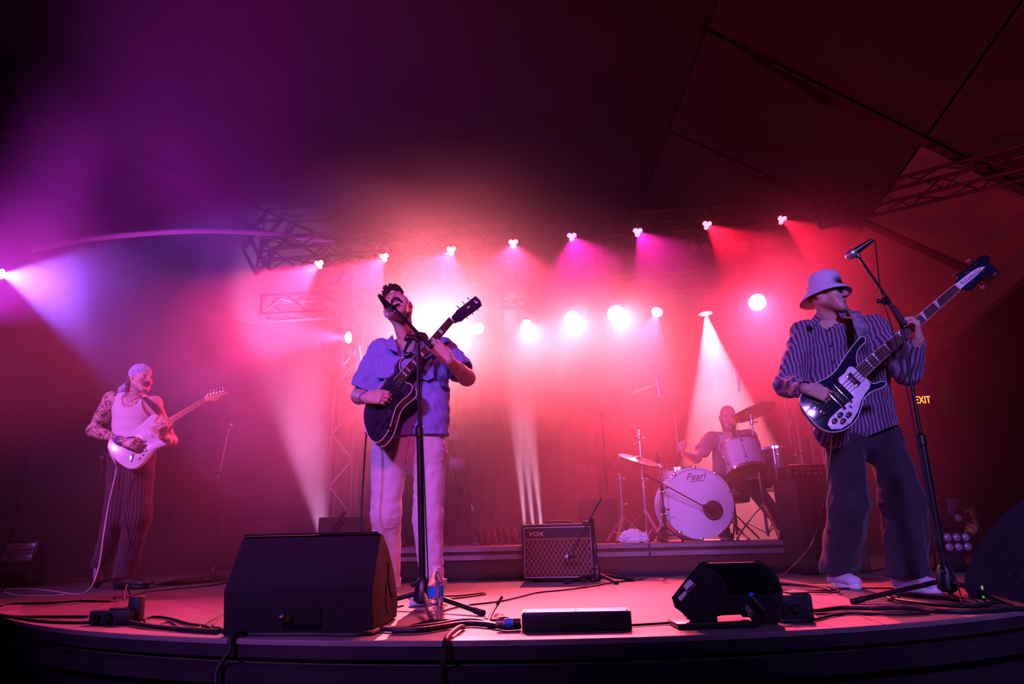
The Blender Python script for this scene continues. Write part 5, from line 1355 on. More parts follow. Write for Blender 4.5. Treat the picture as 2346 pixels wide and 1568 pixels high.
M_shell = mat('white_drum_shell', (0.75, 0.70, 0.72), 0.25, var=0.05, coat=.6)
M_headw = mat('white_drum_head', (0.72, 0.68, 0.70), 0.45, var=0.06, vscale=5)
M_headlit = mat('orange_lit_drum_head', (0.75, 0.45, 0.25), 0.35, var=0.08)  # orange light on the lower head, put into its colour
M_brass = mat('cymbal_bronze', (0.75, 0.42, 0.14), 0.25, metal=0.9, var=0.2, vscale=40)
def drum(name, label, c, axis, R, depth, m_top, m_bot, lugs=6, group=None, m_sh=None):
    """c = centre of the top head; depth runs against the axis"""
    c = Vector(c); ax = Vector(axis).normalized(); u = ax.orthogonal().normalized(); v = ax.cross(u)
    t = thing(name, label, 'drum', c-ax*depth, group)
    mb = MB(); mb.lathe([(R, 0), (R, -depth), (R*0.985, -depth), (R*0.985, 0)], c, ax, 40, closed=True); obj('shell', mb, m_sh or M_shell, t)
    mb = MB(); mb.lathe([(R*0.99, 0.004), (0, 0.005)], c, ax, 40); mb.lathe([(0, 0.002), (R*0.99, 0.001)], c, ax, 40); obj('top_head', mb, m_top, t)
    mb = MB(); mb.lathe([(0, 0.0), (R*0.99, 0.0)], c-ax*(depth+0.004), ax, 40); mb.lathe([(R*.99, 0.003), (0, 0.003)], c-ax*(depth+.004), ax, 40); obj('bottom_head', mb, m_bot, t)
    for s_ in (0, -depth):
        mb = MB(); mb.lathe([(R*1.01, -0.014), (R*1.035, -0.014), (R*1.035, 0.012), (R*1.0, 0.012)], c+ax*s_, ax, 40, closed=True); obj('hoop', mb, M_chrome, t)
    for k in range(lugs):
        a = 2*math.pi*(k+.5)/lugs; d = u*math.cos(a)+v*math.sin(a)
        mb = MB()
        for q in (0.2, 0.8): mb.bbox(c-ax*depth*q+d*(R+0.008), (0.022, 0.022, 0.036), 0.006, frame((0, 0, 0), d, ax).to_3x3())
        mb.tube([c+d*(R*1.02+.008), c-ax*depth+d*(R*1.02+.008)], 0.003, 5); obj('lug', mb, M_chrome, t)
    return t
# bass drum
c = at(1598, 1149, 6.02); R = 0.305; ax = Vector((-0.04, -1, 0.03)).normalized(); c.z = RZ+0.018+R*1.03
t = thing('bass_drum', 'large white bass drum with black script lettering on its front head', 'drum', (c.x, c.y, RZ))
dp = 0.42; u = Vector((1, 0, 0)); u = (u-ax*u.dot(ax)).normalized(); v = ax.cross(u); 
if v.z < 0: v = -v
mb = MB(); mb.lathe([(R*0.97, 0), (R*0.97, -dp), (R*0.95, -dp), (R*0.95, 0)], c, ax, 56, closed=True); obj('shell', mb, M_shell, t)
mb = MB(); hx, hz_ = (at(1633, 1170, 6.02)-c).dot(u), (at(1633, 1170, 6.02)-c).dot(v)
mb.lathe([(R*0.96, 0.002), (0, 0.004)], c, ax, 56); obj('front_head', mb, M_headw, t)
mb = MB(); mb.lathe([(0, 0), (R*.96, 0)], c-ax*dp, ax, 40); obj('rear_head', mb, M_headw, t)
for s_ in (0.0, -dp):
    mb = MB(); mb.lathe([(R*0.965, -0.022), (R*1.03, -0.022), (R*1.03, 0.016), (R*0.975, 0.016)], c+ax*s_, ax, 56, closed=True); obj('hoop', mb, M_shell, t)
for k in range(10):
    a = 2*math.pi*(k+.5)/10; d = u*math.cos(a)+v*math.sin(a); mb = MB(); mb.bbox(c+d*R*1.02+ax*0.0, (0.03, 0.028, 0.05), 0.006, frame((0, 0, 0), d, ax).to_3x3()); mb.tube([c+d*R*1.04, c+d*R*1.04-ax*0.12], 0.004, 6); mb.bbox(c+d*R*1.0-ax*0.14, (0.03, 0.03, 0.05), 0.008, frame((0, 0, 0), d, ax).to_3x3()); obj('claw', mb, M_chrome, t)
pc = c+u*hx+v*hz_+ax*0.005
mb = MB(); mb.lathe([(0.070, 0), (0.084, 0), (0.086, 0.006), (0.072, 0.008)], pc, ax, 32, closed=True); port = obj('port_ring', mb, M_bkplastic, t)
mb = MB(); mb.lathe([(0.071, 0.001), (0, 0.001)], pc, ax, 28); obj('port_opening', mb, mat('port_dark', (0.10, 0.05, 0.06), .4, var=.4, vscale=20), t)
for s_ in (-1, 1):
    p0 = c+u*s_*R*0.93-ax*0.18-v*0.1; mb = MB(); mb.tube([p0, Vector((c.x+s_*(R+0.10), c.y-0.03, RZ+0.012))], 0.009, 8); mb.ball((c.x+s_*(R+.10), c.y-.03, RZ+.014), .013); obj('spur', mb, M_chrome, t)
tp = at(1594, 1092, 6.0); tp = c+u*(tp-c).dot(u)+v*(tp-c).dot(v)+ax*0.007
M_ink = mat('black_print', (0.015, 0.008, 0.012), .5)
text_part('lettering', 'Pearl', 0.085, frame(tp, u+v*0.03, ax), M_ink, t, 0.0005, 0.35)
mb = MB(); mb.tube([tp-u*0.055-v*0.042, tp+u*0.075-v*0.036], 0.0028, 5); obj('underline', mb, M_ink, t)
# rack tom, snare and floor tom
tc_ = at(1694, 1019, 6.2)
drum('rack_tom', 'white rack tom tilted over the bass drum, its lower head coloured as if lit orange', tc_, (-0.04, 0.34, 0.94), 0.170, 0.27, M_headw, M_headlit)
mb = MB(); mb.lathe([(0.016, 0), (0.014, 0.001), (0, 0.001)], tc_, (0, -1, 0), 12)
drum('snare_drum', 'shallow white snare drum half hidden behind the large drum', at(1552, 1079, 6.62), (-0.05, 0.05, 1), 0.178, 0.15, M_headw, M_headw, 8)
drum('floor_tom', 'dark floor tom standing beyond the crash cymbal stand', at(1775, 1032, 6.75), (0.0, 0.05, 1), 0.20, 0.38, M_headw, M_headw, m_sh=mat('dark_drum_shell', (.03, .02, .02), .35, var=.3, coat=.5))
def stand(name, label, base, top, m, spread=0.26, hub=0.32, r=0.011, cat='stand', group=None, double=True, z0=0.0, rot=0.3):
    """upright with a double-braced tripod"""
    base, top = Vector(base), Vector(top); t = thing(name, label, cat, base, group); H_ = top.z-base.z
    up = (top-base).normalized()
    mb = MB(); mb.tube([base+up*0.03, base+up*H_*0.55], r*1.15, 10); obj('lower_tube', mb, m, t)
    mb = MB(); mb.tube([base+up*H_*0.55, top], r*0.8, 10); obj('upper_tube', mb, m, t)
    for q in (0.55, 0.92): 
        cc = base+up*H_*q; mb = MB(); mb.lathe([(r*1.3, -0.025), (r*1.7, -0.02), (r*1.7, 0.02), (r*1.3, 0.025)], cc, up, 12); mb.tube([cc, cc+Vector((0.035, -0.01, 0))], 0.005, 6); mb.ball(cc+Vector((.04, -.012, 0)), (.014, .006, .01), 8); obj('clamp', mb, m, t)
    mb = MB(); mb.lathe([(r*1.4, -0.02), (r*2, -0.015), (r*2, 0.015), (r*1.4, 0.02)], base+up*hub, up, 12); obj('hub', mb, m, t)
    for k in range(3):
        a = rot+2*math.pi*k/3; d = Vector((math.cos(a), math.sin(a), 0)); s_ = Vector((-d.y, d.x, 0))*0.008
        mb = MB(); pts = [base+up*hub+d*0.015, base+d*spread*0.72+Vector((0, 0, hub*0.40)), base+d*spread+Vector((0, 0, 0.018))]
        for q in ((-1, 1) if double else (0,)): mb.tube([p+s_*q for p in pts], 0.0055, 6)
        mb.tube([base+d*spread*.62+Vector((0, 0, hub*.5)), base+up*0.06+d*.012], 0.005, 6)
        lg = obj('leg', mb, m, t); mb = MB(); mb.ball(base+d*spread+Vector((0, 0, 0.014)), 0.014, 8); obj('foot', mb, M_bkplastic, lg)
    return t
def cymbal(t, c, ax, R, m=None, name='cymbal', bell=0.02):
    mb = MB(); mb.lathe([(R, -0.010), (R*0.6, 0.004), (R*0.25, 0.010), (R*0.2, 0.014), (R*0.1, 0.014+bell), (0, 0.016+bell), (0, 0.0145+bell), (R*0.1, 0.0125+bell), (R*0.2, 0.0125), (R*.25, .0085), (R*.6, .0025), (R, -0.0118)], c, ax, 48); return obj(name, mb, m or M_brass, t)
def deck(px, py, Y):
    p = at(px, py, Y); p.z = RZ; return p
b0 = deck(1757, 1205, 6.12); top = at(1722, 946, 6.12); top.x = b0.x-0.02
ct = stand('crash_cymbal', 'bronze crash cymbal tilted high on a chrome tripod stand', b0, top, M_chrome, 0.27, 0.30, rot=0.5, cat='cymbal')
cymbal(ct, at(1724, 944, 6.12), (-0.22, 0.20, 0.93), 0.225)
mb = MB(); mb.tube([at(1724, 944, 6.12)-Vector((-.22, .1, .95))*0.05, at(1724, 944, 6.12)+Vector((-.22, .1, .95))*0.05], 0.005, 6); mb.lathe([(0.012, 0), (0.012, 0.014), (0, 0.014)], at(1724, 944, 6.12)+Vector((-.22, .1, .95))*0.035, (-.22, .1, .95), 10); obj('wing_nut', mb, M_chrome, ct)
b0 = deck(1481, 1212, 6.25); top = at(1466, 985, 6.25); top.x = b0.x
ht = stand('hi_hat', 'pair of pale hi-hat cymbals on a slim chrome stand', b0, top, M_chrome, 0.24, 0.27, 0.009, rot=0.9, cat='cymbal')
hc = at(1462, 1054, 6.25); cymbal(ht, hc, (0.26, -0.30, 0.92), 0.190, mat('pale_cymbal', (0.75, .66, .5), .25, metal=.85, var=.15)); cymbal(ht, hc-Vector((0, 0, 0.012)), (-0.26, 0.30, -0.92), 0.190, mat('pale_cymbal', (.75, .66, .5)))
b0 = deck(1428, 1212, 6.2); top = at(1420, 1085, 6.2); top.x = b0.x
stand('percussion_stand', 'short chrome tripod stand without anything on it beside the hi-hat', b0, top, M_chrome, 0.22, 0.22, 0.010, rot=0.1)
# overhead microphones on booms
M_silver = mat('silver_mic', (0.6, 0.58, 0.6), .3, metal=.8, var=.1)
def boom_mic(name, label, base, top, tip, mic_a, mic_b, m, mic_m, mr_=0.012, spread=0.3, group=None, hub=0.30):
    t = stand(name, label, base, top, m, spread, hub, 0.010, 'microphone stand', group, double=False)
    top, tip = Vector(top), Vector(tip); back = top+(top-tip).normalized()*0.18
    mb = MB(); mb.tube([back, tip], 0.006, 8); obj('boom', mb, m, t)
    mb = MB(); mb.tube([mic_a, mic_b], mr_, 12); obj('microphone', mb, mic_m, t); return t
b0 = Vector((at(1395, 1212, 7.0).x, 7.0, RZ)); tp_ = at(1398, 925, 7.0)
boom_mic('overhead_mic', 'slim overhead microphone on a thin boom above the hi-hat', b0, (b0.x, 7.0, tp_.z), at(1503, 884, 6.9), at(1503, 862, 6.9), at(1511, 911, 6.9), M_blk_metal, M_silver)
b0 = Vector((at(1850, 1205, 7.0).x, 7.0, RZ)); tp_ = at(1790, 892, 7.0)
boom_mic('overhead_mic', 'slim overhead microphone on a thin boom above the crash cymbal', b0, (b0.x, 7.0, tp_.z), at(1693, 865, 6.9), at(1691, 849, 6.9), at(1694, 897, 6.9), M_blk_metal, M_silver)
# stand with a long arm aimed at the port of the bass drum
b0 = deck(1524, 1212, 5.84); tp_ = at(1521, 1108, 5.84)
boom_mic('boom_stand', 'black stand with a long arm crossing the face of the bass drum', b0, (b0.x, b0.y, tp_.z), at(1622, 1166, 5.92), at(1612, 1160, 5.91), at(1634, 1172, 5.94), M_blk_metal, M_bkplastic, 0.018, 0.16, hub=0.12)
# microphone clipped to the tom
def clip_mic(label, a, b_):
    t = thing('drum_mic', label, 'microphone', a); d = (Vector(b_)-Vector(a)).normalized()
    mb = MB(); mb.tube([a, b_], 0.015, 10); obj('body', mb, M_bkplastic, t); mb = MB(); mb.tube([Vector(b_)-d*0.01, Vector(b_)+d*0.03], [0.017, 0.014], 10); obj('grille', mb, M_silver, t)
    mb = MB(); mb.tube(spline([Vector(a), Vector(a)-d*0.05+Vector((0.03, 0, 0.02)), Vector(a)+Vector((0.05, 0.02, -0.10)), Vector(a)+Vector((.02, .05, -.22))], 5), 0.003, 5); obj('cable', mb, M_bkplastic, t)
clip_mic('black clip-on microphone pointing down at the rack tom head', at(1679, 975, 6.16), at(1683, 1008, 6.18))
clip_mic('small silver microphone under the hi-hat edge', at(1503, 1052, 6.2), at(1512, 1066, 6.15))
# ---- the drummer
def build_drummer():
    A = at
    root = thing('person', 'shaven-headed drummer in a light T-shirt and open jacket raising one drumstick behind the kit', 'person', (2.3, 7.0, RZ))
    hd = head_frame(A(1668, 957, 6.85), (-0.15, -0.97, -0.18), (0.02, -0.15, 1)); nk = A(1672, 992, 6.92)
    ms = [head_field(hd, nk, s=1.05, neck_r=0.066, vox=.0045).mesh()]
    sR, sL = A(1628, 1008, 6.92), A(1718, 1002, 6.95); eR, wR = A(1594, 1052, 6.75), A(1566, 1041, 6.52); eL, wL = A(1738, 1060, 6.8), A(1722, 1052, 6.52)
    wst = A(1675, 1098, 6.98)
    hR, kR, aR = A(1655, 1110, 6.98), A(1622, 1110, 6.60), Vector((2.02, 6.66, RZ+.09)); hL, kL, aL = A(1698, 1110, 6.98), A(1722, 1112, 6.60), Vector((2.62, 6.62, RZ+.09))
    lo, hi = bounds([sR, sL, eR, wR, eL, wL, wst, aR, aL, nk], .17); B = Field(lo, hi, .009)
    B.cap(nk+Vector((0, 0, .03)), nk-Vector((0, 0, .07)), .066, .08, .04); B.cap(sR+Vector((.05, 0, -.02)), sL+Vector((-.05, 0, -.02)), .075, .075, .05, (YF, .9)); B.cap(A(1673, 1030, 6.95), wst, .15, .14, .05, (YF, .7))
    B.chain([sR, eR, wR], [.055, .045, .03], .03); B.chain([sL, eL, wL], [.055, .045, .03], .03)
    B.chain([hR, kR, aR], [.08, .055, .04], .03); B.chain([hL, kL, aL], [.08, .055, .04], .03); ms.append(B.mesh())
    c1 = [(0.9, 1.0, .6)]*4
    ms.append(hand_mesh(wR, eR, (-0.35, -0.45, 0.55), (0.75, -0.3, 0.45), (-0.3, .3, .9), c1, 1.05, vox=.004, thumb_curl=.9))
    ms.append(hand_mesh(wL, eL, (-0.35, -0.75, 0.1), (-0.1, 0.1, -1), (-.9, .2, 0), c1, 1.05, vox=.004, thumb_curl=.9))
    bl = face_blobs(hd, 1.05, 0, stubble=(.6, .48, .46)); sc = hd @ Vector((0, -.02, .06)); bl.append((sc+Vector((0, .03, .03)), .12, (.62, .5, .48)))
    sdf_obj('body', ms, M_skin, root, lambda v_: paint(v_, bl))
    M_ts = cloth('light_tshirt', (.62, .58, .60), .06); M_jk = cloth('open_jacket', (.30, .24, .26), .12)
    lo, hi = bounds([sR, sL, eR, wst], .2); S = Field(lo, hi, .008)
    S.cap(sR+Vector((.05, 0, -.012)), sL+Vector((-.05, 0, -.012)), .080, .080, .05, (YF, .9)); S.cap(A(1673, 1035, 6.95), A(1675, 1110, 6.98), .165, .16, .05, (YF, .72)); S.ell(nk+Vector((0, -.09, .02)), (.075, .1, .085), None, .008, 's')
    S.cap(nk+Vector((0, 0, .1)), nk-Vector((0, 0, .02)), .08, .08, .006, mode='s'); sdf_obj('t_shirt', S.mesh(), M_ts, root)
    S = Field(lo-.05, hi+.05, .008)
    S.cap(sR+Vector((.03, 0.01, -.008)), sL+Vector((-.03, 0.01, -.008)), .088, .088, .05, (YF, .9)); S.cap(A(1673, 1035, 6.97), A(1675, 1130, 7.0), .185, .19, .05, (YF, .74))
    S.cap(sR, sR.lerp(eR, .8), .078, .078, .04); S.cap(sL, sL.lerp(eL, .8), .078, .078, .04); S.cut(sR.lerp(eR, .62), eR-sR, .13); S.cut(sL.lerp(eL, .62), eL-sL, .13)
    S.ripple(.002, [((.3, .2, 1), .1, .2, 1.2), ((1, .3, .4), .14, .4, 1.2)])
    S.cap(A(1680, 1000, 6.70), A(1682, 1140, 6.72), .085, .10, .01, mode='s'); S.cap(nk+Vector((0, -.02, .12)), nk-Vector((0, .02, .03)), .085, .085, .008, mode='s')
    sdf_obj('jacket', S.mesh(), M_jk, root)
    M_p = cloth('drummer_trousers', (.04, .035, .04), .2); lo, hi = bounds([hR, hL, kR, kL, aR, aL], .18); S = Field(lo, hi, .01)
    S.cap(hR, hL, .13, .13, .05); S.chain([hR, kR, aR], [.11, .085, .065], .03); S.chain([hL, kL, aL], [.11, .085, .065], .03); sdf_obj('trousers', S.mesh(), M_p, root)
    for a in (aR, aL):
        heel = Vector((a.x, a.y+.06, RZ)); shoe('shoe', heel+Vector((0, -.29, 0)), heel, a, M_bkplastic, M_white_rubber, M_lace, root)
    return root, wR
DRUMMER, WR_D = build_drummer()
mb = MB(); g0 = at(1553, 1024, 6.44); g1 = at(1545, 945, 6.50); d = (g1-g0).normalized()
mb.tube([g0-d*0.05, g0+d*.28, g1-d*0.02, g1], [.0075, .0075, .004, .006], 8); tag(obj('drumstick', mb, mat('hickory', (.6, .42, .25), .5, var=.15)), 'wooden drumstick raised upright in the fist of the drummer', 'drumstick')
t = thing('drum_stool', 'round black stool under the drummer', 'stool', (2.3, 7.05, RZ))
mb = MB(); zt = at(1675, 1118, 6.98).z-.08; ct_ = at(1676, 1110, 7.0); mb.lathe([(0, -.07), (.16, -.07), (.17, -.03), (.16, 0), (0, 0)], (ct_.x, 7.0, zt), (0, 0, 1), 24); obj('seat', mb, M_bkplastic, t)
mb = MB(); mb.tube([(ct_.x, 7.0, RZ+.05), (ct_.x, 7.0, zt-.06)], .016, 8); obj('post', mb, M_chrome, t)
for k in range(3):
    a = 2*math.pi*k/3; mb = MB(); mb.tube([(ct_.x, 7.0, RZ+.25), (ct_.x+.22*math.cos(a), 7.0+.22*math.sin(a), RZ+.01)], .01, 6); obj('leg', mb, M_chrome, t)
# ------------------------------------------------------------------ gear on the stage floor
M_rubber = mat('black_rubber', (0.012, 0.011, 0.013), 0.55, var=0.3, vscale=30)
M_cab = mat('textured_black_paint', (0.017, 0.014, 0.018), 0.75, spec=0.25, var=0.4, vscale=120, bump=0.8, bscale=260)
M_grillec = mat('speaker_cloth', (0.03, 0.02, 0.02), .9, var=.4, vscale=80)
# ---- wedge monitors
def wedge_thing(label, sec, ext, rough_m, ports, text=None, side_end=1):
    """sec: world points of one end outline; ext: vector to the other end"""
    ext = Vector(ext); c = sum((Vector(p) for p in sec), Vector())/len(sec)+ext/2
    t = thing('floor_monitor', label, 'speaker', (c.x, c.y, 0))
    mb = MB(); mb.prism(sec, ext, 0.008, seg=2); obj('cabinet', mb, rough_m, t, smooth=25)
    return t
x0, x1 = -1.045, -0.515
def sec_at(x, s=1.0): return [Vector((x, 2.475+(y-2.475)*1.32, z)) for y, z in ((2.50, 0.004), (2.475, 0.155), (2.575, 0.342), (2.600, 0.345), (2.70, 0.285), (2.80, 0.20), (2.865, 0.11), (2.885, 0.055), (2.87, 0.004))]
t = wedge_thing('black wedge-shaped floor monitor in front of the singer, its back panel to the audience', sec_at(x1), (x0-x1, 0, 0), M_cab, None)
def side_plate(t, pts, x, m, nm, th=0.003):
    mb = MB(); mb.prism([Vector((x+th, 2.475+(y-2.475)*1.32, z)) for y, z in pts], (-th*1.5, 0, 0)); return obj(nm, mb, m, t)
M_void = mat('port_void', (0.003, 0.003, 0.003), 0.9)
side_plate(t, [(2.690, 0.235), (2.715, 0.215), (2.775, 0.125), (2.765, 0.095), (2.735, 0.120), (2.700, 0.165)], x1, M_void, 'bass_port')
side_plate(t, [(2.665, 0.165), (2.690, 0.145), (2.735, 0.085), (2.720, 0.040), (2.690, 0.050), (2.675, 0.085), (2.665, 0.085)], x1, M_void, 'bass_port')
mb = MB(); mb.tube([(x0+.01, 2.590, .347), (x1-.01, 2.590, .347)], 0.004, 6); obj('grille_edge', mb, M_blk_metal, t)
nrm = Vector((0, -0.955, -0.28)).normalized(); q0 = Vector((-0.765, 2.492, 0.060))
mb = MB(); mb.bbox(q0+nrm*0.001, (0.14, 0.075, 0.004), 0.002, frame((0, 0, 0), (1, 0, 0), nrm).to_3x3()); obj('connector_plate', mb, M_blk_metal, t)
text_part('lettering', 'M4', 0.034, frame(q0+Vector((0.02, 0, .012))+nrm*.004, (1, 0, 0), nrm), mat('grey_print', (0.10, .09, .10), .6), t, 0.0004)
mb = MB(); mb.tube([q0+Vector((-.05, 0, .0))+nrm*.003, q0+Vector((-.055, -.035, .01))], 0.012, 10); pl = obj('plug', mb, mat('orange_plug', (0.75, 0.28, 0.04), .5, var=.1), t)
mb = MB(); mb.lathe([(0.014, 0), (0.014, .014), (.010, .016), (0, .016)], q0+Vector((-.056, -.037, .010)), (-.1, -.8, .5), 12); obj('plug_collar', mb, M_bkplastic, pl)
# second monitor, side-on
Pm = lambda px, py: at(px, py, 3.02)
sec = [Pm(2206, 1345), Pm(2212, 1318), Pm(2236, 1262), Pm(2268, 1212), Pm(2305, 1172), Pm(2350, 1142), Pm(2400, 1150), Pm(2470, 1290), Pm(2475, 1380)]
b1_, b2_ = Pm(2475, 1390), Pm(2234, 1388); b1_.z = b2_.z = 0.004; sec += [b1_, b2_]
t = wedge_thing('black floor monitor seen from its side beside the bass player', sec, (0.37, 0.50, 0), M_cab, None)
def face_plate(pts, m, nm, th=0.003):
    mb = MB(); mb.prism([Pm(*p)+Vector((0, -th, 0)) for p in pts], (0, th*1.5, 0)); return obj(nm, mb, m, t)
face_plate([(2252, 1285), (2300, 1225), (2311, 1250), (2275, 1303)], M_void, 'bass_port')
face_plate([(2286, 1315), (2325, 1272), (2340, 1308), (2310, 1328), (2288, 1330)], M_void, 'bass_port')
for p in ((2249, 1347), (2252, 1369)): face_plate([(p[0]-2, p[1]-4), (p[0]+2, p[1]-4), (p[0]+3, p[1]+4), (p[0]-1, p[1]+4)], mat('green_indicator', (.35, .8, .2), .4, emit=(.3, .8, .15), estr=.35), 'indicator')
face_plate([(2322, 1315), (2326, 1313), (2332, 1323), (2328, 1326)], M_chrome, 'catch')

# ---- microphone stands
def mic(t, head, tail, r=0.024, m_body=None, m_head=None):
    head, tail = Vector(head), Vector(tail); d = (head-tail).normalized(); L = (head-tail).length
    mb = MB(); mb.lathe([(0.0, 0), (r*0.42, 0.002), (r*.55, L*0.2), (r*0.78, L*0.62), (r*0.80, L*.66), (0, L*.66)], tail, d, 16); a = obj('microphone', mb, m_body or M_bkplastic, t)
    mb = MB(); mb.lathe([(r*.72, L*0.64), (r*0.98, L*0.72), (r*1.02, L*.78), (r*1.0, L*0.84), (r*0.8, L*0.96), (r*.4, L*1.02), (0, L*1.03)], tail, d, 16); obj('grille', mb, m_head or M_silver, a)
    return a
def tripod_stand(label, hub, top, legs, r_low=0.0145, r_up=0.0085, split=0.5, m=None, name='microphone_stand'):
    hub, top = Vector(hub), Vector(top); m = m or M_blk_metal
    t = thing(name, label, 'microphone stand', (hub.x, hub.y, 0)); d = (top-hub)
    mb = MB(); mb.tube([hub, hub+d*split], r_low, 14); obj('lower_tube', mb, m, t)
    mb = MB(); mb.tube([hub+d*split, top], r_up, 12); obj('upper_tube', mb, m, t)
    cc = hub+d*split; mb = MB(); mb.lathe([(r_low, -.03), (r_low*1.35, -.025), (r_low*1.3, .02), (r_up*1.2, .035)], cc, d, 14); obj('clutch', mb, M_bkplastic, t)
    mb = MB(); mb.lathe([(r_low*1.3, .07), (r_low*2.0, .05), (r_low*2.6, 0.0), (r_low*2.7, -.035), (r_low*1.5, -.05), (0, -.05)], hub, (0, 0, 1), 18); obj('hub', mb, M_bkplastic, t)
    mb = MB(); mb.tube([hub+Vector((0, -.02, .035)), hub+Vector((-.035, -.045, .04))], .005, 6); mb.ball(hub+Vector((-.04, -.048, .04)), (.012, .012, .012), 10); obj('knob', mb, M_bkplastic, t)
    for tip in legs:
        tip = Vector(tip); a = hub+(tip-hub)*0.12; a.z = hub.z-0.005
        mb = MB(); mb.tube([a, Vector((tip.x, tip.y, 0.013))], 0.0115, 10); lg = obj('leg', mb, m, t)
        e = (Vector((tip.x, tip.y, .013))-a).normalized(); mb = MB(); mb.tube([Vector((tip.x, tip.y, .013))-e*.05, Vector((tip.x, tip.y, .013))+e*.01], 0.0145, 10); obj('rubber_foot', mb, M_rubber, lg)
    return t
def boom(t, a, b_, clutch, r=0.0075, grip=True, m=None):
    a, b_ = Vector(a), Vector(b_); mb = MB(); mb.tube([a, b_], r, 12); bo = obj('boom', mb, m or M_blk_metal, t)
    d = (b_-a).normalized()
    if grip: mb = MB(); mb.tube([a-d*.005, a+d*.11], .0125, 12); obj('grip', mb, M_rubber, bo)
    c = Vector(clutch); mb = MB(); mb.lathe([(0.016, -.016), (.02, -.012), (.02, .012), (.016, .016)], c, (0.2, -1, 0), 14); mb.tube([c, c+Vector((-.05, -.03, -.01))], .006, 8); mb.ball(c+Vector((-.055, -.033, -.012)), (.013, .013, .013), 10); obj('boom_clutch', mb, M_bkplastic, t)
    return bo
hub = at(968, 1375, 3.36); hub.z = 0.075; tp_ = at(957, 782, 3.30)
t = tripod_stand('tall black microphone stand with a tripod base in front of the singer', hub, tp_, [gnd(1104, 1412), gnd(992, 1434), hub+Vector((-0.28, 0.05, 0))], 0.0165, 0.0085, 0.62)
boom(t, at(988, 795, 3.24), at(903, 706, 3.36), at(957, 776, 3.295))
mic(t, at(897, 713, 3.455), at(868, 676, 3.33), 0.024)
mb = MB(); mb.tube([at(903, 706, 3.36), at(890, 700, 3.40)], 0.014, 10); obj('mic_clip', mb, M_bkplastic, t)
mb = MB(); mb.tube(spline([at(868, 676, 3.33), at(872, 682, 3.30), at(905, 718, 3.33), at(945, 755, 3.27), at(962, 800, 3.25), at(966, 950, 3.27), at(972, 1100, 3.30), at(978, 1250, 3.32), at(984, 1368, 3.30), gnd(1000, 1418)+Vector((0, 0, .006))], 8), 0.0036, 6)
obj('cable', mb, M_rubber, t)
hub = at(2166, 1318, 3.24); hub.z = .085; tp_ = at(2064, 742, 3.24)
t = tripod_stand('tall black microphone stand with a slanting boom in front of the bass player', hub, tp_, [gnd(1957, 1385), gnd(2352, 1402), hub+Vector((0.18, .28, 0))], 0.0165, 0.0085, 0.52)
mb = MB(); mb.tube([tp_, at(2040, 700, 3.24), at(2030, 690, 3.24)], .009, 10); obj('swivel', mb, M_bkplastic, t)
boom(t, at(2072, 742, 3.20), at(1968, 590, 3.34), at(2028, 690, 3.23))
mic(t, at(1940, 590, 3.36), at(1999, 550, 3.30), 0.026)
mb = MB(); mb.tube([at(1968, 590, 3.34), at(1960, 578, 3.34)], .014, 10); obj('mic_clip', mb, M_bkplastic, t)
mb = MB(); mb.tube(spline([at(1999, 550, 3.30), at(2005, 556, 3.28), at(2010, 600, 3.26), at(2020, 680, 3.22), at(2046, 760, 3.2), at(2075, 880, 3.2), at(2110, 1060, 3.2), at(2140, 1210, 3.18), at(2190, 1330, 3.14), gnd(2205, 1385)+Vector((0, 0, .006))], 8), .0038, 6); obj('cable', mb, M_rubber, t)
hub = gnd(487, 1328); hub.z = 0.05
tp_ = at(505, 1082, hub.y)
t = tripod_stand('slim chrome-tubed microphone stand standing alone by the concrete wall', hub, tp_, [], 0.011, 0.008, .5)
mb = MB(); mb.lathe([(0, .03), (.03, .03), (.12, .012), (.125, 0), (0, 0)], (hub.x, hub.y, 0.002), (0, 0, 1), 24); obj('base', mb, M_blk_metal, t)
boom(t, at(500, 1098, hub.y-.02), at(524, 985, hub.y-.02), at(504, 1084, hub.y-.02), .008, False, M_chrome)
mic(t, at(534, 972, hub.y-.03), at(519, 984, hub.y-.02), .026, M_chrome, M_silver)
hub = gnd(226, 1345); hub.y += 0.35; hub.z = .07
t = tripod_stand('dark microphone stand behind the headscarf guitarist', hub, at(237, 1035, hub.y), [hub+Vector((.30, -.05, 0)), hub+Vector((-.2, .22, 0)), hub+Vector((-.12, -.25, 0))], .012, .008, .6)
boom(t, at(231, 1095, hub.y-.03), at(243, 1000, hub.y-.03), at(235, 1050, hub.y-.03), .009, True)

# ---- small guitar amplifier with diamond grille
M_tolex = mat('black_vinyl', (0.018, 0.015, 0.015), .6, var=.3, vscale=90, bump=.5, bscale=300)
pl0, pr0 = at(1197, 1330, 5.16), at(1366, 1325, 5.10)
a0_, a1_ = Vector((pl0.x, 5.20, 0)), Vector((pr0.x, 5.12, 0)); ux = (a1_-a0_).normalized(); nf = Vector((ux.y, -ux.x, 0)); WA_ = (a1_-a0_).length; HA = 0.415
def ap(u, z, out=0.0): return a0_+ux*u+nf*out+Vector((0, 0, z))
t = thing('guitar_amplifier', 'small black guitar amplifier with a diamond-pattern grille and white piping in front of the riser', 'amplifier', (a0_+a1_)/2)
Ma = frame((0, 0, 0), ux, (0, 0, 1)).to_3x3()
mb = MB(); mb.bbox(ap(WA_/2, .012+HA/2, -.125), (WA_, .25, HA-.02), .012, Ma); obj('cabinet', mb, M_tolex, t)
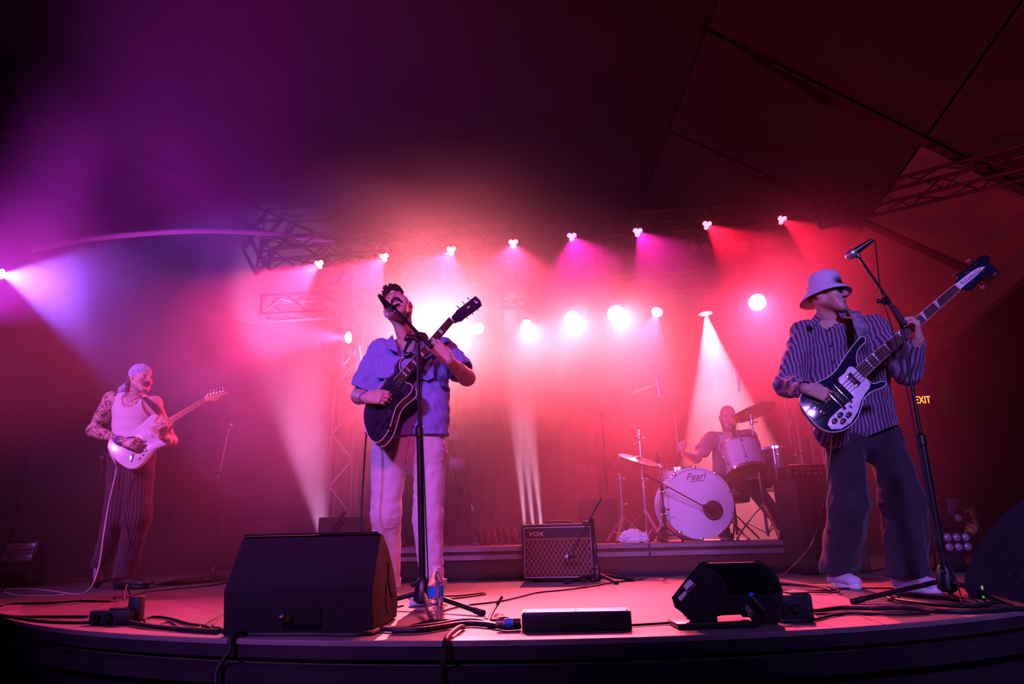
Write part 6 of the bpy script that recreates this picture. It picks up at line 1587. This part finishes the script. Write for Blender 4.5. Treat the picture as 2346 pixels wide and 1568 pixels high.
for sx_ in (.06, WA_-.06):
    mb = MB(); mb.lathe([(.02, 0), (.017, .016), (0, .016)], ap(sx_, 0.0, -.05), (0, 0, 1), 10); obj('foot', mb, M_rubber, t)
    mb = MB(); mb.lathe([(.02, 0), (.017, .016), (0, .016)], ap(sx_, 0.0, -.21), (0, 0, 1), 10); obj('foot', mb, M_rubber, t)
M_dia = mat('diamond_cloth', (0.05, .02, .015), .9, var=.2)
nt = M_dia.node_tree; b = nt.nodes['Principled BSDF']; tcn = nt.nodes.new('ShaderNodeTexCoord'); sp_ = nt.nodes.new('ShaderNodeSeparateXYZ'); nt.links.new(tcn.outputs['Object'], sp_.inputs[0])
def lattice(sgn):
    a = nt.nodes.new('ShaderNodeMath'); a.operation = 'MULTIPLY_ADD'; nt.links.new(sp_.outputs[2], a.inputs[0]); a.inputs[1].default_value = 0.62*sgn; nt.links.new(sp_.outputs[0], a.inputs[2])
    b_ = nt.nodes.new('ShaderNodeMath'); b_.operation = 'PINGPONG'; nt.links.new(a.outputs[0], b_.inputs[0]); b_.inputs[1].default_value = 0.0165
    c_ = nt.nodes.new('ShaderNodeMath'); c_.operation = 'LESS_THAN'; nt.links.new(b_.outputs[0], c_.inputs[0]); c_.inputs[1].default_value = 0.0022; return c_.outputs[0]
mxm = nt.nodes.new('ShaderNodeMath'); mxm.operation = 'MAXIMUM'; nt.links.new(lattice(1), mxm.inputs[0]); nt.links.new(lattice(-1), mxm.inputs[1])
mxc = nt.nodes.new('ShaderNodeMix'); mxc.data_type = 'RGBA'; mxc.inputs[6].default_value = (.045, .018, .014, 1); mxc.inputs[7].default_value = (.30, .15, .10, 1); nt.links.new(mxm.outputs[0], mxc.inputs[0]); nt.links.new(mxc.outputs[2], b.inputs['Base Color'])
mb = MB(); mb.prism([ap(.03, .045, .002), ap(WA_-.03, .045, .002), ap(WA_-.03, .305, .002), ap(.03, .305, .002)], -nf*.008); g_ = obj('grille_cloth', mb, M_dia, t)
mb = MB(); mb.prism([ap(.03, .312, .002), ap(WA_-.03, .312, .002), ap(WA_-.03, .385, .002), ap(.03, .385, .002)], -nf*.008); obj('control_panel', mb, M_tolex, t)
mb = MB(); mb.tube([ap(.022, .036, .004), ap(WA_-.022, .036, .004), ap(WA_-.022, .392, .004), ap(.022, .392, .004)], .0032, 6, closed=True); obj('piping', mb, mat('white_piping', (.7, .66, .66), .5), t)
mb = MB(); mb.tube([ap(.03, .309, .004), ap(WA_-.03, .309, .004)], .0035, 6); obj('gold_trim', mb, mat('gold_trim', (.75, .35, .12), .35, metal=.6), t)
text_part('lettering', 'VOX', .046, frame(ap(.115, .345, .005), ux, nf) @ Matrix.Diagonal((1.15, 1, 1, 1)), mat('gold_letters', (.6, .35, .22), .4, metal=.4), t, .002)
mb = MB(); mb.tube(spline([ap(.19, HA+.002, -.12), ap(.20, HA+.018, -.12), ap(.28, HA+.024, -.12), ap(.36, HA+.018, -.12), ap(.37, HA+.002, -.12)], 5), .008, 8); obj('handle', mb, M_rubber, t)
# microphone on a short stand in front of it
hub = Vector((a1_.x-.0, 5.02, .06)); st = at(1362, 1195, 5.02)
t = tripod_stand('short black microphone stand with an arm over the small amplifier', hub, (hub.x-.01, 5.02, st.z), [hub+Vector((.26, .05, 0)), hub+Vector((-.24, -.08, 0)), hub+Vector((.10, -.24, 0))], .011, .008, .5)
boom(t, at(1378, 1142, 4.98), at(1309, 1264, 4.98), at(1354, 1194, 4.985), .006, False)
mic(t, at(1296, 1277, 5.03), at(1318, 1275, 4.97), .02)
# ---- dark cabinets behind
def cabinet(label, c, size, yaw=0.0, m=None, name='speaker_cabinet'):
    t = thing(name, label, 'speaker', (c[0], c[1], c[2])); R_ = Matrix.Rotation(yaw, 3, 'Z'); c = Vector(c)
    mb = MB(); mb.bbox(c+Vector((0, 0, size[2]/2)), size, .012, R_); obj('cabinet', mb, m or M_tolex, t)
    mb = MB(); mb.bbox(c+R_ @ Vector((0, -size[1]/2-.002, 0))+Vector((0, 0, size[2]/2)), (size[0]-.05, .008, size[2]-.05), .003, R_); obj('grille', mb, M_grillec, t)
    for s_ in (-1, 1):
        mb = MB(); mb.bbox(c+R_ @ Vector((s_*(size[0]/2+.002), 0, 0))+Vector((0, 0, size[2]*.72)), (.006, .12, .05), .003, R_); obj('handle', mb, M_bkplastic, t)
    return t
p = at(1372, 1212, 6.9); cabinet('dark square speaker cabinet standing behind the hi-hat', (p.x, 6.95, RZ), (.36, .30, .44), .05)
p = at(797, 1230, 5.2); tt = cabinet('dark boxy cabinet lit red behind the wedge monitor', (p.x, 5.2, 0), (.37, .30, .50), -.06)
mb = MB(); mb.tube([at(758, 1218, 4.98), at(790, 1172, 4.98)], .012, 8); obj('rod', mb, M_rubber, tt)
p = at(1915, 1300, 5.45); bc = cabinet('tall dark bass cabinet behind the bass player', (p.x, 5.62, 0), (.52, .40, .74), 0.08)
t = thing('amplifier_head', 'small amplifier head with a row of knobs on top of the bass cabinet', 'amplifier', (p.x-.06, 5.62, .742))
mb = MB(); mb.bbox((p.x-.06, 5.62, .80), (.36, .28, .11), .01); obj('case', mb, M_bkplastic, t)
for k in range(6):
    for r_ in (0, 1):
        mb = MB(); mb.lathe([(.011, 0), (.010, .012), (0, .012)], (p.x-.19+.05*k, 5.478, .78+.038*r_), (0, -1, 0), 10); obj('knob', mb, M_silver, t)
def coil(px, pts_py, Y, lab):
    top, bot = at(px, pts_py[0], Y), at(px+6, pts_py[1], Y); n = 26; pts = []
    for i in range(n*8+1):
        f = i/(n*8); a = 2*math.pi*i/8; c = top.lerp(bot, f); pts.append(c+Vector((.016*math.cos(a), .016*math.sin(a), 0)))
    e = pts[-1]; g = Vector((e.x-.15, e.y-.02, .012))
    mb = MB(); mb.tube(spline([top+Vector((.02, .05, .26)), top+Vector((-.02, 0, .24)), top+Vector((-.02, 0, .10)), pts[0]], 5), .0035, 5); mb.tube(pts, .0035, 5, caps=False)
    mb.tube(spline([e, e-Vector((.01, 0, .03)), Vector((e.x-.06, e.y, .014)), g], 5), .006, 6)
    tag(obj('coiled_cable', mb, M_rubber), lab, 'cable', 'coiled cables')
coil(1866, (1160, 1292), 5.30, 'springy coiled black cable hanging from the bass cabinet'); coil(1884, (1140, 1292), 5.28, 'springy coiled black cable hanging from the bass cabinet')
# ---- tripod with boxes behind the singer
b0 = Vector((at(1052, 1240, 7.7).x, 7.7, RZ))
t = thing('light_stand', 'dark A-legged stand with boxes and a crossbar behind the singer', 'stand', b0)
q = lambda px, py: at(px, py, 7.7)
mb = MB(); mb.tube([q(1044, 1090), q(1043, 958)], .02, 8); obj('mast', mb, M_blk_metal, t)
mb = MB(); mb.bbox(q(1043, 958), (.18, .04, .03), .006); obj('crossbar', mb, M_blk_metal, t)
mb = MB(); mb.bbox(q(1041, 998), (.12, .10, .14), .01); obj('fixture', mb, M_bkplastic, t)
mb = MB(); mb.bbox(q(1050, 1066), (.20, .12, .17), .01); obj('box', mb, M_bkplastic, t)
for a, b_ in (((1046, 1080), (1084, 1243)), ((1062, 1085), (1106, 1246)), ((1040, 1085), (1036, 1240))):
    e = q(*b_); e.z = RZ+.01; mb = MB(); mb.tube([q(*a), e], .019, 8); obj('leg', mb, M_blk_metal, t)
# ---- big wash light lying at the stage edge
zl = zmap(1480, 1220, 4.8875); Yp = 2.50
Pl = lambda p: at(*zl([p])[0], Yp)
t = thing('wash_light', 'large black finned wash light with curved end plates on the stage edge', 'stage light', (gnd(1660, 1440)))
plate_px = [(620, 330), (660, 345), (760, 412), (850, 530), (898, 680), (895, 830), (860, 920), (640, 985), (470, 980), (400, 900), (320, 840), (290, 730), (450, 520)]
pl_ = [Pl(p) for p in plate_px]; sh_ = Vector((0.205, 0.035, 0.0))
for k, off in enumerate((Vector((0, 0, 0)), sh_)):
    mb = MB(); mb.prism([p+off for p in pl_], (0.012, 0.003, 0), .002); e = obj('end_plate', mb, M_cab, t)
    for bp in ((620, 350), (310, 735), (860, 840)):
        mb = MB(); mb.lathe([(.007, 0), (.006, .004), (0, .004)], Pl(bp)+off, (-1, -.5, 0.1), 8); obj('bolt', mb, M_blk_metal, e)
cen = sum(pl_, Vector())/len(pl_)
mb = MB(); mb.prism([cen+(p-cen)*.86+Vector((.012, .002, 0)) for p in pl_], sh_-Vector((.014, 0, 0)), .002); obj('body', mb, M_bkplastic, t)
arc = spline([Pl((640, 345)), Pl((755, 420)), Pl((845, 535)), Pl((890, 660))], 5)
for k, p in enumerate(arc):
    q0_ = cen+(p-cen)*.97; mb = MB(); mb.box(q0_+sh_*.5+Vector((.006, 0, 0)), (sh_.length-.016, .028, .0035), frame((0, 0, 0), sh_, (p-cen).cross(sh_).normalized().cross(sh_)).to_3x3() if False else frame((0, 0, 0), sh_, Vector((0, (p-cen).z, -(p-cen).y)) if abs((p-cen).y) > 1e-4 else Vector((-(p-cen).z*0, 0, 1))).to_3x3()); obj('fin', mb, M_blk_metal, t)
yk = [Pl(p) for p in [(540, 640), (600, 615), (680, 680), (800, 850), (818, 1000), (818, 1098)]]; yb = Pl((360, 1110))
for k, off in enumerate((Vector((-.008, -.012, 0)), sh_+Vector((.016, 0, 0)))):
    a_ = yk+[Pl((600, 1105)), Pl((520, 1000))]; mb = MB(); mb.prism([p+off for p in a_], (-.004, .004, 0)); obj('bracket', mb, M_blk_metal, t)
g0_ = gnd(1550, 1446); mb = MB(); mb.bbox((g0_.x+.145, g0_.y+.10, .012), (.27, .16, .016), .004); obj('base', mb, M_bkplastic, t)
M_stk = mat('white_sticker', (.72, .70, .74), .5, var=.05)
for ps in ([(420, 600), (495, 525), (550, 592), (472, 678)], [(355, 735), (442, 655), (460, 690), (392, 772)]):
    mb = MB(); mb.prism([Pl(p)+Vector((-.002, -.004, 0)) for p in ps], (.002, .002, 0)); sk = obj('sticker', mb, M_stk, t)
mb = MB(); mb.prism([Pl(p)+Vector((-.003, -.006, 0)) for p in [(462, 642), (535, 578), (545, 592), (474, 668)]], (.001, .001, 0)); obj('sticker_stripe', mb, M_ink, t)
for a_, b_, mm_ in (((1160, 690), (1330, 880), M_blk_metal), ((1110, 820), (1180, 920), M_silver)):
    mb = MB(); pa, pb = at(*zl([a_])[0], 2.53), at(*zl([b_])[0], 2.50); mb.tube([pa, pb], .010, 8); pc_ = obj('connector', mb, mm_, t)
mb = MB(); pa = at(*zl([(1165, 690)])[0], 2.52); mb.lathe([(.010, 0), (.010, .012), (0, .012)], pa, (.5, -.5, -.6), 10); obj('indicator_ring', mb, mat('blue_plug', (.02, .2, .75), .4), t)
# ---- long low box on the edge
t = thing('light_batten', 'long low black box with a pale top plate lying on the stage edge', 'stage light', gnd(1320, 1452))
c0 = gnd(1196, 1450); c1 = gnd(1449, 1446); u_ = (c1-c0).normalized(); L_ = (c1-c0).length; F3 = frame((0, 0, 0), u_, (0, 0, 1)).to_3x3(); v_ = Vector((-u_.y, u_.x, 0))
mb = MB(); mb.bbox((c0+c1)/2+v_*.06+Vector((0, 0, .032)), (L_, .12, .06), .004, F3); obj('housing', mb, M_bkplastic, t)
mb = MB(); mb.bbox((c0+c1)/2+v_*.06+Vector((0, 0, .0635)), (L_-.004, .112, .003), .001, F3); obj('top_plate', mb, mat('pale_metal_plate', (.55, .5, .52), .4, metal=.3, var=.15), t)
for s_ in (.03, .5, .97):
    mb = MB(); mb.lathe([(.004, 0), (.003, .002), (0, .002)], c0+u_*L_*s_+v_*.03+Vector((0, 0, .065)), (0, 0, 1), 8); obj('screw', mb, M_blk_metal, t)
for k, (m_, r_) in enumerate(((M_bkplastic, .013), (mat('blue_plug', (.02, .2, .75), .4), .0135), (M_chrome, .012))):
    mb = MB(); a_ = c0+v_*.05+Vector((0, 0, .028))-u_*(.006+.03*k); mb.tube([a_, a_-u_*.028], r_, 10); obj('connector', mb, m_, t)
# ---- junction boxes
def jbox(label, px0, px1, py, h, depth, m=M_rubber):
    a_, b_ = gnd(px0, py), gnd(px1, py); c_ = (a_+b_)/2; t = thing('power_box', label, 'power box', c_)
    mb = MB(); mb.bbox((c_.x, c_.y+depth/2, h/2+.002), ((b_-a_).length, depth, h), .010); obj('case', mb, m, t)
    mb = MB(); mb.bbox((c_.x+(b_-a_).length*.2, c_.y+depth/2, h+.004), ((b_-a_).length*.5, depth*.9, .012), .004); obj('lid', mb, m, t)
    for k in (-.3, .0):
        mb = MB(); mb.lathe([(.018, 0), (.018, .01), (.012, .016), (0, .016)], (c_.x+(b_-a_).length*k, c_.y-.001, h*.5), (0, -1, 0), 12); obj('socket', mb, M_bkplastic, t)
    return t
jbox('black rubber power box beside the finned wash light', 1781, 1872, 1426, .092, .10)
tj = jbox('worn black power block with a pale dusty top near the stage edge', 205, 290, 1434, .058, .11)
mb = MB(); p = gnd(287, 1432); mb.bbox((p.x+.01, p.y+.05, .06), (.05, .05, .10), .006); obj('adapter', mb, M_rubber, tj)
# ---- water bottle
p = gnd(997, 1424)
t = thing('water_bottle', 'clear plastic water bottle with a blue label standing by the microphone stand', 'bottle', p)
M_pet = mat('clear_plastic', (0.95, 0.95, 0.97), 0.08, trans=0.92, ior=1.25, bump=.15, bscale=40)
pr = [(0, .003), (.024, .0), (.031, .006)]+[(.031+.0012*math.sin(i*1.6), .012+.0065*i) for i in range(12)]+[(.0325, .095), (.0325, .135), (.031, .145), (.029, .155), (.020, .175), (.0135, .188), (.0135, .196)]
mb = MB(); mb.lathe(pr, p, (0, 0, 1), 28); obj('bottle_wall', mb, M_pet, t)
mb = MB(); mb.lathe([(.0155, .192), (.0155, .207), (.013, .209), (0, .209)], p, (0, 0, 1), 20); obj('cap', mb, M_white_rubber, t)
M_lab = mat('blue_label', (.03, .22, .62), .4, var=.75, vscale=26, detail=1)
mb = MB(); mb.lathe([(.0334, .094), (.0334, .134)], p, (0, 0, 1), 28); obj('label', mb, M_lab, t)
mb = MB(); mb.tube(spline([p+Vector((.010, -.0338, .128)), p+Vector((.017, -.0302, .118)), p+Vector((.012, -.0335, .110)), p+Vector((.016, -.031, .098))], 4), .0035, 5); obj('label_mark', mb, mat('red_print', (.75, .1, .03), .5), t)
# ---- floor strobe by the wall, lens box and round fan by the exit side
t = thing('floor_strobe', 'square-faced strobe light with striped reflective panel on the floor by the wall', 'stage light', (at(45, 1328, 6.3).x, 6.3, 0))
cq = at(48, 1268, 6.2); tilt = Matrix.Rotation(-.18, 3, 'X') @ Matrix.Rotation(.08, 3, 'Z')
zc = cq.z
mb = MB(); mb.bbox(cq, (.31, .08, .21), .012, tilt); obj('housing', mb, M_bkplastic, t)
M_refl = mat('strobe_reflector', (.55, .5, .58), .25, metal=.3, var=.1)
for k, (z0, z1, mm_) in enumerate(((-.08, -.02, M_refl), (-.012, -.004, M_white_rubber), (.004, .012, M_white_rubber), (.02, .08, M_refl))):
    mb = MB(); mb.bbox(cq+tilt @ Vector((0, -.041, (z0+z1)/2)), (.26, .006, z1-z0), .002, tilt); obj('panel', mb, mm_, t)
mb = MB(); mb.bbox((cq.x-.01, 6.28, .075), (.28, .22, .145), .012); obj('base', mb, M_bkplastic, t)
mb = MB(); mb.tube([(cq.x-.165, 6.27, .1), (cq.x-.165, 6.24, zc)], .01, 6); mb.tube([(cq.x+.165, 6.27, .1), (cq.x+.165, 6.24, zc)], .01, 6); obj('yoke', mb, M_blk_metal, t)
cq = at(2172, 1243, 5.3)
t = thing('blinder_light', 'unlit eight-lens light box on the floor beyond the bass player', 'stage light', (cq.x, 5.3, 0))
mb = MB(); mb.bbox(cq, (.30, .12, .15), .01); obj('housing', mb, M_bkplastic, t)
for i in range(4):
    for j in range(2):
        c_ = cq+Vector((-.105+.07*i, -.062, -.035+.07*j)); mb = MB(); mb.lathe([(.030, 0), (.024, .008), (.012, .013), (0, .014)], c_, (0, -1, 0), 16); obj('lens', mb, mat('violet_reflection_lens', (.45, .35, .55), .12, coat=.6, metal=.4), t)  # violet reflection painted into the lens colour
mb = MB(); mb.bbox((cq.x, 5.31, (cq.z-.075)/2), (.16, .10, cq.z-.075), .008); obj('stand', mb, M_bkplastic, t)
cq = at(2186, 1188, 5.75); t = thing('floor_fan', 'large round dark fan with concentric guard rings by the far side wall', 'fan', (cq.x, 5.8, 0))
mb = MB()
for k in range(1, 12): mb.tube([cq+Vector((.19*k/11*math.cos(a), -.05+.03*(k/11)**2, .19*k/11*math.sin(a))) for a in [i*2*math.pi/32 for i in range(32)]], .0022, 4, closed=True)
for k in range(10): mb.tube([cq+Vector((0, -.05, 0)), cq+Vector((.19*math.cos(k*.628), -.02, .19*math.sin(k*.628)))], .0022, 4)
obj('guard', mb, M_blk_metal, t)
mb = MB(); mb.lathe([(.195, -.02), (.20, .0), (.20, .14), (.19, .14), (.19, -.015)], cq, (0, 1, 0), 40, closed=True); obj('drum', mb, M_bkplastic, t)
for k in range(5):
    a = k*1.2566; mb = MB(); d_ = Vector((math.cos(a), 0, math.sin(a))); s_ = Vector((-math.sin(a), 0, math.cos(a)))
    mb.prism([cq+d_*.03-s_*.015+Vector((0, .03, 0)), cq+d_*.17-s_*.05+Vector((0, .03, 0)), cq+d_*.17+s_*.05+Vector((0, .05, 0)), cq+d_*.03+s_*.02+Vector((0, .05, 0))][:4], (0, .004, 0)) if False else mb.poly([cq+d_*.03-s_*.015+Vector((0, .03, 0)), cq+d_*.17-s_*.05+Vector((0, .03, 0)), cq+d_*.17+s_*.05+Vector((0, .055, 0)), cq+d_*.03+s_*.02+Vector((0, .05, 0))]); obj('blade', mb, M_blk_metal, t)
mb = MB(); mb.lathe([(.03, 0), (.028, .012), (0, .016)], cq+Vector((0, -.045, 0)), (0, -1, 0), 16); obj('hub', mb, M_silver, t)
mb = MB(); mb.tube([(cq.x-.2, 5.75, cq.z), (cq.x-.21, 5.80, .02), (cq.x+.21, 5.80, .02), (cq.x+.2, 5.75, cq.z)], .014, 8); obj('frame', mb, M_blk_metal, t)
# ---- cloth bundle on the riser edge
F = Field((1.0, 5.5, .2), (1.5, 6.0, .55), .006); pc = at(1449, 1232, 5.72); F = Field((pc.x-.2, 5.5, RZ-.02), (pc.x+.3, 6.0, RZ+.2), .005)
for dx, dy, dz, r_ in ((-.05, 0, .05, .055), (.02, .02, .06, .06), (.07, 0, .045, .05), (-.09, .01, .03, .035), (.0, -.03, .035, .05)): F.cap(Vector((pc.x+dx, 5.72+dy, RZ+dz)), Vector((pc.x+dx+.02, 5.72+dy, RZ+dz)), r_, r_, .03)
F.crease(.012, 3, .9); F.cut((pc.x, 5.72, RZ+.002), (0, 0, -1), .5)
tag(sdf_obj('towel', F.mesh(), cloth('white_towel', (.72, .68, .70), .08)), 'crumpled white towel on the riser edge by the hi-hat', 'towel')
# ------------------------------------------------------------------ cables
def cable(label, px, r=0.006, z=None, name='cable', m=None, lift=None, n=7, group=None):
    pts = []
    for i, p in enumerate(px):
        q = gnd(p[0], p[1]); q.z = r+0.001+(p[2] if len(p) > 2 else 0); pts.append(q)
    mb = MB(); mb.tube(spline(pts, n), r, 7); return tag(obj(name, mb, m or M_rubber), label, 'cable', group)
cable('thin black cable running across the floor towards the small amplifier', [(1000, 1408), (1060, 1392), (1140, 1382), (1190, 1371), (1230, 1361), (1290, 1355), (1350, 1347), (1400, 1338), (1450, 1332), (1475, 1330)], .005)
cable('looped black cable behind the water bottle', [(935, 1374), (985, 1370), (1050, 1368), (1105, 1362), (1108, 1365), (1060, 1372), (1010, 1378)], .005)
cable('long black cable lying along the floor past the headscarf guitarist', [(-20, 1392), (30, 1387), (110, 1385), (180, 1381), (250, 1381), (268, 1376), (262, 1373), (300, 1368), (340, 1358), (420, 1350), (480, 1344), (520, 1338)], .006)
cable('black cable running from the power block to the floor monitor', [(300, 1428), (350, 1418), (390, 1422), (430, 1434), (470, 1440), (490, 1450)], .006)
cable('black cable arching up out of the power block', [(278, 1408, .06), (285, 1385, .10), (297, 1362, .0), (320, 1378, .0), (330, 1415), (334, 1435)], .0045)
cable('twisted black cable at the foot of the floor monitor', [(352, 1440), (375, 1430), (392, 1430), (410, 1442), (430, 1452), (450, 1446), (470, 1432), (495, 1418), (510, 1408), (488, 1436), (512, 1446)], .004)
cable('thick black cable reaching the worn power block along the stage edge', [(-20, 1412), (40, 1418), (110, 1418), (200, 1418)], .007)
cable('sagging thick cable passing in front of the worn power block', [(-20, 1410), (60, 1424), (110, 1430), (190, 1432), (240, 1425)], .007)
cable('black cable from the power block along the stage edge', [(290, 1432), (340, 1442), (390, 1448), (440, 1452), (500, 1456)], .010)
wh = mat('white_cable', (.62, .58, .66), .5, var=.05)
def hung(label, pts, r, m, name='guitar_lead'):
    mb = MB(); mb.tube(spline(pts, 8), r, 7); return tag(obj(name, mb, m), label, 'cable')
g = lambda x, y: gnd(x, y)+Vector((0, 0, .006))
hung('white guitar lead hanging from the white guitar to the floor', [P_strat(252, 1040, -.01), P_strat(264, 1062, .0), at(266, 1080, 5.22), at(250, 1150, 5.2), at(238, 1220, 5.15), at(228, 1290, 5.1), at(212, 1340, 5.0), g(190, 1362), g(160, 1363), g(120, 1357), g(70, 1352), g(30, 1352), g(10, 1358), g(40, 1367), g(90, 1368), g(140, 1366), g(150, 1360)], .0045, wh)
hung('black guitar lead hanging from the semi-hollow guitar', [P_semi(841, 992, -.02), at(838, 1010, 3.46), at(832, 1100, 3.45), at(828, 1180, 3.44), at(826, 1260, 3.42), Vector((at(826, 1300, 3.4).x, 3.35, .01)), Vector((at(826, 1300, 3.4).x+.2, 3.5, .006))], .0045, M_rubber)
hung('black guitar lead hanging from the bass to the floor cables', [P_bass(1908, 992, -.02), at(1906, 1010, 3.44), at(1900, 1080, 3.46), at(1888, 1160, 3.5), at(1868, 1230, 3.6), at(1840, 1275, 3.7), g(1782, 1330), g(1750, 1345)], .004, M_rubber)
# tangle by the singer's stand and along the edge
cable('thick bundle of black cables crossing the edge beside the singer stand', [(872, 1449), (910, 1450), (950, 1446), (1000, 1440), (1050, 1431), (1095, 1430), (1130, 1440)], .010)
cable('thick black cable curling over the stage edge by the low box', [(900, 1454), (960, 1453), (1010, 1446), (1045, 1440), (1080, 1437), (1120, 1440), (1160, 1446), (1192, 1444)], .011)
cable('black cable looping behind the bundle by the singer stand', [(930, 1440), (985, 1428), (1050, 1424), (1100, 1423), (1150, 1426), (1182, 1432)], .005)
cable('black cable running into the end of the low box', [(1100, 1436), (1130, 1424), (1160, 1420), (1185, 1430)], .005)
cable('cable tie end sticking up beside the low box', [(1118, 1432), (1128, 1418, .015), (1138, 1404, .02), (1150, 1408, .06)], .007)
cable('thick black cable lying in front of the floor monitor', [(500, 1446), (530, 1458), (580, 1461), (640, 1461), (720, 1461), (800, 1462), (846, 1458), (868, 1450)], .008)
cable('thin black cable from the low box towards the wash light', [(1449, 1437), (1500, 1434), (1545, 1431)], .005)
cable('black cable coming out of the finned wash light', [(1700, 1440), (1740, 1434), (1765, 1415, .03), (1790, 1402, .04), (1800, 1405, .03)], .011)
cable('thick black cable from the rubber power box along the edge', [(1868, 1408), (1930, 1400), (2000, 1401), (2060, 1400), (2110, 1403), (2160, 1408), (2230, 1409), (2346, 1402)], .010)
cable('second black cable from the rubber power box', [(1868, 1412), (1950, 1410), (2030, 1409), (2090, 1408)], .006)
cable('black cable trailing from under the rubber power box along the edge', [(1790, 1428), (1860, 1426), (1910, 1414), (1960, 1410), (2060, 1413), (2130, 1410)], .006)
cable('taut thin cable running behind the shoes of the bass player', [(1890, 1354), (1960, 1351), (2040, 1351), (2120, 1352)], .005)
cable('black cable lying behind the bass player', [(1985, 1312), (2030, 1306), (2080, 1304), (2140, 1306), (2220, 1302)], .006)
def loops(label, cx, cy, rx, ry, n, r, seed):
    rr = random.Random(seed); pts = []
    c_ = gnd(cx, cy); ex = (gnd(cx+rx, cy)-c_).length; ey = (gnd(cx, cy-ry)-c_).length
    for i in range(n*12+1):
        a = 2*math.pi*i/12; k = 1+.14*math.sin(i*.37+seed)+rr.uniform(-.03, .03)
        pts.append(c_+Vector((ex*k*math.cos(a), ey*k*math.sin(a), r+.001+r*1.6*(i/12)*.5)))
    mb = MB(); mb.tube(spline(pts, 2), r, 6); return tag(obj('cable_coil', mb, M_rubber), label, 'cable')
loops('loose coil of black cable on the floor behind the power box', 1830, 1352, 55, 10, 4, .0045, 2)
loops('neat coil of thick black cable by the tripod of the bass stand', 2140, 1384, 75, 12, 4, .006, 3)
loops('small pale coil of cable on the riser beside the towel', 0, 0, 1, 1, 1, .004, 1) if False else None
loops('tangle of dark cable at the foot of the stand by the wall', 480, 1330, 40, 7, 3, .006, 5)
def over_edge(label, px0, pts, r, m):
    P_ = [gnd(*px0)+Vector((0, 0, r)), *pts]; mb = MB(); mb.tube(spline(P_, 8), r, 8); return tag(obj('cable', mb, m), label, 'cable')
for (pa, pb, pc2, lab, m_) in (((620, 1452), (588, 1456), (578, 1600), 'black cable dropping over the stage edge below the floor monitor', M_rubber), ((1062, 1444), (1050, 1452), (1085, 1600), 'blue-black cable dropping over the stage edge below the singer stand', M_rubber)):
    e = gnd(*pb); dd = Vector((e.x-SCX, e.y-SCY, 0)).normalized(); rim = Vector((SCX, SCY, 0))+dd*(SR+.012)
    low = at(*pc2, rim.y-.03); over_edge(lab, pa, [Vector((e.x, e.y, .018)), Vector((rim.x, rim.y, .010)), Vector((rim.x, rim.y-.02, -.03)), rim+dd*.06+Vector((0, 0, -.12)), Vector((low.x, (rim+dd*.06).y, -.30)), Vector((low.x, (rim+dd*.06).y, -.8))], .009, m_)
